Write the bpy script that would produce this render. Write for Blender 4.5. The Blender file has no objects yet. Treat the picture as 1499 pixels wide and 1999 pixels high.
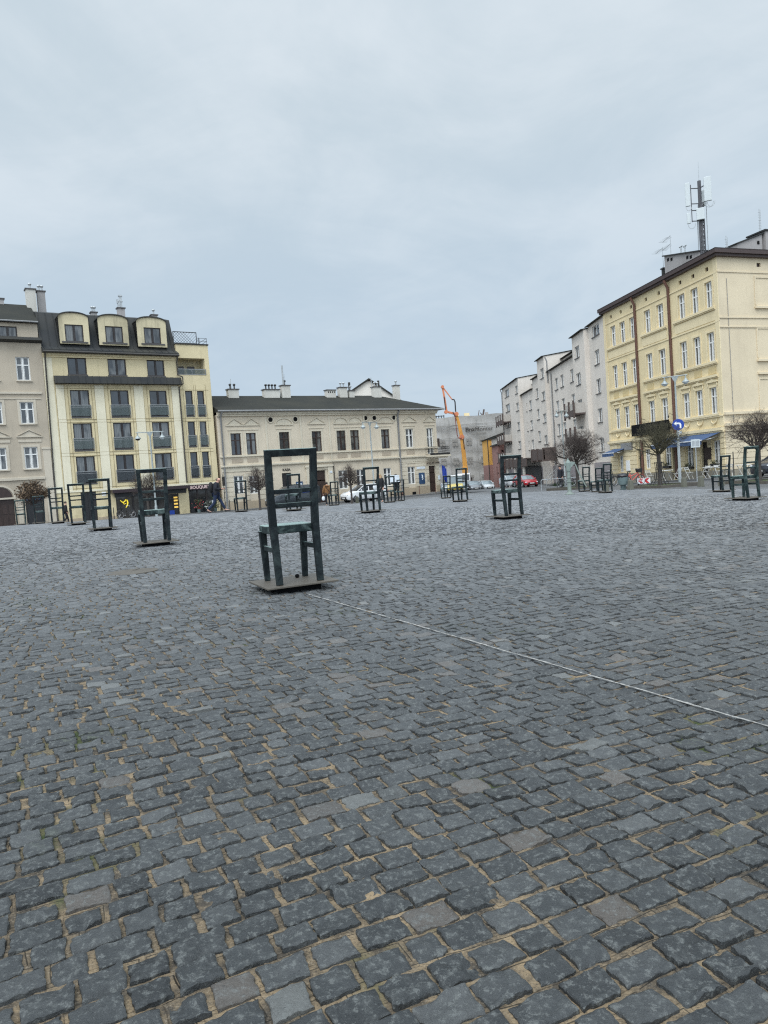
import bpy, math, random
import numpy as np
from mathutils import Vector, Matrix

R = math.radians
PI = math.pi
S = bpy.context.scene
COL = S.collection
rnd = random.Random(7)


# ------------------------------------------------------------------ terrain
def ss(a, b, x):
    t = np.clip((np.asarray(x, float) - a) / (b - a), 0, 1)
    return t * t * (3 - 2 * t)


def gz(x, y):
    """height of the square at (x, y): a gentle cross fall, dropping towards the surrounding streets"""
    xc = np.clip(x, -20, 20)
    return (-.02 * xc - .0004 * xc * xc) * (1 - ss(28, 52, y)) - 1.15 * ss(22, 75, y) - .8 * ss(84, 112, y)


def G(x, y, dz=0.):
    return Vector((x, y, float(gz(x, y)) + dz))


# ------------------------------------------------------------------ mesh builder
class MB:
    def __init__(s):
        s.v, s.f, s.m = [], [], []

    def add(s, vs, fs, mi=0):
        o = len(s.v)
        s.v.extend([tuple(p) for p in vs])
        s.f.extend([tuple(o + i for i in f) for f in fs])
        s.m.extend([mi] * len(fs))
        return s

    def box(s, x0, x1, y0, y1, z0, z1, mi=0):
        return s.add([(x0, y0, z0), (x1, y0, z0), (x1, y1, z0), (x0, y1, z0), (x0, y0, z1), (x1, y0, z1), (x1, y1, z1), (x0, y1, z1)],
                     [(0, 3, 2, 1), (4, 5, 6, 7), (0, 1, 5, 4), (1, 2, 6, 5), (2, 3, 7, 6), (3, 0, 4, 7)], mi)

    def rings(s, rings, mi=0, close=True, caps=True):
        n = len(rings[0])
        vs = [p for r in rings for p in r]
        fs = []
        for i in range(len(rings) - 1):
            for j in range(n if close else n - 1):
                k = (j + 1) % n
                fs.append((i * n + j, i * n + k, (i + 1) * n + k, (i + 1) * n + j))
        if caps:
            fs.append(tuple(range(n))[::-1])
            fs.append(tuple((len(rings) - 1) * n + j for j in range(n)))
        return s.add(vs, fs, mi)

    def tube(s, pts, rad, n=8, mi=0, caps=True):
        pts = [Vector(p) for p in pts]
        if not hasattr(rad, '__len__'):
            rad = [rad] * len(pts)
        rr = []
        up = None
        for i, p in enumerate(pts):
            a = pts[max(0, i - 1)]
            b = pts[min(len(pts) - 1, i + 1)]
            t = (b - a)
            if t.length < 1e-9:
                t = Vector((0, 0, 1))
            t.normalize()
            if up is None:
                up = Vector((0, 0, 1)) if abs(t.z) < .9 else Vector((1, 0, 0))
            x = up.cross(t)
            if x.length < 1e-5:
                x = Vector((1, 0, 0)).cross(t)
            x.normalize()
            y = t.cross(x)
            up = y
            rr.append([p + (x * math.cos(2 * PI * j / n) + y * math.sin(2 * PI * j / n)) * rad[i] for j in range(n)])
        return s.rings(rr, mi, True, caps)

    def bar(s, p, q, w, h, w2=None, h2=None, side=(1, 0, 0), mi=0):
        """rectangular bar from p to q; w along 'side', h across it"""
        p, q = Vector(p), Vector(q)
        w2 = w if w2 is None else w2
        h2 = h if h2 is None else h2
        t = (q - p).normalized()
        x = Vector(side)
        x = (x - t * x.dot(t)).normalized()
        y = t.cross(x)
        a = [p + x * (sx * w / 2) + y * (sy * h / 2) for sx, sy in ((-1, -1), (1, -1), (1, 1), (-1, 1))]
        b = [q + x * (sx * w2 / 2) + y * (sy * h2 / 2) for sx, sy in ((-1, -1), (1, -1), (1, 1), (-1, 1))]
        return s.rings([a, b], mi)

    def pbar(s, pts, w, h, side=(1, 0, 0), mi=0):
        """bent rectangular bar through pts; w along side"""
        pts = [Vector(p) for p in pts]
        x = Vector(side).normalized()
        rr = []
        for i, p in enumerate(pts):
            t = (pts[min(len(pts) - 1, i + 1)] - pts[max(0, i - 1)]).normalized()
            y = t.cross(x).normalized()
            ww = w[i] if hasattr(w, '__len__') else w
            hh = h[i] if hasattr(h, '__len__') else h
            rr.append([p + x * (sx * ww / 2) + y * (sy * hh / 2) for sx, sy in ((-1, -1), (1, -1), (1, 1), (-1, 1))])
        return s.rings(rr, mi)

    def lathe(s, prof, n=16, c=(0, 0, 0), mi=0):
        c = Vector(c)
        return s.rings([[c + Vector((r * math.cos(2 * PI * j / n), r * math.sin(2 * PI * j / n), z)) for j in range(n)] for r, z in prof], mi)

    def prism(s, poly, y0, y1, mi=0):
        """polygon [(x, z)] (counter-clockwise seen from -y) extruded from y0 to y1"""
        n = len(poly)
        vs = [(x, y0, z) for x, z in poly] + [(x, y1, z) for x, z in poly]
        fs = [tuple(range(n)), tuple(range(2 * n - 1, n - 1, -1))]
        fs += [((j + 1) % n, j, n + j, n + (j + 1) % n) for j in range(n)]
        return s.add(vs, fs, mi)

    def prismx(s, poly, x0, x1, mi=0):
        """polygon [(y, z)] extruded from x0 to x1"""
        n = len(poly)
        vs = [(x0, y, z) for y, z in poly] + [(x1, y, z) for y, z in poly]
        fs = [tuple(range(n))[::-1], tuple(range(n, 2 * n))]
        fs += [(j, (j + 1) % n, n + (j + 1) % n, n + j) for j in range(n)]
        return s.add(vs, fs, mi)

    def prismz(s, poly, z0, z1, mi=0):
        n = len(poly)
        vs = [(x, y, z0) for x, y in poly] + [(x, y, z1) for x, y in poly]
        fs = [tuple(range(n))[::-1], tuple(range(n, 2 * n))]
        fs += [(j, (j + 1) % n, n + (j + 1) % n, n + j) for j in range(n)]
        return s.add(vs, fs, mi)

    def ell(s, c, r, n=12, m=8, mi=0):
        c = Vector(c)
        rr = []
        for i in range(m + 1):
            a = -PI / 2 + PI * i / m
            k = max(math.cos(a), .02)
            rr.append([c + Vector((r[0] * k * math.cos(2 * PI * j / n), r[1] * k * math.sin(2 * PI * j / n), r[2] * math.sin(a))) for j in range(n)])
        return s.rings(rr, mi)

    def torus(s, c, R0, r0, axis='x', n=24, m=8, mi=0, sx=1.):
        c = Vector(c)
        rr = []
        for i in range(n + 1):
            a = 2 * PI * i / n
            ring = []
            for j in range(m):
                b = 2 * PI * j / m
                u, w = (R0 + r0 * math.cos(b)), r0 * math.sin(b) * sx
                p = {'x': (w, u * math.cos(a), u * math.sin(a)), 'y': (u * math.cos(a), w, u * math.sin(a)), 'z': (u * math.cos(a), u * math.sin(a), w)}[axis]
                ring.append(c + Vector(p))
            rr.append(ring)
        return s.rings(rr, mi, True, False)

    def xf(s, M):
        s.v = [tuple(M @ Vector(p)) for p in s.v]
        return s

    def mesh(s, name, mats, smooth=False):
        me = bpy.data.meshes.new(name)
        me.from_pydata(s.v, [], s.f)
        for m in (mats if isinstance(mats, (list, tuple)) else [mats]):
            me.materials.append(m)
        if any(s.m):
            me.polygons.foreach_set('material_index', s.m)
        if smooth:
            me.polygons.foreach_set('use_smooth', [True] * len(s.f))
        me.update()
        return me

    def build(s, name, mats, parent=None, smooth=False, bevel=0., loc=(0, 0, 0), rz=0., fix=True, segs=2):
        me = s.mesh(name, mats, smooth)
        if fix:
            import bmesh
            bm = bmesh.new()
            bm.from_mesh(me)
            bmesh.ops.recalc_face_normals(bm, faces=bm.faces)
            bm.to_mesh(me)
            bm.free()
        o = bpy.data.objects.new(name, me)
        COL.objects.link(o)
        o.parent = parent
        o.location = loc
        o.rotation_euler = (0, 0, rz)
        if bevel:
            b = o.modifiers.new('bevel', 'BEVEL')
            b.width = bevel
            b.segments = segs
            b.limit_method = 'ANGLE'
        if smooth:
            try:
                me.set_sharp_from_angle(angle=R(38))
            except Exception:
                pass
        return o


def tag(o, label=None, cat=None, group=None, kind=None):
    if label:
        o['label'] = label
    if cat:
        o['category'] = cat
    if group:
        o['group'] = group
    if kind:
        o['kind'] = kind
    return o


def empty(name, loc=(0, 0, 0), rz=0., label=None, cat=None, group=None):
    o = bpy.data.objects.new(name, None)
    o.empty_display_size = .2
    COL.objects.link(o)
    o.location = loc
    o.rotation_euler = (0, 0, rz)
    return tag(o, label, cat, group)


def put(name, me, parent=None, loc=(0, 0, 0), rz=0.):
    o = bpy.data.objects.new(name, me)
    COL.objects.link(o)
    o.parent = parent
    o.location = loc
    o.rotation_euler = (0, 0, rz)
    return o


def dup(root, loc, rz=None, label=None, group=None, scale=None):
    def rec(o, par):
        c = o.copy()
        COL.objects.link(c)
        c.parent = par
        for ch in list(o.children):
            rec(ch, c)
        return c
    r = rec(root, None)
    r.location = loc
    if rz is not None:
        r.rotation_euler = (0, 0, rz)
    if label:
        r['label'] = label
    if group:
        r['group'] = group
    if scale:
        r.scale = (scale,) * 3
    return r


def text(name, body, size, mat, parent, loc, rot, depth=.01, bold=0., align='CENTER', spacing=1., shear=0., width=None):
    cu = bpy.data.curves.new(name, 'FONT')
    cu.body = body
    cu.size = size
    cu.extrude = depth
    cu.offset = bold
    cu.align_x = align
    cu.space_character = spacing
    cu.shear = shear
    cu.resolution_u = 3
    cu.materials.append(mat)
    tmp = bpy.data.objects.new(name, cu)
    COL.objects.link(tmp)
    bpy.context.view_layer.update()
    me = bpy.data.meshes.new_from_object(tmp.evaluated_get(bpy.context.evaluated_depsgraph_get()))
    COL.objects.unlink(tmp)
    bpy.data.objects.remove(tmp)
    if width:
        xs_ = [v.co.x for v in me.vertices]
        k = width / (max(xs_) - min(xs_))
        for v in me.vertices:
            v.co.x *= k
    me.materials.clear()
    me.materials.append(mat)
    o = put(name, me, parent, loc)
    o.rotation_euler = rot
    return o


def boxes(name, items, mat, parent, **k):
    """one part per box"""
    return [MB().box(*i).build(name, mat, parent, **k) for i in items]


# ------------------------------------------------------------------ materials
class NT:
    def __init__(s, name):
        s.mat = bpy.data.materials.new(name)
        s.mat.use_nodes = True
        s.t = s.mat.node_tree
        s.n = s.t.nodes
        s.n.clear()
        s.out = s.n.new('ShaderNodeOutputMaterial')
        s.b = s.n.new('ShaderNodeBsdfPrincipled')
        s.lk(s.b.outputs[0], s.out.inputs[0])

    def lk(s, a, b):
        s.t.links.new(a, b)

    def set(s, **k):
        for a, v in k.items():
            s.b.inputs[a.replace('_', ' ')].default_value = v
        return s

    def node(s, typ, **k):
        n = s.n.new(typ)
        for a, v in k.items():
            setattr(n, a, v)
        return n

    def pos(s, scale=(1, 1, 1), rot=(0, 0, 0), kind='pos'):
        if kind == 'pos':
            g = s.node('ShaderNodeNewGeometry').outputs['Position']
        else:
            g = s.node('ShaderNodeTexCoord').outputs['Object']
        m = s.node('ShaderNodeMapping')
        m.inputs['Scale'].default_value = scale
        m.inputs['Rotation'].default_value = rot
        s.lk(g, m.inputs[0])
        return m.outputs[0]

    def noise(s, vec, scale, detail=4., rough=.6, dist=0.):
        n = s.node('ShaderNodeTexNoise')
        n.inputs['Scale'].default_value = scale
        n.inputs['Detail'].default_value = detail
        n.inputs['Roughness'].default_value = rough
        n.inputs['Distortion'].default_value = dist
        s.lk(vec, n.inputs['Vector'])
        return n.outputs[0]

    def rng(s, fac, a, b, c=0., d=1.):
        n = s.node('ShaderNodeMapRange')
        n.inputs[1].default_value, n.inputs[2].default_value = a, b
        n.inputs[3].default_value, n.inputs[4].default_value = c, d
        s.lk(fac, n.inputs[0])
        return n.outputs[0]

    def mix(s, fac, a, b, mode='MIX'):
        n = s.node('ShaderNodeMix', data_type='RGBA', blend_type=mode)
        if hasattr(fac, 'links'):
            s.lk(fac, n.inputs[0])
        else:
            n.inputs[0].default_value = fac
        for i, x in ((6, a), (7, b)):
            if hasattr(x, 'links'):
                s.lk(x, n.inputs[i])
            else:
                n.inputs[i].default_value = (*x, 1) if len(x) == 3 else x
        return n.outputs[2]

    def math(s, op, a, b=0.):
        n = s.node('ShaderNodeMath', operation=op)
        for i, x in ((0, a), (1, b)):
            if hasattr(x, 'links'):
                s.lk(x, n.inputs[i])
            else:
                n.inputs[i].default_value = x
        return n.outputs[0]

    def bump(s, h, strength=.3, dist=.01):
        n = s.node('ShaderNodeBump')
        n.inputs['Strength'].default_value = strength
        n.inputs['Distance'].default_value = dist
        s.lk(h, n.inputs['Height'])
        s.lk(n.outputs[0], s.b.inputs['Normal'])
        return s

    def col(s, c):
        s.lk(c, s.b.inputs['Base Color'])
        return s


def plaster(name, c, dirt=(.16, .145, .12), amt=.35, rough=.9, streak=.35):
    m = NT(name)
    p = m.pos()
    n1 = m.noise(p, .35, 5)
    n2 = m.noise(m.pos((2.2, 2.2, .16)), 1.0, 5, .65)
    n3 = m.noise(p, 7., 5, .7)
    base = m.mix(m.rng(n3, .3, .7), tuple(x * .96 for x in c), tuple(min(1, x * 1.035) for x in c))
    base = m.mix(m.rng(n1, .42, .72, 0, amt), base, dirt)
    base = m.mix(m.rng(n2, .52, .78, 0, streak), base, dirt)
    sz = m.node('ShaderNodeSeparateXYZ')
    m.lk(p, sz.inputs[0])
    low = m.math('MULTIPLY', m.rng(sz.outputs[2], -1.3, 1.1, .75, 0), m.rng(m.noise(p, 2.2, 5, .7), .3, .62))
    base = m.mix(low, base, dirt)                     # splash grime near the pavement
    m.col(base).set(Roughness=rough)
    m.bump(m.noise(p, 14., 3), .10, .01)
    return m.mat


def simple(name, c, rough=.6, metal=0., var=.18, scale=6., bump=0., spec=None, coat=0.):
    m = NT(name)
    p = m.pos()
    n = m.noise(p, scale, 5, .65)
    m.col(m.mix(m.rng(n, .3, .7), tuple(x * (1 - var) for x in c), tuple(min(1, x * (1 + var)) for x in c)))
    m.set(Roughness=rough, Metallic=metal)
    if spec is not None:
        m.b.inputs['Specular IOR Level'].default_value = spec
    if coat:
        m.b.inputs['Coat Weight'].default_value = coat
        m.b.inputs['Coat Roughness'].default_value = .05
    if bump:
        m.bump(m.noise(p, scale * 8, 4), bump, .01)
    return m.mat


def glassmat(name, dark=(.018, .022, .028), light=(.11, .115, .115), p_light=.35, rough=.06, folds=60.):
    """window pane: dark room behind, sometimes a pale curtain with folds; differs from pane to pane"""
    m = NT(name)
    oi = m.node('ShaderNodeObjectInfo').outputs['Random']
    tc = m.node('ShaderNodeTexCoord')
    mp = m.node('ShaderNodeMapping')
    m.lk(tc.outputs['Object'], mp.inputs[0])
    w = m.node('ShaderNodeTexWave')
    w.inputs['Scale'].default_value = 2.2
    w.inputs['Distortion'].default_value = 3.
    w.inputs['Detail'].default_value = 2.
    m.lk(mp.outputs[0], w.inputs[0])
    n = m.noise(m.pos(), 1.3, 4)
    dk = m.mix(m.rng(n, .35, .65), tuple(x * .5 for x in dark), tuple(x * 1.8 for x in dark))
    lt = m.mix(w.outputs[1], tuple(x * .65 for x in light), light)
    isl = m.rng(oi, 1 - p_light - .12, 1 - p_light + .12)
    # curtain only where noise allows -> parts of the pane stay dark
    isl = m.math('MULTIPLY', isl, m.rng(m.noise(m.pos((1.4, 1.4, .5)), 1.1, 2), .38, .52))
    m.col(m.mix(isl, dk, lt)).set(Roughness=rough)
    m.b.inputs['Specular IOR Level'].default_value = .75
    m.bump(m.noise(m.pos(), 1.6, 1), .05, .05)
    return m.mat


M = {}
M['plaster_grey'] = plaster('plaster_grey', (.46, .395, .31), (.24, .205, .16), .4, streak=.3)
M['trim_grey'] = plaster('trim_grey', (.54, .48, .39), (.27, .24, .19), .3)
M['plaster_yellow'] = plaster('plaster_yellow', (.66, .56, .355), (.34, .29, .17), .36, streak=.5)
M['plaster_cream'] = plaster('plaster_cream', (.73, .67, .515), (.42, .38, .26), .3, streak=.35)
M['plaster_dormer'] = plaster('plaster_dormer', (.59, .515, .345), (.20, .18, .12), .6, streak=.75)
M['joint'] = simple('joint', (.30, .24, .13), .9)
M['plaster_kasa'] = plaster('plaster_kasa', (.61, .53, .415), (.34, .29, .225), .35, streak=.3)
M['trim_kasa'] = plaster('trim_kasa', (.60, .54, .43), (.30, .26, .20), .35)
M['relief_kasa'] = plaster('relief_kasa', (.42, .35, .27), (.25, .21, .16), .4)
M['plaster_white'] = plaster('plaster_white', (.67, .612, .55), (.42, .38, .335), .35, streak=.3)
M['plaster_pale'] = plaster('plaster_pale', (.70, .66, .60), (.4, .36, .32), .3)
M['plinth_white'] = plaster('plinth_white', (.29, .26, .265), (.17, .155, .155), .4)
M['plaster_gold'] = plaster('plaster_gold', (.74, .615, .38), (.44, .35, .2), .34, streak=.32)
M['trim_gold'] = plaster('trim_gold', (.76, .64, .415), (.47, .38, .23), .25)
M['panel_gold'] = plaster('panel_gold', (.60, .48, .26), (.40, .31, .17), .3)
M['plaster_beige'] = plaster('plaster_beige', (.68, .575, .41), (.42, .35, .25), .35, streak=.25)
M['plinth_stone'] = plaster('plinth_stone', (.32, .285, .22), (.15, .135, .11), .6, streak=.7)
M['plinth_kasa'] = plaster('plinth_kasa', (.46, .37, .26), (.24, .2, .15), .5, streak=.6)
M['roof_dark'] = plaster('roof_dark', (.031, .032, .029), (.050, .048, .038), .6, .9)
M['roof_metal'] = plaster('roof_metal', (.036, .038, .040), (.075, .07, .055), .6, .6)
for k_ in ('roof_dark', 'roof_metal'):
    M[k_].node_tree.nodes['Principled BSDF'].inputs['Specular IOR Level'].default_value = .15
M['roof_brown'] = simple('roof_brown', (.055, .035, .032), .6)
M['pipe_brown'] = simple('pipe_brown', (.125, .06, .042), .65)
M['pipe_grey'] = simple('pipe_grey', (.22, .22, .22), .5)
M['pipe_dark'] = simple('pipe_dark', (.05, .045, .04), .55)
M['win_white'] = simple('win_white', (.74, .74, .72), .45, var=.05)
M['win_dark'] = simple('win_dark', (.020, .013, .012), .4)
M['win_brown'] = simple('win_brown', (.035, .02, .016), .45)
M['sill_metal'] = simple('sill_metal', (.06, .055, .055), .4)
M['glass'] = glassmat('window_glass', light=(.15, .155, .155), p_light=.5)
M['glass_net'] = glassmat('window_glass_net', (.035, .04, .046), (.17, .175, .175), .7)
M['glass_shop'] = glassmat('shop_glass', (.012, .013, .015), (.05, .045, .04), .3)
M['juliet'] = simple('juliet', (.10, .125, .12), .06, var=.1)
M['juliet'].node_tree.nodes['Principled BSDF'].inputs['Alpha'].default_value = .42
M['juliet_dark'] = simple('juliet_dark', (.032, .038, .043), .08, var=.2)
M['juliet_dark'].node_tree.nodes['Principled BSDF'].inputs['Alpha'].default_value = .5
M['rail_metal'] = simple('rail_metal', (.30, .30, .30), .4, .7)
M['iron'] = simple('iron', (.018, .018, .018), .5)
M['door_brown'] = simple('door_brown', (.032, .017, .013), .5, var=.3)
M['door_dark'] = simple('door_dark', (.012, .012, .014), .4)
M['dark'] = simple('dark', (.008, .008, .009), .8, spec=.1)
M['sign_dark'] = simple('sign_dark', (.022, .010, .014), .4)
M['sign_pink'] = simple('sign_pink', (.75, .55, .52), .5)
M['poster_blue'] = plaster('poster_blue', (.03, .075, .16), (.015, .03, .07), .5, .4)
M['poster_white'] = simple('poster_white', (.6, .65, .7), .5)
M['sign_blue'] = simple('sign_blue', (.008, .045, .30), .4, var=.05)
M['white_paint'] = simple('white_paint', (.78, .78, .77), .5, var=.05)
M['red_paint'] = simple('red_paint', (.50, .02, .025), .45, var=.08)
M['letter_dark'] = simple('letter_dark', (.03, .025, .02), .6)
M['letter_relief'] = simple('letter_relief', (.42, .35, .26), .8)
M['awning'] = simple('awning', (.045, .085, .18), .8, var=.12, scale=3)
M['awning_trim'] = simple('awning_trim', (.6, .62, .66), .7)
M['chimney'] = plaster('chimney', (.60, .58, .53), (.30, .28, .25), .4)
M['chimney_grey'] = plaster('chimney_grey', (.36, .34, .335), (.20, .19, .18), .4)
M['galv'] = simple('galv', (.42, .44, .45), .45, .5)
M['antenna'] = simple('antenna', (.55, .59, .60), .5, var=.06)
M['mast'] = simple('mast', (.075, .075, .085), .6)
M['lamp_pole'] = simple('lamp_pole', (.30, .33, .33), .45, .2)
M['lamp_glass'] = simple('lamp_glass', (.55, .60, .62), .25)
M['wood_dark'] = simple('wood_dark', (.085, .062, .055), .8, var=.3)
M['stone_pale'] = plaster('stone_pale', (.15, .145, .12), (.075, .08, .05), .5)
M['balcony_panel'] = plaster('balcony_panel', (.46, .43, .395), (.3, .28, .25), .4)
M['kerb'] = plaster('kerb', (.26, .26, .255), (.13, .13, .125), .5)
M['bark'] = simple('bark', (.062, .052, .046), .9, var=.35, scale=30, bump=.5)
M['twig'] = simple('twig', (.058, .044, .038), .9, var=.35, scale=12)
M['twig_green'] = simple('twig_green', (.058, .052, .030), .9, var=.35, scale=9)
M['leaf_brown'] = simple('leaf_brown', (.15, .10, .06), .8, var=.45, scale=14)
M['rubber'] = simple('rubber', (.014, .014, .015), .8)
M['rim'] = simple('rim', (.42, .43, .45), .3, .8)
M['headlight'] = simple('headlight', (.62, .64, .66), .12)
M['plate'] = simple('plate', (.6, .6, .58), .5)
M['car_glass'] = simple('car_glass', (.02, .024, .03), .05, var=.3, scale=1.2, spec=.8)
M['car_glass_pale'] = simple('car_glass_pale', (.16, .20, .22), .05, var=.3, scale=1.5, spec=.8)
M['trim_black'] = simple('trim_black', (.018, .018, .019), .55)
for k, c in (('white', (.72, .73, .74)), ('van', (.020, .026, .032)), ('red', (.36, .012, .022)), ('grey', (.14, .15, .165)), ('silver', (.46, .48, .50)), ('navy', (.012, .014, .024)), ('dark', (.03, .032, .036)), ('yellow', (.48, .37, .06))):
    M['paint_' + k] = simple('paint_' + k, c, .28, var=.05, scale=2, coat=.7)
M['skin'] = simple('skin', (.55, .31, .23), .55, var=.06)
M['hair_grey'] = simple('hair_grey', (.17, .12, .09), .7)
M['hair_dark'] = simple('hair_dark', (.02, .015, .012), .6)
M['hair_blond'] = simple('hair_blond', (.40, .26, .14), .6, var=.3, scale=40)
M['coat_navy'] = simple('coat_navy', (.012, .013, .020), .85, var=.3)
M['coat_brown'] = simple('coat_brown', (.18, .085, .030), .8, var=.3, scale=14)
M['coat_black'] = simple('coat_black', (.010, .010, .012), .85, var=.3)
M['jeans'] = simple('jeans', (.012, .022, .055), .9, var=.3)
M['trouser_dark'] = simple('trouser_dark', (.014, .015, .02), .9)
M['trouser_grey'] = simple('trouser_grey', (.06, .06, .06), .9)
M['shoe_dark'] = simple('shoe_dark', (.012, .012, .013), .6)
M['shoe_pale'] = simple('shoe_pale', (.5, .45, .38), .6)
M['bag_white'] = simple('bag_white', (.66, .68, .69), .45)
M['boom_orange'] = plaster('boom_orange', (.62, .30, .055), (.32, .13, .03), .5, .5)
M['boom_red'] = plaster('boom_red', (.60, .20, .09), (.40, .12, .06), .5, .5)
M['hose'] = simple('hose', (.03, .03, .032), .7)
M['hose_red'] = simple('hose_red', (.20, .07, .06), .7)
M['orange_wall'] = plaster('orange_wall', (.66, .36, .085), (.45, .25, .07), .3)
M['red_wall'] = plaster('red_wall', (.30, .165, .145), (.19, .11, .1), .35)
M['pump_green'] = plaster('pump_green', (.20, .245, .225), (.12, .115, .08), .55, .6, streak=.55)
M['bin_green'] = simple('bin_green', (.11, .15, .15), .5)
M['bin_bag'] = simple('bin_bag', (.012, .011, .014), .35, bump=.8, scale=4)
M['bike_red'] = simple('bike_red', (.62, .10, .08), .35)
M['bike_dark'] = simple('bike_dark', (.03, .03, .032), .4)
M['chrome'] = simple('chrome', (.55, .55, .56), .25, .9)
M['cafe_wood'] = simple('cafe_wood', (.44, .43, .40), .7)
M['plant'] = simple('plant', (.028, .052, .022), .8, var=.5, scale=20)
M['flower'] = simple('flower', (.40, .06, .07), .7, var=.5, scale=30)
M['moss'] = simple('moss', (.05, .07, .02), .95, var=.4, scale=40)
M['steel_edge'] = plaster('steel_edge', (.115, .10, .080), (.05, .043, .036), .5, .55)
M['leather'] = simple('leather', (.02, .02, .022), .7)
M['blue_cloth'] = simple('blue_cloth', (.015, .045, .30), .8)


def emit(name, c, s):
    m = NT(name)
    m.set(Base_Color=(*c, 1), Roughness=.5, Emission_Color=(*c, 1), Emission_Strength=s)
    return m.mat


M['neon_yellow'] = emit('neon_yellow', (1., .78, .06), .6)
M['lit_amber'] = emit('lit_amber', (1., .62, .12), .45)


def bronze(name, base, pale, amt):
    """patinated bronze: dark blue-green, pale verdigris where rain runs and on upward faces"""
    m = NT(name)
    p = m.pos()
    nz = m.node('ShaderNodeSeparateXYZ')
    m.lk(m.node('ShaderNodeNewGeometry').outputs['Normal'], nz.inputs[0])
    up = m.rng(nz.outputs[2], .35, .95)
    n1 = m.noise(p, 5., 6, .7, .6)
    n2 = m.noise(m.pos((14, 14, 1.6)), 1., 4, .6)
    n3 = m.noise(p, 45., 4, .7)
    a = m.math('MULTIPLY', m.rng(n1, .46, .72), amt)
    a = m.math('ADD', a, m.math('MULTIPLY', m.rng(n2, .55, .8), amt * .55))
    a = m.math('MAXIMUM', a, m.math('MULTIPLY', up, m.rng(n1, .25, .6, .6, 1.)))
    c = m.mix(m.rng(n3, .3, .7), tuple(x * .65 for x in base), tuple(x * 1.45 for x in base))
    c = m.mix(a, c, pale)
    m.col(c).set(Roughness=.62)
    m.b.inputs['Specular IOR Level'].default_value = .22
    m.bump(n3, .35, .004)
    return m.mat


M['bronze'] = bronze('bronze', (.0040, .0075, .0098), (.21, .285, .27), .15)
M['bronze_seat'] = bronze('bronze_seat', (.010, .019, .020), (.25, .33, .31), .62)
M['bronze_green'] = bronze('bronze_green', (.0075, .0165, .0175), (.22, .31, .285), .32)
M['bronze_foot'] = bronze('bronze_foot', (.02, .045, .06), (.18, .25, .27), .25)
# ------------------------------------------------------------------ ground sheet
ROW = R(26)
CU = (math.cos(ROW), math.sin(ROW))
CV = (-math.sin(ROW), math.cos(ROW))


def axis_pts(lo, hi, near_lo, near_hi, d, far):
    a = list(np.arange(near_lo, near_hi + 1e-6, d))
    x, st = near_hi, d
    while x < hi:
        st *= 1.35
        x += min(st, far)
        a.append(min(x, hi))
    x, st = near_lo, d
    while x > lo:
        st *= 1.35
        x -= min(st, far)
        a.insert(0, max(x, lo))
    return np.array(sorted(set(np.round(a, 4))))


def grid_mesh(name, xs, ys, zfun, mat, kind='structure'):
    X, Y = np.meshgrid(xs, ys)
    Z = zfun(X, Y)
    v = np.stack([X, Y, Z], -1).reshape(-1, 3)
    nx, ny = len(xs), len(ys)
    i = np.arange(nx * ny).reshape(ny, nx)
    f = np.stack([i[:-1, :-1], i[:-1, 1:], i[1:, 1:], i[1:, :-1]], -1).reshape(-1, 4)
    return np_mesh(name, v, f, mat, kind)


def np_mesh(name, v, f, mat, kind=None, cols=None, smooth=True):
    me = bpy.data.meshes.new(name)
    me.vertices.add(len(v))
    me.vertices.foreach_set('co', v.astype(np.float32).ravel())
    k = f.shape[1]
    me.loops.add(f.size)
    me.loops.foreach_set('vertex_index', f.astype(np.int32).ravel())
    me.polygons.add(len(f))
    me.polygons.foreach_set('loop_start', np.arange(0, f.size, k, dtype=np.int32))
    me.polygons.foreach_set('loop_total', np.full(len(f), k, dtype=np.int32))
    me.polygons.foreach_set('use_smooth', np.full(len(f), smooth))
    me.materials.append(mat)
    me.update(calc_edges=True)
    if cols is not None:
        a = me.color_attributes.new('stone', 'FLOAT_COLOR', 'POINT')
        a.data.foreach_set('color', cols.astype(np.float32).ravel())
    me.validate()
    o = bpy.data.objects.new(name, me)
    COL.objects.link(o)
    if kind:
        o['kind'] = kind
    return o


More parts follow.
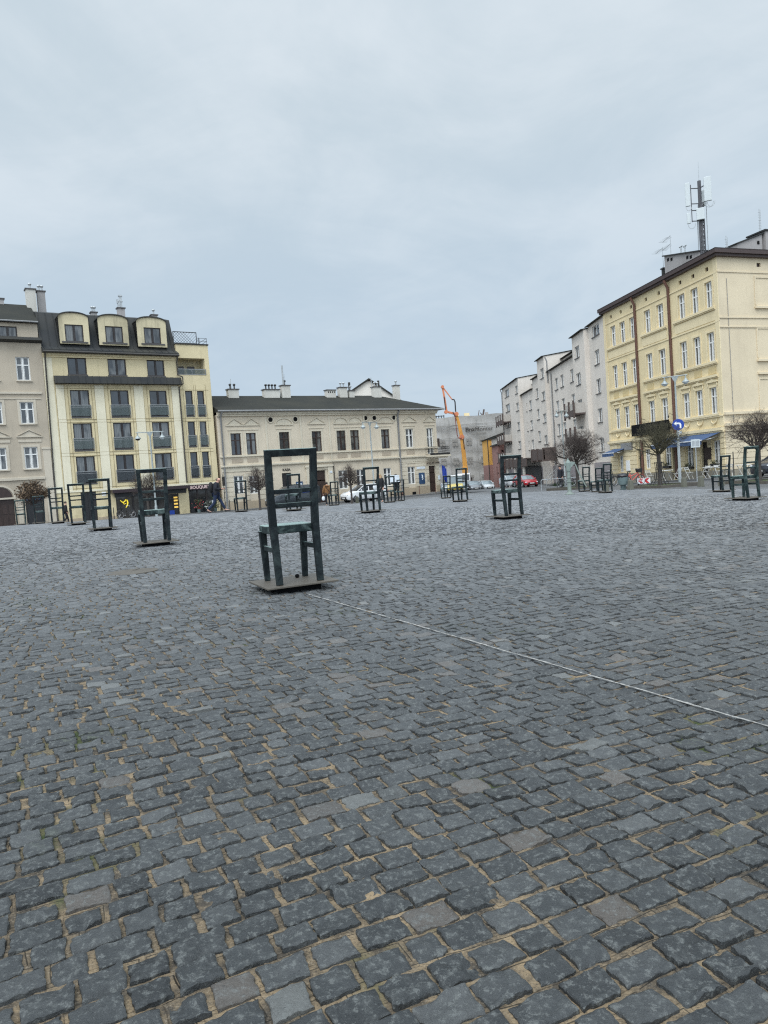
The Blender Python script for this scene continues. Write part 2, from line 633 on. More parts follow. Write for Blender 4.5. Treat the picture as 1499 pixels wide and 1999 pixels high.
# ---- far cobbles / sand bed material of the ground sheet
def ground_material():
    m = NT('square_ground')
    g = m.node('ShaderNodeNewGeometry').outputs['Position']
    sx = m.node('ShaderNodeSeparateXYZ')
    m.lk(g, sx.inputs[0])
    mp = m.node('ShaderNodeMapping')
    mp.inputs['Rotation'].default_value = (0, 0, -ROW)
    m.lk(g, mp.inputs[0])
    wob = m.node('ShaderNodeVectorMath', operation='ADD')
    nz = m.node('ShaderNodeTexNoise')
    nz.inputs['Scale'].default_value = 1.6
    nz.inputs['Detail'].default_value = 3
    m.lk(g, nz.inputs['Vector'])
    sc = m.node('ShaderNodeVectorMath', operation='SCALE')
    sc.inputs['Scale'].default_value = .16
    m.lk(nz.outputs[1], sc.inputs[0])
    m.lk(mp.outputs[0], wob.inputs[0])
    m.lk(sc.outputs[0], wob.inputs[1])
    br = m.node('ShaderNodeTexBrick')
    br.inputs['Scale'].default_value = 1.0
    br.inputs['Brick Width'].default_value = .118
    br.inputs['Row Height'].default_value = .092
    br.inputs['Mortar Size'].default_value = .009
    br.inputs['Mortar Smooth'].default_value = .4
    br.inputs['Color1'].default_value = (.10, .105, .112, 1)
    br.inputs['Color2'].default_value = (.21, .218, .23, 1)
    br.inputs['Mortar'].default_value = (.045, .042, .038, 1)
    m.lk(wob.outputs[0], br.inputs['Vector'])
    vo = m.node('ShaderNodeTexVoronoi')
    vo.inputs['Scale'].default_value = 1.
    vm_ = m.node('ShaderNodeMapping')
    vm_.inputs['Rotation'].default_value = (0, 0, -ROW)
    vm_.inputs['Scale'].default_value = (5., 3.2, 1.)
    m.lk(g, vm_.inputs[0])
    m.lk(vm_.outputs[0], vo.inputs['Vector'])
    vs_ = m.node('ShaderNodeSeparateColor')
    m.lk(vo.outputs['Color'], vs_.inputs[0])
    big = m.noise(m.pos(), .22, 5, .6)
    fine = m.noise(m.pos(), 22., 5, .75)
    st = m.noise(m.pos((2.2, 9., 1), (0, 0, -ROW)), 1., 5, .75)
    cob = m.mix(m.rng(fine, .35, .7, 0, .6), br.outputs[0], (.20, .21, .222))
    cob = m.mix(.62, cob, m.mix(m.rng(vs_.outputs[0], .08, .95), (.100, .104, .111), (.255, .262, .275)))
    cob = m.mix(m.rng(st, .54, .70, 0, .7), cob, (.030, .033, .038))
    cob = m.mix(m.rng(st, .46, .32, 0, .45), cob, (.24, .25, .265))
    cob = m.mix(m.rng(big, .5, .68, 0, .35), cob, (.13, .13, .125))
    # sandy bed between the modelled setts near the viewer's place
    s1 = m.noise(m.pos(), 9., 5, .7)
    s2 = m.noise(m.pos(), 160., 3, .7)
    sand = m.mix(m.rng(s1, .38, .58), (.058, .048, .036), (.24, .178, .108))
    s3 = m.noise(m.pos(), .9, 4, .6)
    sand = m.mix(m.rng(s3, .38, .54, .5, 0), sand, (.040, .036, .031))
    sand = m.mix(m.rng(s2, .56, .68, 0, .6), sand, (.26, .22, .17))
    sand = m.mix(m.rng(s2, .46, .34, 0, .7), sand, (.035, .029, .024))
    mo = m.noise(m.pos(), 1.15, 4, .65)
    sand = m.mix(m.math('MULTIPLY', m.rng(mo, .56, .63), m.rng(s1, .4, .55)), sand, (.035, .050, .014))
    near = m.rng(sx.outputs[1], 22.5, 24.6, 1, 0)
    m.col(m.mix(near, cob, sand))
    m.lk(m.rng(near, 0, 1, .62, .95), m.b.inputs['Roughness'])
    m.b.inputs['Specular IOR Level'].default_value = .42
    h = m.math('ADD', m.math('MULTIPLY', br.outputs[1], -.8), m.math('MULTIPLY', fine, .5))
    h = m.math('ADD', h, m.math('MULTIPLY', st, -1.6))
    m.bump(h, .8, .02)
    return m.mat


xs = axis_pts(-900, 900, -34, 34, 1., 60)
ys = axis_pts(-900, 1500, -2, 120, 1., 60)
ground = grid_mesh('ground', xs, ys, lambda X, Y: gz(X, Y) - .0135 * (1 - ss(23., 25., Y)), ground_material())


# ------------------------------------------------------------------ modelled setts
def vnoise(x, y, seed=0):
    """smooth value noise in [-1, 1], vectorised"""
    xi, yi = np.floor(x).astype(np.int64), np.floor(y).astype(np.int64)
    fx, fy = x - xi, y - yi
    fx, fy = fx * fx * (3 - 2 * fx), fy * fy * (3 - 2 * fy)

    def h(a, b):
        n = (a * 374761393 + b * 668265263 + seed * 1274126177) & 0xffffffff
        n = ((n ^ (n >> 13)) * 1274126177) & 0xffffffff
        return ((n ^ (n >> 16)) & 0xffff) / 32767.5 - 1
    return (h(xi, yi) * (1 - fx) + h(xi + 1, yi) * fx) * (1 - fy) + (h(xi, yi + 1) * (1 - fx) + h(xi + 1, yi + 1) * fx) * fy


def sett_layout():
    r = np.random.default_rng(11)
    out = []
    v = -16.
    while v < 28.:
        p = r.uniform(.089, .099)
        u = -20. + r.uniform(0, .1)
        row_l = r.uniform(.105, .122)
        us, ls = [], []
        while u < 30.:
            l = row_l * r.uniform(.80, 1.24)
            us.append(u)
            ls.append(l)
            u += l
        us, ls = np.array(us), np.array(ls)
        out.append(np.stack([us, us + ls, np.full_like(us, v), np.full_like(us, v + p)], 1))
        v += p
    return np.concatenate(out)


def bend(u, v):
    """rows are not laid dead straight"""
    return u + .03 * np.sin(v * .9 + .4) + .02 * vnoise(u * .5, v * .5, 5), v + .07 * np.sin(u * .55 + 1.) + .035 * np.sin(u * 1.7 + v * .2) + .03 * vnoise(u * .9, v * .9, 9)


LA0, LA1 = np.array([-.79, 6.84]), np.array([1.66, 2.53])     # painted line on the setts


def build_setts():
    L = sett_layout()
    cu, cv = (L[:, 0] + L[:, 1]) / 2, (L[:, 2] + L[:, 3]) / 2
    bu, bv = bend(cu, cv)
    X, Y = bu * CU[0] + bv * CV[0], bu * CU[1] + bv * CV[1]
    D = np.hypot(X, Y)
    keep = (Y > .1) & (Y < 24.3 + .6 * vnoise(X, Y, 3)) & (np.abs(X) < .575 * Y + 2.0)
    L, X, Y, D = L[keep], X[keep], Y[keep], D[keep]
    r = np.random.default_rng(5)
    V, F, C = [], [], []
    base = 0
    for lo, hi, n in ((0, 3.6, 15), (3.6, 7.2, 8), (7.2, 12.5, 5), (12.5, 60, 3)):
        sel = (D >= lo) & (D < hi)
        l = L[sel]
        N = len(l)
        rr = lambda s, *sh: r.uniform(-s, s, (N, *sh))
        gap = .0052 + r.uniform(0, .0042, (N, 4))
        wide = r.random((N, 4)) < .12
        gap = gap + wide * r.uniform(.003, .009, (N, 4))
        u0, u1, v0, v1 = l[:, 0] + gap[:, 0] * .9, l[:, 1] - gap[:, 1] * .9, l[:, 2] + gap[:, 2] * 1.02, l[:, 3] - gap[:, 3] * 1.02
        # four corners with jitter
        j = .0042
        cu = np.stack([u0, u1, u1, u0], 1) + rr(j, 4)
        cv = np.stack([v0, v0, v1, v1], 1) + rr(j * .42, 4)
        # sample positions: outer ring, then a ring just inside it (worn rim), then the top
        e = .035 if n > 8 else (.05 if n > 5 else .10)
        t = np.concatenate([[0, e], np.linspace(e, 1 - e, n - 2)[1:-1], [1 - e, 1]]) if n > 3 else np.array([0, .5, 1.])
        T, Q = np.meshgrid(t, t)
        T, Q = T.ravel()[None], Q.ravel()[None]
        w = [(1 - T) * (1 - Q), T * (1 - Q), T * Q, (1 - T) * Q]
        U = sum(cu[:, k:k + 1] * w[k] for k in range(4))
        W = sum(cv[:, k:k + 1] * w[k] for k in range(4))
        # ragged outline: push rim vertices
        idx = np.arange(n * n).reshape(n, n)
        rim = np.ones((n, n), bool)
        rim[1:-1, 1:-1] = False
        rim = rim.ravel()
        fr = 55. if n > 8 else 34.
        a1 = vnoise(U * fr, W * fr, 21) + .6 * vnoise(U * fr * 2.7, W * fr * 2.7, 22)
        a2 = vnoise(U * fr, W * fr, 23) + .6 * vnoise(U * fr * 2.7, W * fr * 2.7, 24)
        ja = .95 if n > 8 else (.62 if n > 5 else .4)
        U = U + ja * a1 * .0038 * (.35 + .65 * rim[None])
        W = W + ja * a2 * .0034 * (.35 + .65 * rim[None])
        # heights
        kf = 1. if n > 4 else 1.5
        tu, tv, dz = rr(.006 * kf), rr(.0075 * kf), rr(.0022 * kf)
        dome = r.uniform(-.0005, .0018, N)
        S_, P_ = (T - .5) * 2, (Q - .5) * 2
        off = r.uniform(0, 900, (N, 1))
        z = dz[:, None] + tu[:, None] * S_ * .5 + tv[:, None] * P_ * .4 + dome[:, None] * (1 - S_ ** 2) * (1 - P_ ** 2)
        rough = r.uniform(.4, 1.35, (N, 1))
        z = z + rough * (.0042 * vnoise(U * 24 + off, W * 24, 31) + .0024 * vnoise(U * 62 + off, W * 62, 32) + (.0013 * vnoise(U * 140, W * 140, 33) if n > 8 else 0))
        # split-stone ledges
        led = vnoise(U * 15 + off * 1.7, W * 26, 41)
        z = z + rough * .0035 * np.tanh(led * 7) * (r.random((N, 1)) < .7)
        z = z - (rim[None] * (.0022 + .0028 * np.abs(a1)) if n > 3 else 0)
        bu, bv = bend(U, W)
        x, y = bu * CU[0] + bv * CV[0], bu * CU[1] + bv * CV[1]
        z = z + gz(x, y) - .004
        top = np.stack([x, y, z], -1)
        # skirt
        ring = np.concatenate([idx[0, :-1], idx[:-1, -1], idx[-1, :0:-1], idx[:0:-1, 0]])
        sk = top[:, ring].copy()
        sk[..., 2] -= .032
        P = np.concatenate([top, top[:, ring], sk], 1)
        K = n * n + 2 * len(ring)
        q = np.stack([idx[:-1, :-1], idx[:-1, 1:], idx[1:, 1:], idx[1:, :-1]], -1).reshape(-1, 4)
        m = len(ring)
        ar = np.arange(m)
        s2 = np.stack([n * n + ar, n * n + (ar + 1) % m, n * n + m + (ar + 1) % m, n * n + m + ar], -1)[:, ::-1]
        fl = np.concatenate([q, s2])
        V.append(P.reshape(-1, 3))
        F.append((fl[None] + (np.arange(N) * K)[:, None, None] + base).reshape(-1, 4))
        base += N * K
        # per-stone look: R lightness, G warm/cold, B kind
        lum = np.clip(r.normal(.46, .17, N), .02, 1)
        kind = r.random(N)
        lum = np.where(kind > .985, r.uniform(.8, 1., N), lum)
        col = np.stack([lum, r.random(N), kind, np.ones(N)], 1)
        C.append(np.repeat(col[:, None], K, 1).reshape(-1, 4))
    return np.concatenate(V), np.concatenate(F), np.concatenate(C)


def sett_material():
    m = NT('basalt_sett')
    at = m.node('ShaderNodeAttribute', attribute_name='stone')
    sp = m.node('ShaderNodeSeparateColor')
    m.lk(at.outputs['Color'], sp.inputs[0])
    p = m.pos()
    lum, warm, kind = sp.outputs
    ramp = m.node('ShaderNodeValToRGB')
    el = ramp.color_ramp.elements
    el[0].position, el[0].color = 0., (.019, .0215, .023, 1)
    el[1].position, el[1].color = 1., (.078, .082, .083, 1)
    e = el.new(.5)
    e.color = (.036, .040, .042, 1)
    m.lk(m.rng(lum, 0, 1.0), ramp.inputs[0])
    c = m.mix(m.rng(warm, .955, .975, 0, .6), ramp.outputs[0], (.125, .105, .088))
    c = m.mix(m.rng(kind, .982, .988, 0, .45), c, (.16, .162, .15))
    n1 = m.noise(p, 26., 6, .72)
    n2 = m.noise(p, 140., 4, .75)
    n3 = m.noise(p, 52., 7, .80, .2)
    c = m.mix(m.rng(n1, .47, .64, 0, .36), c, (.115, .122, .120))        # worn, paler crystals in patches
    c = m.mix(m.rng(n3, .545, .585, 0, .58), c, (.150, .158, .152))
    c = m.mix(m.rng(n2, .60, .74, 0, .5), c, (.22, .225, .22))
    c = m.mix(m.rng(n2, .42, .30, 0, .6), c, (.02, .022, .026))
    mo = m.noise(p, 1.15, 4, .65)
    c = m.mix(m.math('MULTIPLY', m.rng(mo, .60, .70, 0, .6), m.rng(n1, .5, .6)), c, (.04, .055, .02))
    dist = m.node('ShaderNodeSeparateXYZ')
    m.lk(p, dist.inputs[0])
    far = m.rng(dist.outputs[1], 1.8, 19., 0, .9)  # sky sheen at grazing view put into the colour: stones pale with distance
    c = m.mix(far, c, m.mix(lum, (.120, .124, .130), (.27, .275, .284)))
    m.col(c)
    m.lk(m.rng(n1, .35, .7, .38, .60), m.b.inputs['Roughness'])
    m.b.inputs['Specular IOR Level'].default_value = .46
    hh = m.math('ADD', m.math('MULTIPLY', n3, .9), m.math('MULTIPLY', n2, .45))
    m.bump(hh, .9, .007)
    return m.mat


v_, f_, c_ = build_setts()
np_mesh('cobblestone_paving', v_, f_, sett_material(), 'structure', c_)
del v_, f_, c_


# ------------------------------------------------------------------ strips laid on the terrain
def strip(name, A, B, mat, dz=.006, n=12, kind='structure', skirt=0., res=1.5):
    """sheet between two polylines of equal length, draped on the terrain"""
    A, B = np.array(A, float), np.array(B, float)

    def res_(P):
        out = []
        for i in range(len(P) - 1):
            k = max(1, int(np.hypot(*(P[i + 1] - P[i])) / res))
            out += [P[i] + (P[i + 1] - P[i]) * j / k for j in range(k)]
        return np.array(out + [P[-1]])
    ts = []
    for i in range(len(A) - 1):
        k = max(1, int(max(np.hypot(*(A[i + 1] - A[i])), np.hypot(*(B[i + 1] - B[i]))) / res))
        ts += [i + j / k for j in range(k)]
    ts = np.array(ts + [len(A) - 1])
    i0 = np.minimum(ts.astype(int), len(A) - 2)
    ff = (ts - i0)[:, None]
    a = A[i0] * (1 - ff) + A[i0 + 1] * ff
    b = B[i0] * (1 - ff) + B[i0 + 1] * ff
    w = np.linspace(0, 1, n)[None, :, None]
    P = a[:, None] * (1 - w) + b[:, None] * w
    Z = gz(P[..., 0], P[..., 1]) + dz
    v = np.concatenate([P, Z[..., None]], -1).reshape(-1, 3)
    ny, nx = P.shape[:2]
    i = np.arange(nx * ny).reshape(ny, nx)
    f = np.stack([i[:-1, :-1], i[:-1, 1:], i[1:, 1:], i[1:, :-1]], -1).reshape(-1, 4)
    if skirt:
        per = np.concatenate([i[0, :-1], i[:-1, -1], i[-1, :0:-1], i[:0:-1, 0]])
        sv = v[per].copy()
        sv[:, 2] -= skirt
        o = len(v)
        m = len(per)
        v = np.concatenate([v, sv])
        f = np.concatenate([f, np.stack([per, np.roll(per, -1), o + (np.arange(m) + 1) % m, o + np.arange(m)], -1)])
    return np_mesh(name, v, f, mat, kind, smooth=False)


def asphalt():
    m = NT('asphalt')
    p = m.pos()
    n = m.noise(p, 40., 5, .7)
    b = m.noise(p, .4, 5, .6)
    c = m.mix(m.rng(n, .3, .7), (.05, .052, .055), (.10, .103, .108))
    c = m.mix(m.rng(b, .42, .66, 0, .6), c, (.13, .132, .135))
    m.col(c).set(Roughness=.6)
    m.bump(n, .4, .01)
    return m.mat


M['asphalt'] = asphalt()
M['pavement'] = plaster('pavement', (.14, .138, .135), (.10, .10, .10), .5, .8)
FD = (math.sin(R(57.5)), math.cos(R(57.5)))           # direction of the left-hand frontage
FN = (-FD[1], FD[0])                                  # into the buildings
FP = (-23.1, 62.8)


def front(s, off):
    """point of the left-hand frontage line, 'off' metres out in front of it"""
    return (FP[0] + FD[0] * s - FN[0] * off, FP[1] + FD[1] * s - FN[1] * off)


strip('road', [front(-40, 10), front(36, 10)], [front(-40, 2.4), front(36, 2.4)], M['asphalt'], .006)
strip('pavement', [front(-40, 2.4), front(35.6, 2.4)], [front(-40, -.4), front(35.6, -.4)], M['pavement'], .12, 4, skirt=.3)
strip('road', [(25, 13), (19.6, 22), (15.9, 31), (13.2, 38), (11.4, 46), (10.6, 60), (9.4, 75), (8.2, 84), (7.4, 100), (6.4, 139)],
      [(50, 46), (35, 47.6), (26, 45.4), (20.6, 46.6), (19.2, 52), (18.4, 64), (18.2, 80), (18.2, 90), (18.2, 105), (17.6, 139)], M['asphalt'], .006, 16)
strip('pavement', [(50, 47.6), (35, 49.2), (26, 46.6), (21.4, 46.8), (20.2, 52), (19.2, 64), (19.0, 80), (19.0, 100), (18.8, 118)],
      [(50, 58), (36, 54), (27.7, 50.8), (23.9, 49.5), (23.3, 53), (21.3, 66), (21.3, 80), (21.3, 100), (21.3, 118)], M['pavement'], .12, 4, skirt=.3)
# narrow pale line painted across the setts
mb = MB()
rl = random.Random(4)
NP = 130
pp = []
nl = Vector((LA1[1] - LA0[1], LA0[0] - LA1[0])).normalized()
for i in range(NP):
    t = i / (NP - 1)
    q = LA0 * (1 - t) + LA1 * t
    o = .0025 * math.sin(i * .35) + rl.uniform(-.0016, .0016)
    w = .0042 + rl.uniform(0, .0045) + (.002 if t < .3 else 0)
    if rl.random() < (.25 if t < .15 else .07):
        w *= .2
    pp.append((q[0] + nl.x * o, q[1] + nl.y * o, w))
vs, fs = [], []
for x, y, w in pp:
    for sgn in (-1, 1):
        vs.append((x + nl.x * w * sgn, y + nl.y * w * sgn, float(gz(x, y)) + .005))
for i in range(NP - 1):
    fs.append((2 * i, 2 * i + 1, 2 * i + 3, 2 * i + 2))
lm = NT('worn_line')
pn = lm.noise(lm.pos(), 45., 4, .7)
lm.col(lm.mix(lm.rng(pn, .40, .60), (.34, .33, .31), (.14, .136, .128))).set(Roughness=.8)
mb.add(vs, fs)
o = mb.build('painted_line', lm.mat, fix=False)
o['kind'] = 'structure'
# ------------------------------------------------------------------ the bronze chairs
CH = R(25)


def make_chair(mat, foot):
    t = empty('bronze_chair', (0, 0, 0), CH, 'x', 'chair')
    MB().box(-.235, .235, -.235, .235, -.05, .058).build('pedestal', M['dark'], t)
    MB().box(-.385, .385, -.375, .375, .058, .078).build('base_plate', M['steel_edge'], t, bevel=.003, segs=1)
    for sx in (-1, 1):
        b = MB()
        b.pbar([(sx * .222, -.262, .078), (sx * .226, -.232, .40), (sx * .230, -.205, .68), (sx * .238, -.215, 1.05), (sx * .246, -.262, 1.475)],
               [.066, .070, .074, .072, .070], [.056, .062, .072, .062, .050])
        b.build('back_leg', mat, t, bevel=.006)
        b = MB()
        b.bar((sx * .215, .215, .078), (sx * .232, .215, .625), .056, .054, .074, .072)
        b.build('front_leg', mat, t, bevel=.006)
        b = MB()
        b.bar((sx * .226, .185, .44), (sx * .242, -.205, .44), .030, .052)
        b.build('stretcher', mat, t, bevel=.004)
    b = MB()
    pr = [(-.175, .600), (.262, .600), (.275, .615), (.275, .668), (.255, .688), (.05, .680), (-.175, .688)]
    b.prismx(pr, -.25, .25)
    b.build('seat', M['bronze_seat'] if mat is M['bronze'] else mat, t, bevel=.012)
    b = MB()
    b.bar((-.215, -.254, 1.438), (.215, -.254, 1.438), .050, .074, side=(0, 1, .15))
    b.build('top_rail', mat, t, bevel=.006)
    for z, y in ((1.040, -.218), (.895, -.210)):
        b = MB()
        b.bar((-.208, y, z), (.208, y, z), .030, .046, side=(0, 1, 0))
        b.build('back_slat', mat, t, bevel=.005)
    return t


chair0 = make_chair(M['bronze'], None)
GRP = 'bronze chair sculptures standing in rows on the square'
CHAIRS = [  # x, y, scale, label
    (-.985, 7.33, .955, 'largest and nearest bronze chair, with a small dark pebble on its base plate'),
    (-4.48, 13.95, 1., 'dark bronze chair framing a bare tree in its back, second nearest on the left'),
    (-8.10, 20.60, 1., 'dark bronze chair in front of the street entrance with a small white wall sign'),
    (-10.95, 25.7, 1., 'tall bronze chair just left of the one before the white wall sign'),
    (-13.45, 29.6, 1., 'bronze chair with its back against the grey downpipe, behind the third in the left row'),
    (-16.1, 33.6, .88, 'short bronze chair far left, half hidden behind the taller ones'),
    (-6.35, 32.0, .95, 'small distant bronze chair right of the walking man in front of white windows'),
    (-3.52, 28.1, .98, 'bronze chair seen through the open back of the nearest chair'),
    (-2.72, 39.6, .90, 'small distant bronze chair beside the woman in the brown jacket'),
    (-.42, 22.6, .97, 'dark bronze chair with the white car behind its back slats'),
    (.33, 37.2, .93, 'bronze chair with a white sheet of paper showing through its back'),
    (1.05, 45.0, .92, 'far bronze chair just right of the person holding the white sheet'),
    (3.78, 43.0, .92, 'far bronze chair at the corner house, in front of the yellow fronted van'),
    (3.15, 29.4, .93, 'bronze chair standing below the orange crane boom'),
    (2.86, 16.6, .98, 'dark bronze chair in mid square with the red car behind its back'),
    (10.35, 33.4, .92, 'bronze chair beside the pale green pump, at the end of its group of three'),
    (10.85, 38.6, .90, 'far bronze chair half hidden behind the bare tree by the pump'),
    (10.75, 36.0, .82, 'low bronze chair between two others right of the pump handle'),
    (12.75, 27.0, .93, 'darker of the two bronze chairs close together at the right, standing behind'),
    (10.05, 19.9, 1., 'greenish bronze chair at the right, the front one of the close pair'),
    (6.58, 11.3, 1., 'bronze chair at the right edge, only the tip of its base plate in view'),
]
for i, (x, y, sc, lab) in enumerate(CHAIRS):
    if i == 0:
        chair0.location = G(x, y)
        chair0['label'] = lab
        chair0['group'] = GRP
        c = chair0
    else:
        c = dup(chair0, G(x, y), CH, lab, GRP, sc)
    if i in (19,):
        for ch in c.children:
            if ch.name.split('.')[0] not in ('pedestal', 'base_plate'):
                ch.data = ch.data.copy()
                ch.data.materials[0] = M['bronze_green']
# one chair painted green by the far doorway
c = dup(chair0, G(-18.7, 37.0), CH, 'pale green chair far left in front of the dark shop doorway', GRP, .88)
for ch in c.children:
    if ch.name.split('.')[0] not in ('pedestal', 'base_plate'):
        ch.data = ch.data.copy()
        ch.data.materials[0] = M['bronze_green']
chair0.scale = (.955, .955, .955)
mb = MB()
mb.ell((0, 0, .018), (.024, .02, .022), 10, 6)
tag(mb.build('pebble', M['dark'], None, True, loc=G(-.96, 7.52, .074)), 'small dark pebble lying on the base plate of the nearest chair', 'pebble')
mb = MB()
mb.lathe([(0, -.01), (.34, -.01), (.34, .006), (.32, .010), (.05, .012), (0, .012)], 28)
for k in range(6):
    a = k * PI / 3
    mb.box(-.02, .02, .08, .26, .010, .018) if k == 0 else None
tag(mb.build('manhole_cover', M['steel_edge'], None, loc=G(-3.42, 9.55, -.006)), 'dark round manhole cover among the setts at the left', 'manhole cover')
# ------------------------------------------------------------------ building kit
WCACHE = {}


def wall(mb, x0, x1, z0, z1, holes=(), y=0., rev=.16, mi=0):
    """front wall at depth y with real openings (xa, xb, za, zb) and their reveals"""
    xs = sorted({x0, x1, *[h[0] for h in holes], *[h[1] for h in holes]})
    zs = sorted({z0, z1, *[h[2] for h in holes], *[h[3] for h in holes]})
    xs = [x for x in xs if x0 - 1e-6 <= x <= x1 + 1e-6]
    zs = [z for z in zs if z0 - 1e-6 <= z <= z1 + 1e-6]
    for a, b in zip(xs, xs[1:]):
        for c, d in zip(zs, zs[1:]):
            mx, mz = (a + b) / 2, (c + d) / 2
            if any(h[0] < mx < h[1] and h[2] < mz < h[3] for h in holes):
                continue
            mb.add([(a, y, c), (b, y, c), (b, y, d), (a, y, d)], [(0, 1, 2, 3)], mi)
    for a, b, c, d in holes:
        p = [(a, y, c), (b, y, c), (b, y, d), (a, y, d), (a, y + rev, c), (b, y + rev, c), (b, y + rev, d), (a, y + rev, d)]
        mb.add(p, [(0, 4, 5, 1), (1, 5, 6, 2), (2, 6, 7, 3), (3, 7, 4, 0)], mi)
    return mb


def shell(mb, x0, x1, y0, y1, z0, z1, mi=0, front=False, top=True):
    """sides, back and top of a box (front left open for wall())"""
    p = [(x0, y0, z0), (x1, y0, z0), (x1, y1, z0), (x0, y1, z0), (x0, y0, z1), (x1, y0, z1), (x1, y1, z1), (x0, y1, z1)]
    f = [(1, 2, 6, 5), (2, 3, 7, 6), (3, 0, 4, 7)]
    if front:
        f.append((0, 1, 5, 4))
    if top:
        f.append((4, 5, 6, 7))
    mb.add(p, f, mi)
    return mb


STY = {
    'dark2': dict(fr='win_dark', gl='glass', t=.07, mull=[.5], trans=[]),
    'french': dict(fr='win_dark', gl='glass', t=.07, mull=[.5], trans=[]),
    'pair': dict(fr='win_dark', gl='glass', t=.06, mull=[], trans=[]),
    'white': dict(fr='win_white', gl='glass', t=.075, mull=[.5], trans=[.66]),
    'whitenet': dict(fr='win_white', gl='glass_net', t=.075, mull=[.5], trans=[.66]),
    'brown': dict(fr='win_brown', gl='glass', t=.07, mull=[.5], trans=[.68]),
    'small': dict(fr='win_white', gl='glass', t=.06, mull=[.5], trans=[]),
    'one': dict(fr='win_white', gl='glass', t=.06, mull=[], trans=[]),
    'shop': dict(fr='win_dark', gl='glass_shop', t=.06, mull=[.5], trans=[.8]),
    'shop3': dict(fr='win_dark', gl='glass_shop', t=.06, mull=[.33, .66], trans=[]),
}


def window(root, x0, x1, z0, z1, y, style, rz=0., off=None):
    """casement: frame with mullion / transom as the part, its glass as the sub-part"""
    st = STY[style]
    w, h = round(x1 - x0, 2), round(z1 - z0, 2)
    key = (style, w, h)
    if key not in WCACHE:
        t = st['t']
        b = MB()
        b.box(0, t, 0, .06, 0, h).box(w - t, w, 0, .06, 0, h).box(t, w - t, 0, .06, 0, t).box(t, w - t, 0, .06, h - t, h)
        zt = [k * h for k in st['trans']]
        for k in st['mull']:
            b.box(k * w - t * .6, k * w + t * .6, -.012, .05, t, h - t)
        for z in zt:
            b.box(t, w - t, -.008, .052, z - t * .6, z + t * .6)
        # inner sash rails
        edges = [0] + [k * w for k in st['mull']] + [w]
        for a, c in zip(edges, edges[1:]):
            b.box(a + t * .9, a + t * 1.35, .006, .046, t, h - t).box(c - t * 1.35, c - t * .9, .006, .046, t, h - t)
        g = MB().box(t * .5, w - t * .5, .042, .050, t * .5, h - t * .5)
        WCACHE[key] = (b.mesh('window', M[st['fr']]), g.mesh('glass', M[st['gl']]))
    fm, gm = WCACHE[key]
    if off is not None:                    # facade that is turned against its root
        ca, sa = math.cos(rz), math.sin(rz)
        lx, ly = off[0] + ca * x0 - sa * y, off[1] + sa * x0 + ca * y
    else:
        lx, ly = x0, y
    o = put('window', fm, root, (lx, ly, z0), rz)
    put('glass', gm, o)
    return o


def sill(mb, x0, x1, z, d=.10, h=.07, y=0., e=.08):
    mb.box(x0 - e, x1 + e, y - d, y + .02, z - h, z)


def surround(mb, x0, x1, z0, z1, w=.14, d=.035, y=0., top=True):
    mb.box(x0 - w, x0, y - d, y + .01, z0, z1).box(x1, x1 + w, y - d, y + .01, z0, z1)
    if top:
        mb.box(x0 - w, x1 + w, y - d, y + .01, z1, z1 + w)


def pediment(mb, x0, x1, z0, z1, d=.10, y=0., t=.09):
    """hollow triangular pediment with raking cornice and tympanum"""
    xm = (x0 + x1) / 2
    mb.box(x0, x1, y - d, y + .01, z0, z0 + t)
    for a in (x0, x1):
        s = 1 if a == x0 else -1
        mb.prism([(a, z0 + t), (a + s * .02, z0 + t), (xm, z1), (xm, z1 + t)] if s > 0 else [(a, z0 + t), (xm, z1 + t), (xm, z1), (a - .02, z0 + t)], y - d, y + .01)
    mb.prism([(x0 + .25, z0 + t), (x1 - .25, z0 + t), (xm, z1 - .06)], y - .03, y + .01)


def arch(mb, x0, x1, z0, z1, d=.10, y=0., t=.10, n=14):
    """segmental hood moulding with filled lunette"""
    xm, rx, rz_ = (x0 + x1) / 2, (x1 - x0) / 2, z1 - z0 - t
    mb.box(x0, x1, y - d, y + .01, z0, z0 + t)
    pts = [(xm - rx * math.cos(PI * i / n), z0 + t + rz_ * math.sin(PI * i / n)) for i in range(n + 1)]
    ins = [(xm - (rx - t) * math.cos(PI * i / n), z0 + t + (rz_ - t) * math.sin(PI * i / n)) for i in range(n + 1)]
    for i in range(n):
        mb.prism([ins[i], ins[i + 1], pts[i + 1], pts[i]], y - d, y + .01)
    inn = [(xm - (rx - t * 2.2) * math.cos(PI * i / n), z0 + t + .02 + (rz_ - t * 2.2) * math.sin(PI * i / n)) for i in range(n + 1)]
    mb.prism(inn[::-1], y - .03, y + .01)


def bldg(name, loc, rz, label, cat, group=None):
    return empty(name, loc, rz, label, cat, group)


def chim(root, x, y, z0, z1, w, d, mat, cap='sill_metal', pots=0, kind='pot'):
    b = MB().box(x - w / 2, x + w / 2, y - d / 2, y + d / 2, z0, z1)
    o = b.build('chimney', M[mat], root)
    c = MB().box(x - w / 2 - .08, x + w / 2 + .08, y - d / 2 - .08, y + d / 2 + .08, z1, z1 + .09)
    c.build('chimney_cap', M[cap], o)
    for k in range(pots):
        px = x + (k - (pots - 1) / 2) * (w / max(pots, 1)) * .8
        q = MB()
        q.lathe([(.07, z1 + .09), (.07, z1 + .42), (.13, z1 + .46), (.15, z1 + .54), (.10, z1 + .62), (.01, z1 + .64)], 10, (px, y, 0))
        q.build('chimney_pot', M['galv' if kind == 'pot' else 'iron'], o, True)
    return o


def downpipe(root, pts, mat, r=.055):
    b = MB()
    b.tube(pts, r, 8)
    x, y, z = pts[-1]
    b.build('downpipe', M[mat], root, True)


FRZ = R(32.5)
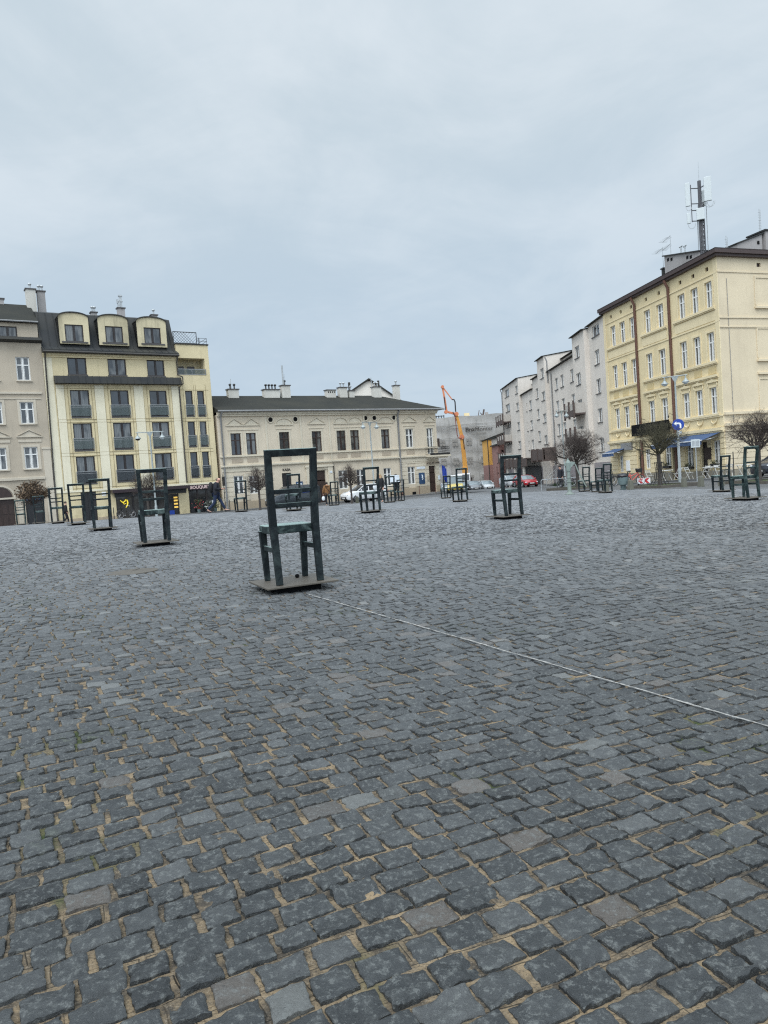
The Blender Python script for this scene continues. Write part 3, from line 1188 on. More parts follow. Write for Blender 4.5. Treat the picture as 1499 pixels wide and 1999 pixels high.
# ================================================================== 1  grey-beige tenement at the left edge
t = bldg('tenement_house', (FP[0], FP[1], 0), FRZ, 'grey beige tenement at the far left with an arched brown gate and window pediments', 'house')
cols = [(-7.08, -6.05), (-9.40, -8.36), (-11.72, -10.68), (-14.0, -13.0)]
rows = [(11.06, 12.97), (7.53, 9.31), (3.83, 5.62)]
H = [(a, b, c, d) for a, b in cols for c, d in rows]
gate = (-10.02, -8.15, -1.3, 1.55)
shop = (-7.32, -6.03, -1.3, 1.86)
w = MB()
wall(w, -16, -5.06, -1.6, 14.25, H + [gate, shop], 0, .20)
shell(w, -16, -5.06, 0, 11, -1.6, 14.25)
w.build('wall', M['plaster_grey'], t)
for a, b in cols:
    for c, d in rows:
        window(t, a, b, c, d, .12, 'white')
b = MB()
for a, c in cols:
    for i, (z0, z1) in enumerate(rows):
        sill(b, a, c, z0, .12, .09, e=.16 if i else .08)
        if i:
            surround(b, a, c, z0, z1, .19, .03)
    pediment(b, a - .45, c + .45, 6.42, 6.98)
    b.box(a - .35, c + .35, -.05, .01, 6.02, 6.22)
b.box(-16, -5.35, -.12, .01, 9.96, 10.12).box(-16, -5.45, -.06, .01, 9.55, 9.62)
b.box(-16, -5.7, -.14, .01, 2.94, 3.12).box(-16, -5.7, -.06, .01, 3.12, 3.2)
b.box(-5.68, -5.08, -.05, .01, -1.3, 5.4).box(-5.75, -5.07, -.10, .01, 5.4, 5.55)
b.box(-7.9, -7.55, -.04, .01, -1.3, 2.2)
b.build('moulding', M['trim_grey'], t)
b = MB()
arch(b, gate[0] - .15, gate[1] + .15, 1.45, 2.62, .08, 0, .14, 16)
b.build('gate_arch', M['trim_grey'], t)
b = MB()
xm = (gate[0] + gate[1]) / 2
b.box(gate[0], gate[1], .15, .2, -1.3, 1.52)
for k in range(4):
    x = gate[0] + (k + .5) * (gate[1] - gate[0]) / 4
    for z0, z1 in ((-.85, .1), (.25, 1.05)):
        b.box(x - .18, x + .18, .12, .155, z0, z1)
b.box(xm - .04, xm + .04, .11, .16, -1.2, 1.5)
b.prism([(xm + .86 * math.cos(PI * i / 14), 1.58 + .85 * math.sin(PI * i / 14)) for i in range(15)], -.035, -.03)
b.build('gate', M['door_brown'], t)
b = MB().box(-7.32, -6.03, .15, .2, -1.25, 1.86)
b.box(-7.2, -6.75, .11, .16, -1.0, 1.1).box(-6.62, -6.15, .11, .16, -1.0, 1.1)
o = b.build('shop_door', M['door_dark'], t)
MB().box(-7.28, -6.05, -.06, .0, 1.25, 1.84).build('shop_sign', M['poster_blue'], t)
# dark cornice roof, attic storey, upper roof
MB().prismx([(-.55, 14.28), (0.02, 14.12), (.9, 14.55), (.9, 14.8), (-.5, 14.48)], -16.1, -5.02).build('eaves', M['roof_metal'], t)
w = MB()
HA = [(-8.05, -6.66, 14.76, 15.60), (-11.4, -10.0, 14.76, 15.60)]
wall(w, -16, -5.1, 14.3, 15.95, HA, .85, .15)
shell(w, -16, -5.1, .85, 10.5, 14.3, 15.95)
w.build('attic_wall', M['plaster_grey'], t)
for h in HA:
    window(t, *h, .93, 'dark2')
MB().prismx([(.55, 15.92), (.55, 16.06), (4.2, 18.25), (11, 17.2), (11, 15.92)], -16.1, -5.06).build('roof', M['roof_dark'], t)
MB().tube([(-16, .5, 16.0), (-5.06, .5, 16.0)], .07, 8).build('gutter', M['pipe_grey'], t, True)
chim(t, -4.98, 4, 16.5, 19.5, .75, .75, 'chimney', pots=1)
chim(t, -4.10, 4.4, 16.5, 19.5, .62, .6, 'chimney_grey', pots=2)
chim(t, -7.35, 4.3, 17.5, 18.6, .5, .5, 'chimney_grey')

# ================================================================== 2  yellow apartment house with three round dormers
t = bldg('apartment_house', (FP[0], FP[1], 0), FRZ, 'yellow apartment house with three round topped dormers above shops, left', 'apartment house')
C3 = [(-3.17, -1.65), (.09, 1.63), (3.44, 4.98)]
PR = [(6.72, 7.40), (7.84, 8.50)]
RW = [(2.36, 4.66), (5.20, 7.48), (8.01, 10.31)]
H = [(a, b, c, d) for a, b in C3 for c, d in RW] + [(a, b, 11.62, 13.04) for a, b in C3]
door = (-3.05, -1.8, -1.25, 1.62)
shopA = (-.22, 4.25, -1.2, 1.20)
shopB = (4.32, 5.30, -1.2, .95)
w = MB()
wall(w, -5.04, 6.2, -1.6, 13.35, H + [door, shopA, shopB], 0, .22)
shell(w, -5.04, 6.2, 0, 11, -1.6, 13.35)
w.build('wall', M['plaster_yellow'], t)
b = MB()
HB = [(a, c, z0, z1) for a, c in PR for z0, z1 in RW]
flw = (6.28, 8.86, -1.2, 1.24)
logg = (6.12, 8.80, 11.78, 13.32)
wall(b, 6.2, 9.22, -1.6, 14.55, HB + [flw, (6.26, 8.80, 11.78, 13.32)], .12, .22)
shell(b, 6.2, 9.22, .12, 10, -1.6, 14.55)
b.build('side_wing', M['plaster_yellow'], t)
for a, c in C3:
    for z0, z1 in RW:
        o = window(t, a, c, z0, z1, .14, 'french')
    window(t, a, c, 11.62, 13.04, .14, 'dark2')
for a, c in PR:
    for z0, z1 in RW:
        window(t, a, c, z0, z1, .26, 'pair')
# glass balustrades of the french windows
JC = {}
for grp, y in ((C3, 0.), (PR, .12)):
    for a, c in grp:
        for i, (z0, z1) in enumerate(RW):
            k = (round(c - a, 2), i == 0)
            if k not in JC:
                ww = c - a
                q = MB().box(-.03, ww + .03, -.07, -.055, .10, .98)
                r_ = MB().box(-.06, ww + .06, -.085, -.04, .98, 1.03).box(-.06, ww + .06, -.075, -.05, .82, .85).box(-.06, -.03, -.08, -.045, .02, 1.0).box(ww + .03, ww + .06, -.08, -.045, .02, 1.0)
                JC[k] = (r_.mesh('balustrade', M['rail_metal']), q.mesh('glass', M['juliet_dark' if i == 0 else 'juliet']))
            o = put('balustrade', JC[k][0], t, (a, y, z0))
            put('glass', JC[k][1], o)
boxes('window_sill', [(a - .04, c + .04, -.04, .02, z0 - .10, z0) for a, c in C3 for z0, z1 in RW] + [(a - .04, c + .04, -.05, .02, 11.52, 11.62) for a, c in C3]
      + [(a - .04, c + .04, .08, .14, z0 - .09, z0) for a, c in PR for z0, z1 in RW], M['sill_metal'], t)
b = MB()
for a, c in ((-4.25, -3.62), (-1.20, -.42), (2.08, 2.90), (5.42, 6.08)):
    b.box(a, c, -.035, .01, 1.72, 10.72)
b.box(-5.02, -4.36, -.02, .01, 1.7, 13.0)
b.build('pilaster', M['plaster_cream'], t)
b = MB()
for z in (1.95, 4.98, 5.05 - .35, 7.80, 7.55, 10.42):
    b.box(-4.26, 6.15, -.038, .005, z, z + .022)
    b.box(6.2, 8.95, .10, .125, z - .03, z - .008)
for x in (-4.27, -3.62, -3.35, -1.45, -1.20, -.42, -.1, 1.83, 2.08, 2.90, 3.22, 5.18, 5.42):
    b.box(x - .01, x + .01, -.037, .005, 1.75, 10.7)
for x in (6.55, 7.55, 7.72, 8.66):
    b.box(x - .01, x + .01, .10, .125, 1.75, 10.9)
b.build('facade_joint', M['joint'], t)
# cornice between the floors, canopy roof, upper cornice
MB().prismx([(-.62, 10.80), (.02, 10.80), (.02, 11.50), (-.50, 11.42)], -4.32, 6.28).build('ledge_roof', M['roof_metal'], t)
b = MB()
for k in range(19):
    x = -4.2 + k * .57
    b.bar((x, -.64, 10.82), (x, -.49, 11.44), .03, .03)
b.build('standing_seam', M['roof_metal'], t)
b = MB().box(-5.04, 6.2, -.10, .02, 13.02, 13.18).box(-5.04, 6.2, -.22, .02, 13.18, 13.36)
b.build('cornice', M['plaster_yellow'], t)
MB().prismx([(-.48, 13.36), (.4, 13.36), (1.55, 17.05), (9.5, 17.3), (11, 13.4), (11, 13.36), (.05, 13.36)], -5.06, 6.22)
b = MB()
b.prismx([(-.55, 13.34), (11, 13.34), (10.8, 16.6), (3., 17.45), (1.6, 17.05), (.30, 14.0), (-.55, 13.62)], -5.05, 6.24)
b.build('mansard_roof', M['roof_metal'], t)
b = MB()
for k in range(20):
    x = -4.9 + k * .57
    b.bar((x, .28, 14.02), (x, 1.58, 17.06), .035, .05)
    b.bar((x, -.56, 13.64), (x, .29, 14.02), .035, .04)
b.build('roof_seam', M['roof_metal'], t)
MB().tube([(-5.05, -.58, 13.42), (6.24, -.58, 13.42)], .08, 8).build('gutter', M['pipe_dark'], t, True)


def dormer(xa, xb, win):
    zb, zs, zt = 14.22, 16.46, 16.86
    xm, rx = (xa + xb) / 2, (xb - xa) / 2
    n = 14
    # segmental arched front
    arcp = [(xm + rx * math.cos(PI * i / n), zs + (zt - zs) * math.sin(PI * i / n)) for i in range(n + 1)]
    yf = .12
    b = MB()
    wall(b, xa, xb, zb, zs, [win], yf, .18)
    o0 = len(b.v)
    b.add([(x, yf, z) for x, z in arcp], [tuple(range(n + 1))])
    b.add([(xa, yf, zb), (xa, 2.6, zb), (xa, 2.6, zs), (xa, yf, zs)], [(0, 1, 2, 3)])
    b.add([(xb, yf, zb), (xb, 2.6, zb), (xb, 2.6, zs), (xb, yf, zs)], [(0, 1, 2, 3)])
    d = b.build('dormer', M['plaster_dormer'], t)
    # the thin vault roof of the dormer
    r0 = [(xm + (rx + .07) * math.cos(PI * i / n), zs + .02 + (zt - zs + .06) * math.sin(PI * i / n)) for i in range(n + 1)]
    r1 = [(xm + (rx + .02) * math.cos(PI * i / n), zs - .02 + (zt - zs) * math.sin(PI * i / n)) for i in range(n + 1)]
    q = MB()
    for i in range(n):
        q.prism([r1[i], r0[i], r0[i + 1], r1[i + 1]], yf - .10, 4.2)
    q.build('dormer_roof', M['roof_metal'], d)
    MB().box(xa - .02, xa + .10 - .12, yf - .02, yf + 1.5, zb, zs + .02).box(xb, xb + .03, yf - .02, yf + 1.5, zb, zs + .02).build('dormer_cheek', M['roof_metal'], d)
    fm = window(t, win[0], win[1], win[2], win[3], yf + .10, 'dark2')
    MB().box(win[0] - .3, win[1] + .3, yf - .07, yf + .02, win[2] - .12, win[2]).build('window_sill', M['sill_metal'], d)


dormer(-3.56, -1.18, (-3.11, -1.64, 14.42, 15.85))
dormer(-.42, 2.09, (.15, 1.63, 14.46, 15.88))
dormer(2.85, 5.45, (3.45, 4.94, 14.52, 15.94))
for x, y, z, w_, p in ((2.55, 4, 18.4, .62, 0), (.12, 4, 17.85, .5, 2), (5.55, 4, 17.95, .55, 1)):
    chim(t, x, y, 16.2, z, w_, .5, 'chimney_grey', pots=p)
b = MB().box(2.32, 2.52, 3.9, 4.1, 18.45, 19.1).box(2.50, 2.72, 3.95, 4.12, 18.45, 19.7).box(2.26, 2.40, 3.9, 4.1, 18.9, 19.25)
b.box(2.44, 2.78, 3.9, 4.16, 19.55, 19.66).box(2.44, 2.78, 3.9, 4.16, 19.05, 19.12)
b.build('flue_stack', M['galv'], t)
downpipe(t, [(-4.86, -.45, 13.4), (-4.86, -.10, 12.9), (-5.0, -.07, 3), (-5.0, -.07, -1.1)], 'pipe_dark', .06)
downpipe(t, [(6.12, -.45, 13.4), (6.12, -.10, 12.9), (6.12, -.1, 11.7), (6.34, -.72, 11.45), (6.34, -.72, 10.85), (6.15, -.09, 10.6), (6.15, -.09, 1.9)], 'pipe_dark', .06)
# wing: loggia, roof terrace
b = MB().box(6.28, 8.78, 1.4, 1.5, 11.78, 13.3)
b.build('loggia_back', M['plaster_dormer'], t)
b = MB().box(6.5, 7.2, 1.34, 1.4, 11.8, 12.75).box(7.5, 8.2, 1.34, 1.4, 11.8, 12.75)
b.build('loggia_door', M['win_dark'], t)
b = MB().box(6.26, 6.30, .34, 1.5, 11.75, 13.34).box(8.76, 8.8, .34, 1.5, 11.75, 13.34).box(6.26, 8.8, .34, 1.5, 13.30, 13.34).box(6.26, 8.8, .34, 1.5, 11.72, 11.78)
b.build('loggia_lining', M['plaster_dormer'], t)
b = MB().box(6.2, 8.85, .08, .12, 12.28, 12.33).box(6.2, 8.85, .08, .12, 11.8, 11.84).box(6.2, 6.24, .08, .12, 11.8, 12.3).box(7.5, 7.54, .08, .12, 11.8, 12.3).box(8.81, 8.85, .08, .12, 11.8, 12.3)
o = b.build('balustrade', M['rail_metal'], t)
MB().box(6.24, 8.81, .095, .105, 11.84, 12.28).build('glass', M['juliet'], o)
MB().box(6.18, 9.28, .04, 10, 14.55, 14.66).build('parapet_cap', M['roof_metal'], t)
b = MB()
for k in range(15):
    x = 6.15 + k * .27
    if x <= 8.25:
        b.bar((x, .3, 14.72), (min(x + 1.0, 8.25), .3, 14.72 + min(1.0, 8.25 - x)), .022, .022, side=(0, 1, 0))
        b.bar((x, .33, 14.72), (max(x - 1.0, 6.12), .33, 14.72 + min(1.0, x - 6.12 + .001)), .022, .022, side=(0, 1, 0))
for k in range(1, 4):
    z = 14.72 + k * .27
    b.bar((6.12, .3, z), (6.12 + 1.0 - k * .27, .3, 15.72), .022, .022, side=(0, 1, 0))
b.box(6.10, 8.27, .28, .35, 15.70, 15.76).box(6.08, 6.13, .28, .35, 14.66, 15.76).box(8.24, 8.29, .28, .35, 14.66, 15.76).box(6.1, 8.27, .28, .35, 14.68, 14.74)
b.build('terrace_trellis', M['iron'], t)
b = MB()
for z in (14.95, 15.22):
    b.tube([(8.3, .25, z), (9.2, .25, z), (9.2, 3, z)], .018, 6)
for x in (8.5, 9.2):
    b.tube([(x, .25, 14.66), (x, .25, 15.24)], .018, 6)
b.tube([(8.35, .3, 14.95), (8.9, 1.6, 15.55), (8.9, 1.6, 14.7)], .02, 6)
b.build('terrace_rail', M['iron'], t)
# ground floor
MB().box(-5.0, 6.2, -.06, .01, 1.66, 1.82).box(6.2, 9.2, .05, .13, 1.64, 1.80).build('band', M['plaster_cream'], t)
MB().box(-.62, 6.15, -.95, -.0, 1.36, 1.64).build('canopy', M['sign_dark'], t)
MB().box(-.30, 6.0, -.12, .0, .98, 1.36).build('fascia', M['door_dark'], t)
b = MB().box(door[0], door[1], .16, .2, -1.25, 1.6).box(-2.45, -2.38, .12, .2, -1.25, 1.6)
b.build('entrance_door', M['door_dark'], t)
MB().box(-1.34, -1.0, -.03, .0, 1.22, 1.54).build('house_sign', M['white_paint'], t)
window(t, -.22, 4.25, -1.2, 1.20, .12, 'shop3')
window(t, 4.32, 5.30, -1.2, .95, .12, 'shop')
# yellow neon horn in the shop window
b = MB()
b.tube([(.18, .06, .72), (.22, .06, .62), (.36, .06, .50), (.50, .06, .56), (.64, .06, .72), (.74, .06, .70), (.78, .06, .45), (.72, .06, .22), (.58, .06, .02)], [.03, .03, .045, .045, .05, .05, .06, .05, .02], 8)
b.tube([(.40, .06, .48), (.46, .06, .34), (.62, .06, .40)], .03, 6)
b.build('neon_sign', M['neon_yellow'], t, True)
boxes('lit_shelf', [(4.86, 5.20, .10, .118, z, z + .15) for z in (-.35, -.05, .25, .52)], M['lit_amber'], t)
b = MB().box(4.38, 4.82, .05, .118, -1.15, -.55)
b.build('blue_poster', M['sign_blue'], t)
o = MB().box(6.22, 8.92, -.02, .12, 1.18, 1.62).build('shop_sign', M['sign_dark'], t)
text('lettering', 'BOUQUET', .40, M['sign_pink'], o, (7.34, -.022, 1.27), (PI / 2, 0, 0), .008, .006, width=1.85)
text('lettering', 'kwiaciarnia', .16, M['sign_pink'], o, (7.95, -.022, 1.20), (PI / 2, 0, 0), .004, shear=.3) if False else None
window(t, 6.28, 8.86, -1.2, 1.18, .24, 'shop3')
b = MB().box(-5.0, -3.05, -.03, .0, -1.5, -.55).box(-1.8, -.3, -.03, .0, -1.5, -.6)
b.build('plinth', M['plinth_kasa'], t)

# ================================================================== 3  long two-storey museum pharmacy house
t = bldg('townhouse', (FP[0], FP[1], 0), FRZ, 'long two storey cream house with window pediments and the word KASA over a door', 'house')
UP = [(10.70, 11.72), (12.26, 13.28), (15.72, 16.82), (19.34, 20.43), (22.22, 23.28), (23.86, 24.92), (27.70, 28.76)]
UW = [(30.92, 31.92), (33.78, 34.66)]
H = [(a, b, 4.20, 6.28) for a, b in UP + UW[:1]] + [(UW[1][0], UW[1][1], 3.36, 6.28)]
GW = [(10.68, 11.68, .50, 2.22), (12.26, 13.16, .42, 2.14), (22.12, 23.24, .20, 2.14), (24.3, 25.3, .20, 2.12), (27.70, 28.70, .15, 2.09), (30.86, 31.86, .15, 2.08)]
kd = (15.72, 16.74, -1.2, 2.22)
gt = (19.36, 20.60, -1.25, 2.26)
cd = (33.78, 34.66, -.92, 2.04)
w = MB()
wall(w, 9.50, 35.2, -1.7, 8.05, H + GW + [kd, gt, cd], 0, .2)
shell(w, 9.50, 35.2, 0, 10, -1.7, 8.05)
w.build('wall', M['plaster_kasa'], t)
for a, b in UP:
    window(t, a, b, 4.20, 6.28, .10, 'brown')
window(t, *UW[0], 4.20, 6.28, .10, 'white')
window(t, *UW[1], 3.36, 6.28, .10, 'white')
for g in GW:
    window(t, g[0], g[1], g[2], g[3], .10, 'whitenet' if g[0] > 20 else 'white')
b = MB()
b.box(9.5, 35.3, -.14, .01, 4.02, 4.14).box(9.5, 35.3, -.20, .01, 3.10, 3.24).box(9.5, 35.3, -.12, .01, 3.02, 3.10)
b.box(9.5, 35.3, -.20, .01, 7.90, 8.06).box(9.5, 35.3, -.32, .01, 8.06, 8.30)
for a, c in UP + UW:
    surround(b, a, c, 4.14, 6.28, .17, .04)
    sill(b, a, c, 4.2, .12, .07)
    b.box(a - .28, c + .28, -.06, .01, 6.56, 6.66)
for a, c in ((10.28, 12.06), (12.02, 13.80), (18.95, 20.98), (30.45, 32.5), (33.35, 35.1)):
    pediment(b, a, c, 6.98, 7.62)
for a, c in ((15.35, 17.30), (21.9, 23.66), (23.6, 25.42), (27.3, 29.4)):
    arch(b, a, c, 6.96, 7.70)
for x in (14.40, 18.16, 21.44, 25.62, 29.75):
    b.box(x - .10, x + .10, -.05, .01, 3.24, 7.9)
b.build('moulding', M['trim_kasa'], t)
boxes('relief_panel', [(a - .05, c + .05, -.03, .01, 3.46, 3.84) for a, c in UP + UW[:1]], M['relief_kasa'], t)
for x in (14.93, 17.63, 25.87, 26.97, 29.50):
    o = MB().torus((x, -.03, 7.52), .30, .07, 'y', 20, 6).build('roundel', M['trim_kasa'], t, True)
    MB().prism([(x + .25 * math.cos(2 * PI * i / 18), 7.52 + .25 * math.sin(2 * PI * i / 18)) for i in range(18)], -.02, .02).build('vent_hole', M['dark'], o)
# rusticated bays
for xa, xb in ((9.55, 10.66), (11.72, 12.22), (13.2, 14.3), (29.98, 30.84), (31.9, 33.74), (34.7, 35.2)):
    b = MB()
    for k in range(6):
        z0 = -.16 + k * .45
        b.box(xa, xb, -.05, .01, z0, z0 + (.405 if k < 5 else .30))
    b.build('rustication', M['trim_kasa'], t)
boxes('rustication_band', [(29.98, 35.2, -.05, .01, 2.62, 3.0), (9.55, 14.3, -.05, .01, 2.62, 3.0), (29.98, 33.4, -.045, .01, 2.44, 2.58)], M['trim_kasa'], t)
boxes('plinth', [(xa, xb, -.07, .01, -1.6, -.26) for xa, xb in ((9.5, 15.5), (16.9, 18.2), (21.5, 33.72), (34.7, 35.24))], M['plinth_kasa'], t)
MB().box(31.25, 31.75, -.09, -.06, -1.15, -.72).build('cellar_vent', M['dark'], t)
MB().box(15.72, 16.74, .15, .2, -1.2, 2.2).box(16.2, 16.26, .1, .2, -1.2, 1.6).build('door', M['door_dark'], t)
o = b = MB().box(19.36, 20.60, .14, .2, -1.25, 1.2).box(19.4, 20.56, .16, .2, 1.3, 2.2).box(19.5, 19.9, .10, .15, -.9, .9).box(20.05, 20.45, .10, .15, -.9, .9)
b.build('gate', M['door_brown'], t)
b = MB().box(33.78, 34.66, .14, .2, -.92, 1.2).box(33.84, 34.6, .16, .2, 1.28, 2.0).box(33.9, 34.54, .10, .15, .2, 1.0).box(33.9, 34.54, .10, .15, -.75, .0)
b.build('corner_door', M['door_brown'], t)
MB().box(33.5, 34.95, -.75, .0, -1.5, -1.08).box(33.6, 34.85, -.4, .0, -1.08, -.93).build('step', M['kerb'], t)
b = MB().box(18.38, 19.10, -.16, .01, -1.2, 2.62).box(20.86, 21.4, -.16, .01, -1.2, 2.62).box(18.28, 21.5, -.22, .01, 2.62, 2.84).box(19.1, 20.86, -.08, .01, 2.34, 2.62)
b.build('gate_surround', M['trim_kasa'], t)
text('gate_lettering', 'APTEKA', .26, M['letter_relief'], t, (20.0, -.085, 2.39), (PI / 2, 0, 0), .008, .004)
text('door_lettering', 'KASA', .34, M['letter_dark'], t, (16.24, -.01, 2.42), (PI / 2, 0, 0), .012, .014, width=.86)
b = MB().box(33.38, 35.25, -.10, -.05, 2.20, 2.50)
o = b.build('name_board', M['relief_kasa'], t)
text('lettering', 'APTEKA POD ORŁEM', .20, M['letter_dark'], o, (34.31, -.102, 2.28), (PI / 2, 0, 0), .006, .007, width=1.74)
o = MB().box(32.28, 33.07, -.09, -.05, .08, 1.34).build('poster', M['poster_blue'], t)
b = MB()
b.tube([(32.66, -.095, 1.12), (32.76, -.095, .95), (32.72, -.095, .78), (32.80, -.095, .64), (32.66, -.095, .52)], [.04, .08, .09, .06, .03], 8)
b.build('poster_figure', M['poster_white'], o, True)
o = MB().box(17.18, 17.92, -.05, -.0, .06, 1.28).build('poster', M['poster_blue'], t)
MB().box(17.28, 17.82, -.06, -.05, .75, 1.1).box(17.28, 17.65, -.06, -.05, .35, .5).build('poster_picture', M['poster_white'], o)
MB().box(33.41, 33.66, -.10, -.05, .46, .97).build('plaque', M['relief_kasa'], t)
MB().box(34.95, 35.22, -.10, -.05, .42, .93).build('notice_board', M['poster_white'], t)
MB().box(32.06, 33.2, -.08, -.05, 1.76, 2.02).build('street_sign', M['poster_white'], t)
MB().box(21.02, 21.3, -.20, -.16, 1.95, 2.15).build('house_number', M['poster_white'], t)
# corner balcony with iron railing
b = MB().box(33.35, 36.3, -.95, .0, 3.02, 3.20).box(33.5, 36.1, -.7, .0, 2.86, 3.02)
b.build('balcony_slab', M['trim_kasa'], t)
b = MB()
for z in (3.36, 3.62, 3.88, 4.14):
    b.tube([(33.45, -.02, z), (33.45, -.9, z), (36.2, -.9, z), (36.2, 1.2, z)], .02, 6)
for k in range(23):
    b.tube([(33.45 + k * .125, -.9, 3.2), (33.45 + k * .125, -.9, 4.14)], .012, 5)
for k in range(12):
    b.tube([(36.2, -.9 + k * .18, 3.2), (36.2, -.9 + k * .18, 4.14)], .012, 5)
b.box(33.45, 36.2, -.905, -.895, 3.2, 3.42)
b.build('balcony_railing', M['iron'], t)
b = MB()
for k in range(7):
    b.box(35.22, 35.62, .1, .16, 4.2 + k * .14, 4.26 + k * .14)
    b.box(35.22 + k * .06, 35.25 + k * .06, .1, .16, 4.15, 5.1)
b.build('balcony_trellis', M['wood_dark'], t)
# hipped roof
RZ, EZ = 10.45, 8.30
b = MB()
b.add([(9.45, -.55, EZ), (36.0, -.55, EZ), (36.0, 10.5, EZ), (9.45, 10.5, EZ), (9.45, 4.7, RZ), (30.6, 4.7, RZ + .10),
       (9.45, -.55, EZ + .16), (36.0, -.55, EZ + .16), (36.0, 10.5, EZ + .16), (9.45, 10.5, EZ + .16)],
      [(0, 3, 2, 1), (0, 1, 7, 6), (1, 2, 8, 7), (2, 3, 9, 8), (6, 7, 5, 4), (7, 8, 5), (8, 9, 4, 5), (3, 0, 6, 4, 9)])
b.build('roof', M['roof_dark'], t)
b = MB().tube([(9.45, -.60, 8.36), (36.05, -.60, 8.36)], .085, 8)
b.build('gutter', M['pipe_grey'], t, True)
downpipe(t, [(9.85, -.55, 8.3), (9.82, -.14, 7.8), (9.82, -.10, -1.2)], 'pipe_grey', .09)
downpipe(t, [(29.95, -.55, 8.3), (29.92, -.16, 7.8), (29.9, -.12, -.7)], 'pipe_grey', .09)
downpipe(t, [(21.55, -.12, 2.9), (21.62, -.12, -1.1)], 'pipe_dark', .045)
downpipe(t, [(29.9, -.12, -.6), (29.9, -.12, -1.25)], 'pipe_brown', .12)
for x, z, wd, p, k in ((12.9, 11.0, 1.1, 2, 'iron'), (17.1, 11.0, 1.75, 4, 'iron'), (18.75, 11.45, .95, 1, 'iron'), (24.15, 11.0, 1.1, 0, ''), (25.7, 11.3, .95, 2, 'pot'), (26.75, 10.95, .62, 1, 'pot'), (30.15, 11.4, 1.0, 2, 'pot'), (32.9, 11.6, .65, 1, 'pot'), (37.0, 9.7, .6, 0, '')):
    if x > 36:
        x, z = 35.2, 9.5
    chim(t, x, 4.2, 8.9, z, wd, .6, 'chimney', pots=p, kind=k)
b = MB()
for k in range(4):
    b.box(23.72 + k * .26, 23.84 + k * .26, 3.89, 3.9, 10.72, 10.88)
b.build('flue_opening', M['dark'], t)
b = MB().tube([(18.55, 4.1, 11.4), (18.55, 4.1, 13.6)], .085, 8).tube([(18.72, 4.1, 11.4), (18.72, 4.1, 12.7)], .02, 5)
b.build('flue_pipe', M['galv'], t, True)
b = MB().tube([(29.5, 4.1, 11.4), (29.5, 4.1, 12.5)], .04, 6).tube([(12.75, 4.1, 11.1), (12.75, 4.1, 12.1)], .025, 6)
b.build('vent_pipe', M['galv'], t, True)
# ================================================================== 4  golden yellow tenement on the right (two fronts)
RP = (23.60, 50.0)
RROT = math.atan2(-math.cos(R(9)), math.sin(R(9)))          # local x runs towards the corner, local y into the house
t = bldg('corner_tenement', (RP[0], RP[1], 0), RROT, 'golden yellow four storey corner tenement with brown cornice, downpipes and blue awning, right', 'tenement')
CS = [(.80, -.02), (2.48, 1.62), (4.14, 3.25), (7.10, 6.15), (9.0, 8.07), (11.42, 10.5), (13.12, 12.18), (14.78, 13.88)]
CX = [(-a, -b) for a, b in CS]
RZ_ = [(11.26, 13.04), (7.56, 9.56), (3.92, 5.76)]
E0 = .66
H = [(a, b, c, d) for a, b in CX for c, d in RZ_]
VH = [(-(s + .18), -(s - .18), 13.78, 14.06) for s in (.49, 2.13, 3.76, 6.70, 8.63, 11.04, 12.81, 14.62)]
GF = [(-.72, .08, .42, 2.06), (-4.0, -3.12, .30, 2.0), (-6.95, -6.1, .42, 1.95), (-10.0, -9.2, .3, 1.9), (-14.5, -13.75, .1, 1.56)]
GD = [(-2.12, -1.42, -.62, 2.02), (-11.15, -10.2, -.62, 2.0), (-5.9, -5.15, -.62, 2.0)]
w = MB()
wall(w, -16.05, E0, -1.4, 14.45, H + VH + GF + GD, 0, .2)
w.add([(-16.05, 0, -1.4), (-16.05, 12, -1.4), (-16.05, 12, 14.45), (-16.05, 0, 14.45)], [(0, 1, 2, 3)])
w.build('wall', M['plaster_gold'], t)
for h in H:
    window(t, *h, .12, 'whitenet')
for h in GF:
    window(t, *h, .12, 'white')
for h in GD:
    b = MB().box(h[0], h[1], .16, .2, h[2], h[3]).box(h[0] + .1, h[1] - .1, .13, .165, .2, 1.5)
    b.build('door', M['door_dark'], t)
boxes('attic_vent', [(h[0], h[1], .12, .2, h[2], h[3]) for h in VH], M['door_brown'], t)
# mouldings
b = MB()
BAY = [(-4.75, -.0 + .34), (-9.55, -5.72), (-15.45, -10.4)]
for a, c in CX:
    for i, (z0, z1) in enumerate(RZ_):
        surround(b, a, c, z0, z1, .15, .035)
for xa, xb in BAY:
    b.box(xa, xb, -.16, .01, 11.08, 11.24).box(xa, xb, -.10, .01, 11.0, 11.08)
    b.box(xa, xb, -.16, .01, 7.38, 7.54).box(xa, xb, -.10, .01, 7.30, 7.38)
    b.box(xa, xb, -.18, .01, 6.44, 6.60).box(xa, xb, -.10, .01, 6.36, 6.44)
    b.box(xa, xb, -.14, .01, 3.76, 3.90)
    b.box(xa + .1, xb - .1, -.03, .01, 10.28, 10.92)
b.box(-16.05, E0, -.05, .01, 13.40, 13.50).box(-16.05, E0, -.05, .01, 10.10, 10.2)
b.box(-16.05, E0, -.24, .01, 2.72, 2.92).box(-16.05, E0, -.14, .01, 2.60, 2.72)
b.box(-16.05, E0, -.10, .01, 3.66, 3.76)
b.box(E0 - .42, E0, -.04, .01, 2.95, 14.3).box(-16.05, -15.6, -.04, .01, 2.95, 14.3)
b.build('moulding', M['trim_gold'], t)
boxes('relief_panel', [(a - .02, c + .02, -.03, .01, 6.68, 7.16) for a, c in CX], M['panel_gold'], t)
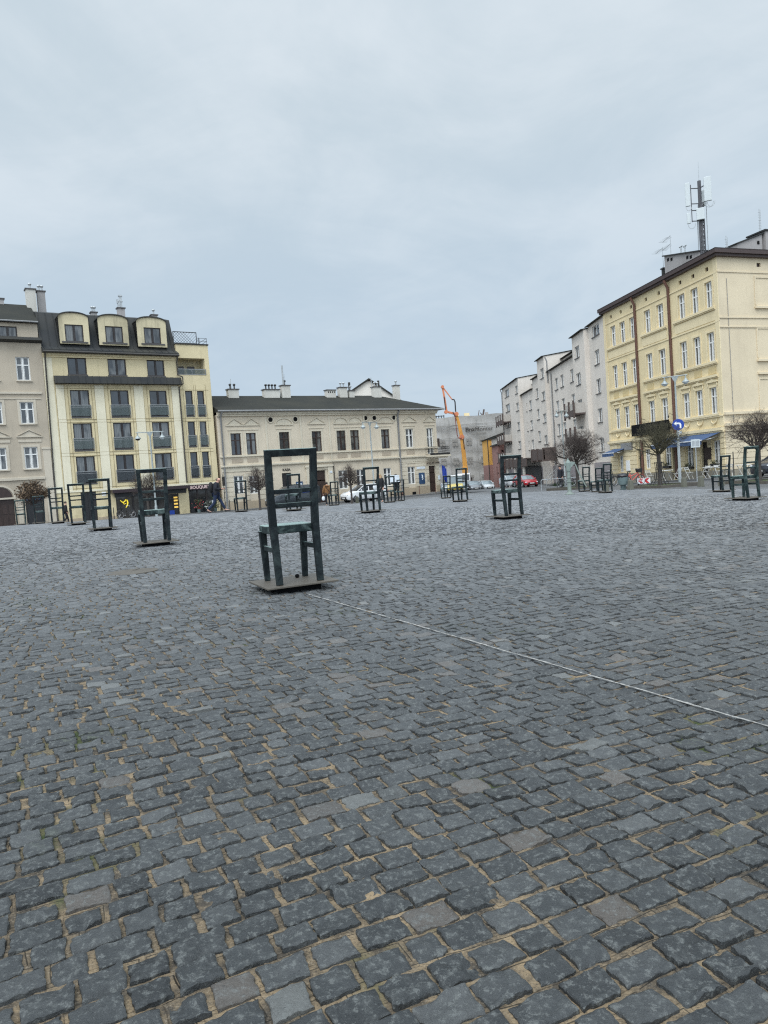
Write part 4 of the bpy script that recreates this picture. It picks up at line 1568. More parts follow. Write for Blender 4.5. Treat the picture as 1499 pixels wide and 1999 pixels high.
for a, c in CX:                                               # stucco swags over the first floor windows, garlands below
    b = MB()
    xm = (a + c) / 2
    b.prism([(a - .22, 6.10), (c + .22, 6.10), (c + .16, 6.22), (xm + .2, 6.27), (xm, 6.36), (xm - .2, 6.27), (a - .16, 6.22)], -.11, .01)
    b.ell((xm, -.05, 6.17), (.13, .07, .13), 8, 6)
    b.ell((a - .10, -.04, 5.93), (.07, .05, .16), 8, 6)
    b.ell((c + .10, -.04, 5.93), (.07, .05, .16), 8, 6)
    b.build('stucco_ornament', M['trim_gold'], t, True)
    b = MB()
    b.tube([(xm - .38, -.02, 3.62), (xm - .25, -.05, 3.34), (xm, -.06, 3.22), (xm + .25, -.05, 3.34), (xm + .38, -.02, 3.62)], [.03, .05, .07, .05, .03], 6)
    b.build('garland', M['trim_gold'], t, True)
# rusticated ground floor
b = MB()
edges = sorted([(g[0], g[1], g[2], g[3]) for g in GF + GD])
x = -16.0
segs = []
for g in edges:
    segs.append((x, g[0] - .12))
    x = g[1] + .12
segs.append((x, E0))
for xa, xb in segs:
    if xb - xa < .15:
        continue
    b = MB()
    for k in range(7):
        z0 = -.02 + k * .372
        b.box(xa, xb, -.055, .01, z0, z0 + .335)
    b.build('rustication', M['trim_gold'], t)
door_x = sorted((g[0], g[1]) for g in GD)
px_ = [(-16.0, door_x[0][0]), (door_x[0][1], door_x[1][0]), (door_x[1][1], door_x[2][0]), (door_x[2][1], E0)]
boxes('plinth', [(a, c, -.08, .01, -1.4, -.06) for a, c in px_], M['plinth_stone'], t)
for h in GF[:3]:
    b = MB().box(h[0] - .06, h[1] + .06, -.26, -.06, h[2] - .16, h[2] + .02)
    o = b.build('window_box', M['trim_black'], t)
    q = MB()
    rr_ = random.Random(int(h[0] * 10))
    for k in range(70):
        px, pz = rr_.uniform(h[0], h[1]), h[2] + .02 + rr_.random() * .24
        py = -.16 + rr_.uniform(-.08, .1)
        d = Vector((rr_.uniform(-1, 1), rr_.uniform(-1, 1), rr_.uniform(-.3, 1))).normalized() * .06
        e = d.cross(Vector((rr_.random(), .3, rr_.random()))).normalized() * .03
        c0 = Vector((px, py, pz))
        q.add([c0 - d, c0 + e, c0 + d, c0 - e], [(0, 1, 2, 3)])
    q.build('plant', M['plant'], o, fix=False)
for s in (5.22, 10.28):
    downpipe(t, [(-s, -.42, 14.5), (-s, -.12, 13.9), (-s, -.10, -.5)], 'pipe_brown', .105)
MB().box(-1.62, -.86, -.10, -.05, .77, 1.60).build('menu_board', M['door_brown'], t)
MB().box(-13.1, -12.45, -.10, -.05, .2, 1.1).build('notice_board', M['white_paint'], t)
o = MB().box(-13.7, -11.85, -.20, -.05, 2.0, 2.62).build('shop_sign', M['pipe_grey'], t)
MB().box(-11.25, -5.65, -.42, -.27, 3.08, 4.02).box(-11.25, -11.18, -.27, .0, 3.3, 3.4).box(-5.72, -5.65, -.27, .0, 3.3, 3.4).build('sign_panel', M['dark'], t)
for s in (9.7, 5.45):
    b = MB().tube([(-s, 0, 4.35), (-s, -.35, 4.45), (-s, -.45, 4.3)], .02, 6)
    b.ell((-s, -.45, 4.22), (.06, .06, .1), 8, 6)
    b.build('wall_lamp', M['iron'], t, True)
# awnings: fabric, valance, arms
for xa, xb, z0, z1, d in ((-6.3, .32, 2.12, 2.62, 1.55), (-15.3, -13.1, 1.84, 2.2, 1.2)):
    b = MB()
    b.add([(xa, -.06, z1), (xb, -.06, z1), (xb, -d, z0), (xa, -d, z0), (xa, -.06, z1 - .03), (xb, -.06, z1 - .03), (xb, -d, z0 - .03), (xa, -d, z0 - .03)],
          [(0, 1, 2, 3), (7, 6, 5, 4), (0, 3, 7, 4), (1, 5, 6, 2), (0, 4, 5, 1), (3, 2, 6, 7)])
    a_ = b.build('awning', M['awning'], t)
    MB().box(xa, xb, -d - .03, -d + .03, z0 - .04, z0 + .04).build('awning_bar', M['awning_trim'], a_)
    q = MB()
    n = 22
    for k in range(n):
        x0, x1 = xa + (xb - xa) * k / n, xa + (xb - xa) * (k + 1) / n
        y_ = -d + .012 * math.sin(k * 1.3)
        q.add([(x0, y_, z0 - .04), (x1, -d + .012 * math.sin((k + 1) * 1.3), z0 - .04), (x1, -d + .03 * math.sin((k + 1) * 1.3), z0 - .30), (x0, -d + .03 * math.sin(k * 1.3), z0 - .30)], [(0, 1, 2, 3)])
    q.build('valance', M['awning'], a_)
    for x_ in (xa + .3, xb - .3):
        q = MB()
        q.tube([(x_, -.05, z1 - .25), (x_ + .35, -d * .55, (z0 + z1) / 2 - .18), (x_, -d, z0 - .02)], .022, 6)
        q.build('awning_arm', M['galv'], a_)
# second front, facing the square side
BA = R(19) - RROT                    # frame of the second front inside the root
Bo = (E0, 0.)
L2 = 22.


def bput(mb, name, mat, **k):
    return mb.build(name, mat, t, loc=(Bo[0], Bo[1], 0), rz=BA, **k)


w = MB()
VB = [(3.5, 3.86, 13.86, 14.14), (8.5, 8.86, 13.86, 14.14)]
wall(w, .0, L2, -1.4, 14.45, VB, 0, .2)
w.add([(L2, 0, -1.4), (L2, 12, -1.4), (L2, 12, 14.45), (L2, 0, 14.45)], [(0, 1, 2, 3)])
bput(w, 'end_wall', M['plaster_beige'])
b = MB()
for h in VB:
    b.box(h[0], h[1], .12, .2, h[2], h[3])
bput(b, 'attic_vent', M['door_brown'])
b = MB()
b.box(0, L2, -.05, .01, 13.42, 13.52).box(0, L2, -.06, .01, 10.32, 10.42).box(0, L2, -.06, .01, 9.68, 9.76)
b.box(0, L2, -.16, .01, 3.74, 3.92).box(0, L2, -.22, .01, 2.98, 3.16).box(0, L2, -.14, .01, 2.6, 2.7)
b.box(3.15, L2, -.16, .01, 11.0, 11.14).box(3.15, L2, -.16, .01, 7.34, 7.48).box(3.15, L2, -.16, .01, 6.44, 6.58)
for x in (3.2, 6.4, 9.6, 12.8):                             # blind window frames
    for z0, z1 in ((11.25, 13.1), (7.6, 9.6), (4.0, 6.1)):
        b.box(x, x + .12, -.05, .01, z0, z1).box(x + 1.6, x + 1.72, -.05, .01, z0, z1).box(x, x + 1.72, -.05, .01, z1, z1 + .12)
for k in range(7):
    z0 = -.02 + k * .372
    b.box(.02, L2, -.055, .01, z0, z0 + .345)
bput(b, 'moulding', M['plaster_beige'])
b = MB().box(-.02, L2, -.09, .01, -1.4, -.06)
bput(b, 'plinth', M['plinth_stone'])
b = MB().tube([(.75, -.03, 13.0), (.82, -.03, 3.2)], .016, 5)
bput(b, 'conductor', M['pipe_grey'])
# brown cornice along both fronts and the low roof
b = MB()
cs_, sn_ = math.cos(BA), math.sin(BA)


def bp(x, y):
    return (Bo[0] + cs_ * x - sn_ * y, Bo[1] + sn_ * x + cs_ * y)


def corner_out(d):
    """corner of the two fronts pushed out by d"""
    # intersection of line y=-d (first front) and y'=-d (second front)
    x = Bo[0] + (-d - (-d) * cs_) / sn_ * cs_ - sn_ * (-d) if abs(sn_) > 1e-6 else Bo[0]
    return (x, -d)


for d, z0, z1 in ((.42, 14.62, 14.92), (.28, 14.45, 14.62)):
    poly = [(-16.3, -d), corner_out(d), bp(L2 + .2, -d), bp(L2 + .2, 12), (-16.3, 12)]
    b.prismz(poly, z0, z1)
b.build('cornice', M['roof_brown'], t)
b = MB()
co_ = corner_out(.45)
e0, e1, e2 = (-16.3, -.45), co_, bp(L2 + .2, -.45)
k0, k1, k2 = (-16.3, 5.5), (-2.5, 5.6), bp(L2, 6)
b.add([(*e0, 14.92), (*e1, 14.92), (*e2, 14.92), (*k2, 15.6), (*k1, 15.6), (*k0, 15.6), (-16.3, 12, 15.2), (*bp(L2, 12), 15.2)],
      [(0, 1, 4, 5), (1, 2, 3, 4), (5, 4, 3, 7, 6)])
b.build('roof', M['roof_dark'], t)
# chimney stacks and aerials on this roof
b = MB().box(-10.1, -5.3, 2.7, 3.6, 14.9, 16.62)
b.v = [(x, y, z + (.0 if z < 15 else (-(x + 5.3) * .24 if x < -5.2 else 0))) for x, y, z in b.v]
st_ = b.build('chimney', M['chimney_grey'], t)
b = MB()
b.bar((-10.25, 3.15, 17.82), (-5.2, 3.15, 16.66), 1.15, .09, side=(0, 1, 0))
b.build('chimney_cap', M['roof_metal'], st_)
for x in (-9.55, -9.05, -6.85, -6.4):
    zc = 16.62 - (x + 5.3) * .24 - .32
    MB().box(x - .14, x + .14, 2.68, 2.71, zc - .12, zc + .12).build('flue_opening', M['dark'], st_)
for x in (-8.3, -7.75):
    z0 = 16.62 - (x + 5.3) * .24
    MB().tube([(x, 3.1, z0), (x, 3.1, z0 + .62)], .06, 6).tube([(x - .22, 3.1, z0 + .62), (x + .22, 3.1, z0 + .62)], .05, 6).build('chimney_pot', M['galv'], st_, True)
chim(t, -10.75, 3, 15, 16.9, .28, .28, 'roof_metal')
b2 = MB().box(5.2, 7.6, 3.2, 4.6, 14.9, 16.55)
b2.v = [(x, y, z + (max(0, (x - 5.2)) * .33 if z > 15 else 0)) for x, y, z in b2.v]
s2_ = bput(b2, 'chimney', M['chimney_grey'])
b2 = MB().bar((5.1, 3.9, 16.58), (7.7, 3.9, 17.44), 1.6, .08, side=(0, 1, 0))
q = bput(b2, 'chimney_cap', M['roof_metal'])
b2 = MB().box(7.75, 10.2, 3.0, 4.6, 14.9, 17.55)
bput(b2, 'chimney', M['chimney_grey'])
b2 = MB().box(7.6, 10.3, 2.9, 4.7, 17.55, 17.66)
bput(b2, 'chimney_cap', M['roof_metal'])
b2 = MB().box(7.1, 7.3, 3.17, 3.2, 16.6, 16.85)
bput(b2, 'flue_opening', M['dark'])
# ---- phone mast standing on the roof
Rm = Matrix.Rotation(RROT, 4, 'Z')


def ronroof(x, y, z):
    p = Rm @ Vector((x, y, 0))
    return Vector((RP[0] + p.x, RP[1] + p.y, z))


def broof(x, y, z):
    q = bp(x, y)
    return ronroof(q[0], q[1], z)


ms = bldg('antenna_mast', ronroof(-5.35, 3.0, 15.2), R(-22), 'grey lattice phone mast with white panel antennas on the corner tenement roof', 'antenna mast')
b = MB()
for a in range(3):
    x, y = .22 * math.cos(a * 2.094), .22 * math.sin(a * 2.094)
    b.tube([(x, y, .0), (x, y, 5.0)], .06, 6)
for k in range(12):
    for a in range(3):
        p = (.22 * math.cos(a * 2.094), .22 * math.sin(a * 2.094))
        q_ = (.22 * math.cos((a + 1) * 2.094), .22 * math.sin((a + 1) * 2.094))
        b.tube([(*p, k * .4 + .1), (*q_, k * .4 + .5)], .045, 5)
b.tube([(0, 0, 4.9), (0, 0, 6.75)], .13, 8)
b.build('lattice_tower', M['mast'], ms)
MB().box(-.13, .13, -.13, .13, .0, 5.0).build('cable_riser', M['mast'], ms)
b = MB()
for k in range(14):
    b.tube([(.42, -.1, 1.4 + k * .27), (.42, .2, 1.4 + k * .27)], .014, 5)
b.tube([(.42, -.1, 1.2), (.42, -.1, 5.2)], .018, 5).tube([(.42, .2, 1.2), (.42, .2, 5.2)], .018, 5)
for k in range(7):
    b.tube([(-.26, -.06 * k / 7, 1.6), (-.24 + .02 * math.sin(k), -.05, 3.2), (-.22, -.1, 4.6)], .02, 5)
b.build('ladder', M['galv'], ms)
MB().tube([(0, 0, 6.7), (0, 0, 7.3), (.0, 0, 8.2)], [.03, .02, .012], 6).build('lightning_rod', M['galv'], ms)
b = MB()
for z in (6.2, 5.05, 3.75, 4.55):
    b.tube([(0, 0, z), (-.62, -.25, z + .02)], .036, 6)
b.tube([(-.62, -.25, 3.7), (-.62, -.25, 6.5)], .035, 6)
for z in (6.2, 5.0):
    b.tube([(0, 0, z), (.5, -.3, z + .12)], .04, 6)
b.build('bracket', M['mast'], ms)
for x, y, z0, z1, w_, d_ in ((-.86, -.35, 4.9, 6.65, .34, .16), (.54, -.42, 5.0, 6.8, .52, .18), (.22, .30, 4.9, 6.1, .34, .14), (-.86, -.33, 3.6, 4.4, .26, .14)):
    MB().box(x - w_ / 2, x + w_ / 2, y - d_ / 2, y + d_ / 2, z0, z1).build('panel_antenna', M['antenna'], ms, bevel=.03)
MB().box(-.30, .26, -.42, -.2, 3.75, 4.62).build('radio_unit', M['antenna'], ms, bevel=.02)
MB().box(-.38, .38, -.45, .1, .25, .95).build('equipment_box', M['antenna'], ms, bevel=.02)
b = MB()
for x, z, r in ((-.8, 4.85, .2), (-.65, 3.55, .26), (.62, 4.95, .28), (.75, 4.95, .26)):
    b.tube([(x + r * math.cos(PI + PI * k / 8), -.35, z + r * 1.4 * math.sin(PI + PI * k / 8)) for k in range(9)], .02, 5)
b.build('cable_loop', M['galv'], ms, True)


def aerial(loc, rz, h, rungs, label, tip=.5, up=False):
    a = bldg('tv_aerial', loc, rz, label, 'tv aerial')
    MB().tube([(0, 0, 0), (0, 0, h)], .025, 6).build('pole', M['galv'], a)
    b = MB()
    for z, L, n in rungs:
        if up:
            b.tube([(.12, 0, z), (.12, 0, z + L)], .016, 5)
            for k in range(n):
                b.tube([(-.12, 0, z + L * k / n), (.12, 0, z + L * k / n)], .011, 4)
        else:
            b.tube([(-L, 0, z - .12 * L), (.06, 0, z + .02)], .018, 5)
            for k in range(n):
                x = -L + L * k / n
                b.tube([(x, -.35 + .02 * k, z + .12 * x), (x, .35 - .02 * k, z + .12 * x)], .011, 4)
    b.build('antenna_rods', M['galv'], a)
    return a


aerial(ronroof(-9.75, 3.1, 17.6), RROT, 1.75, [(1.7, 1.15, 5), (1.05, 1.2, 6)], 'tv aerial with two horizontal combs on the left end of the grey chimney block')
aerial(ronroof(-10.8, 3, 16.9), RROT, 1.85, [(1.75, 1.1, 5)], 'tv aerial on a thin pole just left of the grey chimney block')
aerial(broof(8.3, 4, 17.6), RROT + BA, 1.95, [(.1, 1.8, 9)], 'tall upright comb aerial on the chimney at the far right', up=True)
aerial(broof(4.95, 4, 15.4), RROT + BA, 2.0, [(.8, 1.1, 6)], 'small upright comb aerial between the mast and the right hand chimneys', up=True)

# ================================================================== 5  long white stepped apartment block down the street
WX, WY = 21.1, 65.9
t = bldg('apartment_block', (WX, WY, 0), -PI / 2, 'long off white apartment block with stepped roofline receding down the side street', 'apartment block')
# (s0, s1, top, projection)
SEG = [(0, 4.85, 14.35, 0.), (4.85, 9.15, 14.15, .45), (9.15, 22.0, 12.45, 0.), (22.0, 25.85, 14.45, .45), (25.85, 31.2, 12.75, 0.), (31.2, 38.7, 11.55, 0.), (38.7, 52.3, 14.1, .45)]
WN = []
for c in (2.45,):
    WN += [(c - .7, c + .7, z, z + 1.35) for z in (4.9, 7.62, 10.35)][1:] + [(c - .7, c + .7, 4.9, 6.2)]
    WN.append((1.35, 3.55, 13.02, 14.02))
    WN.append((c - .7, c + .7, 2.1, 3.4))
for z in (11.8, 9.1, 6.4, 3.7):
    WN.append((6.65, 8.25, z, z + 1.18))
for c in (11.45, 15.7, 18.3):
    WN += [(c - .70, c + .70, z, z + 1.34) for z in (9.9, 7.26, 4.56)]
for z in (9.95, 7.3, 4.6):
    WN.append((9.7, 10.2, z, z + 1.2))
for z in (11.95, 9.22, 6.5, 3.82):
    WN.append((22.4, 24.15, z, z + 1.2 if z > 11 else z + 1.08))
for c in (26.0 + .02, 28.65):
    WN += [(c - .72 + (.4 if c < 27 else 0), c + .78, z, z + 1.34) for z in (9.98, 7.28, 4.42)] if c > 27 else [(26.0, 26.75, z, z + 1.34) for z in (9.98, 7.28, 4.6)]
for z in (8.95, 6.22, 3.55, 1.6):
    WN.append((32.35, 33.95, z, z + 1.3))
    WN.append((35.4, 35.9, z, z + 1.2)) if z > 3 else None
for z in (12.0, 9.52, 6.68, 3.9):
    WN.append((39.2, 41.1, z, z + 1.15))
for z in (12.42, 10.1, 7.6, 4.9):
    WN.append((46.2, 49.8, z, z + 1.15))
wl_ = MB()
for s0, s1, top_, pr in SEG:
    hs = [(-b, -a, c, d) for a, b, c, d in WN if a >= s0 - .01 and b <= s1 + .01]
    wall(wl_, -s1, -s0, -2.6, top_, hs, -pr, .18)
    shell(wl_, -s1, -s0, -pr, 10, -2.6, top_)
    for h in hs:
        window(t, *h, -pr + .12, 'small' if h[1] - h[0] > .6 else 'one')
wl_.build('wall', M['plaster_white'], t)
for s0, s1, top_, pr in SEG:
    lo = top_ < 13
    b = MB()
    if lo:
        b.prismx([(-pr - .30, top_ + .0), (-pr - .30, top_ + .10), (1.8, top_ + .5), (1.8, top_ + .0)], -s1 + .02, -s0 - .02)
    else:
        b.prismx([(-pr - .30, top_ - .06), (-pr - .30, top_ + .03), (5, top_ + .75), (10.2, top_ + .1), (10.2, top_), (5, top_ + .64)], -s1 - .08, -s0 + .08)
        MB().prismx([(-pr, top_ - .01), (5, top_ + .62), (10, top_ - .01)], -s1 + .01, -s0 - .01).build('gable', M['plaster_white'], t)
    b.build('roof', M['roof_dark'], t)
    if lo:
        w = MB()
        az = min(14.0, top_ + 1.45)
        ha = [(-11.8, -10.6, top_ + .45, top_ + 1.25), (-14.6, -13.4, top_ + .45, top_ + 1.25)] if s0 < 10 else []
        wall(w, -s1, -s0, top_, az, ha, 1.8, .15)
        shell(w, -s1, -s0, 1.8, 10, top_, az)
        w.build('attic_wall', M['plaster_white'], t)
        for h in ha:
            window(t, *h, 1.9, 'small')
        MB().prismx([(1.5, az), (1.5, az + .09), (6, az + .4), (10.2, az + .1), (10.2, az)], -s1, -s0).build('roof', M['roof_dark'], t)
boxes('window_sill', [(-b - .08, -a + .08, -.55 if any(s[0] <= a and b <= s[1] and s[3] > .1 for s in SEG) else -.10, .1 if False else .02, c - .07, c) for a, b, c, d in WN], M['sill_metal'], t)
for s, z0, z1, pr in ((4.95, 0, 14.1, .02), (9.2, 4, 14, 0), (20.3, 0, 12.4, 0), (52.2, 0, 14, .45), (22.0, 12.2, 14.3, 0)):
    downpipe(t, [(-s, -pr - .3, z1), (-s, -pr - .10, z1 - .5), (-s, -pr - .10, z0 - 1)], 'pipe_grey', .075)
b = MB()
for s in (10.4, 17.0, 24.9):
    b.box(-s - .35, -s + .35, 4, 5, 14, 15.3)
for s in (7.2, 16.4, 27.5):
    chim(t, -s, 3.2, 13.6, 14.9 if s < 10 else 14.5, 1.0, .7, 'chimney_grey')
MB().box(-52.3, .0, -.09, .02, -2.6, 1.1).box(-52.35, -38.7, -.53, -.4, -2.6, 1.0).build('plinth', M['plinth_white'], t)


def balcony(x0, x1, z, d, y=0., label=None, h=1.0, pad=.0):
    """timber-fronted balcony: slab, corner posts, boarded parapet, pale side panel"""
    b = MB().box(x0, x1, y - d, y, z - .16, z)
    o = b.build('balcony', M['wood_dark'], t)
    q = MB()
    n = max(1, int((x1 - x0) / 1.6))
    for k in range(n + 1):
        x = x0 + (x1 - x0) * k / n
        q.box(x - .11, x + .11, y - d - .04, y - d + .12, z - .5, z + h + .25)
    q.box(x0 - .05, x1 + .05, y - d - .02, y - d + .06, z - .3, z + .32)
    q.build('balcony_post', M['wood_dark'], o)
    MB().box(x0 + .05, x1 - .05, y - d + .08, y - d + .13, z + .32, z + h).box(x1 - .1, x1 - .04, y - d + .15, y - .02, z, z + h).build('balcony_panel', M['balcony_panel'], o)
    return o


for z in (8.45, 5.4, 2.55):
    balcony(-52.2, -46.0, z, 1.3, -.45)
for z in (6.15, 3.55):
    balcony(-9.1, -5.6, z, 1.2, -.45)
# boarded garage fronts at street level
b = MB()
for k in range(5):
    x = -43.5 + k * 3.1
    b.box(x, x + 2.9, -2.1, -1.95, 1.25, 2.35)
    b.box(x - .18, x + .02, -2.2, -1.9, 1.0, 2.55)
b.box(-43.6, -28.2, -2.0, .0, 2.2, 2.36)
b.build('garage_canopy', M['wood_dark'], t)
b = MB().box(-43.6, -28.2, -.2, -.1, -2.6, 1.2)
b.build('garage_door', M['trim_black'], t)
b = MB()
for x in (-43.4, -37.3, -31.0):
    b.box(x - .2, x + .2, -2.0, -1.7, -2.6, 1.3)
b.build('garage_pier', M['plaster_pale'], t)
b = MB().box(-26.8, -20.0, -1.6, -1.45, 1.9, 3.1).box(-26.8, -26.6, -1.7, -.1, 1.7, 3.3).box(-23.5, -23.2, -1.7, -1.4, 1.7, 3.3).box(-20.2, -20.0, -1.7, -.1, 1.7, 3.3)
b.build('timber_screen', M['wood_dark'], t)

# ================================================================== 6  what closes the street
t = bldg('red_house', (21.4, 119.0, 0), -PI / 2, 'low reddish brown house beside the end of the white block', 'house')
w = MB()
wall(w, -6.2, 0, -3., 5.2, [(-2.6, -1.5, -1.9, 1.6)], -1.9, .2)
shell(w, -6.2, 0, -1.9, 6, -3., 5.2)
w.build('wall', M['red_wall'], t)
w = MB()
w.prismx([(-1.9, 5.2), (6, 5.2), (6, 8.2), (4.5, 8.3), (-1.9, 6.35)], -6.2, 0.)
w.build('gable_wall', M['plaster_pale'], t)
MB().prismx([(-2.3, 6.3), (-2.3, 6.48), (4.6, 8.5), (4.6, 8.3)], -6.4, .3).build('roof', M['roof_dark'], t)
MB().prismx([(-2.2, 5.1), (-2.2, 5.3), (-1.6, 5.45), (-1.6, 5.1)], -6.2, .2).build('eaves', M['roof_metal'], t)
boxes('wall_anchor', [(-.9, -.6, -1.95, -1.88, z, z + .2) for z in (3.8, 2.0, .4)] + [(.0, .05, -1.3, -1.0, z, z + .22) for z in (4.0, 2.3)], M['dark'], t)
MB().box(-2.6, -1.5, -1.75, -1.7, -1.9, 1.6).build('door', M['door_dark'], t)
t = bldg('orange_house', (20.9, 126.4, 0), -PI / 2, 'narrow orange house next to the reddish brown house at the street end', 'house')
w = MB()
wall(w, -7, 0, -3, 6.5, [], -1.85)
shell(w, -7, 0, -1.85, 6, 2.0, 6.5)
w.build('wall', M['orange_wall'], t)
MB().box(-7, .02, -1.9, 5.9, -3, 2.0).build('ground_floor', M['red_wall'], t)
MB().prismx([(-2.1, 6.45), (-2.1, 6.62), (4.5, 8.6), (6, 6.6)], -7.1, .2).build('roof', M['roof_dark'], t)
MB().tube([(.04, -1.9, 6.5), (.04, -1.9, -1.5)], .08, 6).build('downpipe', M['pipe_dark'], t)
# scaffolded house wrapped in netting
t = bldg('scaffolded_house', (0, 140, 0), 0, 'tall house wrapped in pale scaffold netting lettered ProMonter at the street end', 'building')
MB().box(4, 28, .6, 12, -3, 11.6).build('wall', M['plaster_grey'], t)
nm = NT('scaffold_net')
p = nm.pos()
n1 = nm.noise(nm.pos((.5, .5, .5)), .9, 5, .6)
n2 = nm.noise(nm.pos((1.6, 1, .35)), 1., 5, .65)
wv = nm.noise(p, 9., 4, .7)
c = nm.mix(nm.rng(n1, .35, .65), (.29, .275, .25), (.37, .36, .345))
c = nm.mix(nm.rng(n2, .5, .72, 0, .55), c, (.22, .205, .185))
c = nm.mix(nm.rng(wv, .35, .65, 0, .25), c, (.42, .41, .40))
nm.col(c).set(Roughness=.9)
nm.bump(n2, .5, .3)
b = MB()
nx, nz_ = 60, 34
P = []
for j in range(nz_ + 1):
    for i in range(nx + 1):
        x, z = 4 + 24 * i / nx, -3 + 14.85 * j / nz_
        P.append((x, -.9 + .10 * math.sin(x * 1.3 + z * .4) + .08 * math.sin(z * 1.9 + x * .3), z + (.10 * math.sin(x * .9) if j == nz_ else 0)))
b.add(P, [(j * (nx + 1) + i, j * (nx + 1) + i + 1, (j + 1) * (nx + 1) + i + 1, (j + 1) * (nx + 1) + i) for j in range(nz_) for i in range(nx)])
net = b.build('scaffold_net', nm.mat, t, True)
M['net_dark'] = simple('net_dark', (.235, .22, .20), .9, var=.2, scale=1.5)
M['net_line'] = simple('net_line', (.25, .24, .225), .9)
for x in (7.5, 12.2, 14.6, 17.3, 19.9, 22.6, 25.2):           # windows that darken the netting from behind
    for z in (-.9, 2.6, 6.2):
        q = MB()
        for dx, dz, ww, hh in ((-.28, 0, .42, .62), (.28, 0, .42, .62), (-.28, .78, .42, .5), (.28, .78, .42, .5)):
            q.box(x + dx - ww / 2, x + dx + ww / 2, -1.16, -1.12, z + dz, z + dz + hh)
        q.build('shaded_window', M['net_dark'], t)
for z in (10.2, 9.62, 7.75, 5.2, 3.0):
    MB().tube([(4 + k * 3, -1.13 + .02 * math.sin(k), z + .06 * math.sin(k * 1.7)) for k in range(9)], .035, 5).build('net_seam', M['net_line'], t)
for x in (8.4, 13.6, 18.9, 24.1):
    MB().tube([(x + .05 * math.sin(k), -1.13, -3 + k * 1.8) for k in range(9)], .03, 5).build('net_seam', M['net_line'], t)
text('lettering', 'Pro', 1.02, M['letter_dark'], t, (16.75, -1.17, 8.85), (PI / 2, 0, 0), .01, .035, 'LEFT', width=1.72)
text('lettering', 'Monter', 1.02, M['letter_dark'], t, (18.55, -1.17, 8.83), (PI / 2, 0, 0), .01, -.004, 'LEFT', width=3.5)
text('small_lettering', 'RUSZTOWANIA', .36, M['net_dark'], t, (17.9, -1.17, 8.28), (PI / 2, 0, 0), .01, .01, 'LEFT', width=2.85)
for x0, x1, z in ((15.8, 16.15, 12.9), (17.26, 18.26, 12.7)):
    MB().box(x0, x1, 3, 3.8, 11, z).build('chimney', M['plaster_gold'], t)
MB().box(21.4, 22.0, 3, 3.6, 11, 12.6).build('chimney', M['chimney_grey'], t)
b = MB()
b.bar((19.8, 2, 11.7), (20.1, 2, 13.0), .12, .2).bar((20.3, 2, 12.5), (20.9, 2, 11.6), .3, .12, side=(0, 1, 0)).bar((20.75, 2, 11.7), (21.05, 2, 13.1), .3, .3)
b.build('roof_timber', M['wood_dark'], t)
b = MB()
for x in (11.0, 11.5, 12.0, 12.5, 13.0):
    b.box(x, x + .16, 2, 2.2, 11.5, 12.5)
b.box(10.9, 13.2, 2.05, 2.15, 12.3, 12.45)
b.build('roof_railing', M['trim_black'], t)
# white gable house behind the museum house
t = bldg('gabled_house', (-.8, 97, 0), R(4), 'white gable end of a house rising behind the long museum house roof', 'house')
b = MB().prism([(-8, -1), (6.5, -1), (6.5, 9.2), (5.8, 10.2), (0, 14.2), (-4.2, 12.2), (-8, 9.6)], 0, 9)
b.build('wall', M['plaster_pale'], t)
b = MB()
for p, q in (((-8.3, 9.35), (0, 14.28)), ((0, 14.28), (6.8, 9.1))):
    b.prism([(p[0], p[1]), (q[0], q[1]), (q[0], q[1] + .22), (p[0], p[1] + .22)], -.3, 9.2)
b.build('roof', M['roof_dark'], t)
for x in (-2.6, 1.4):
    MB().box(x - .15, x + .15, 2, 2.4, 12, 14.4).build('chimney', M['roof_metal'], t)
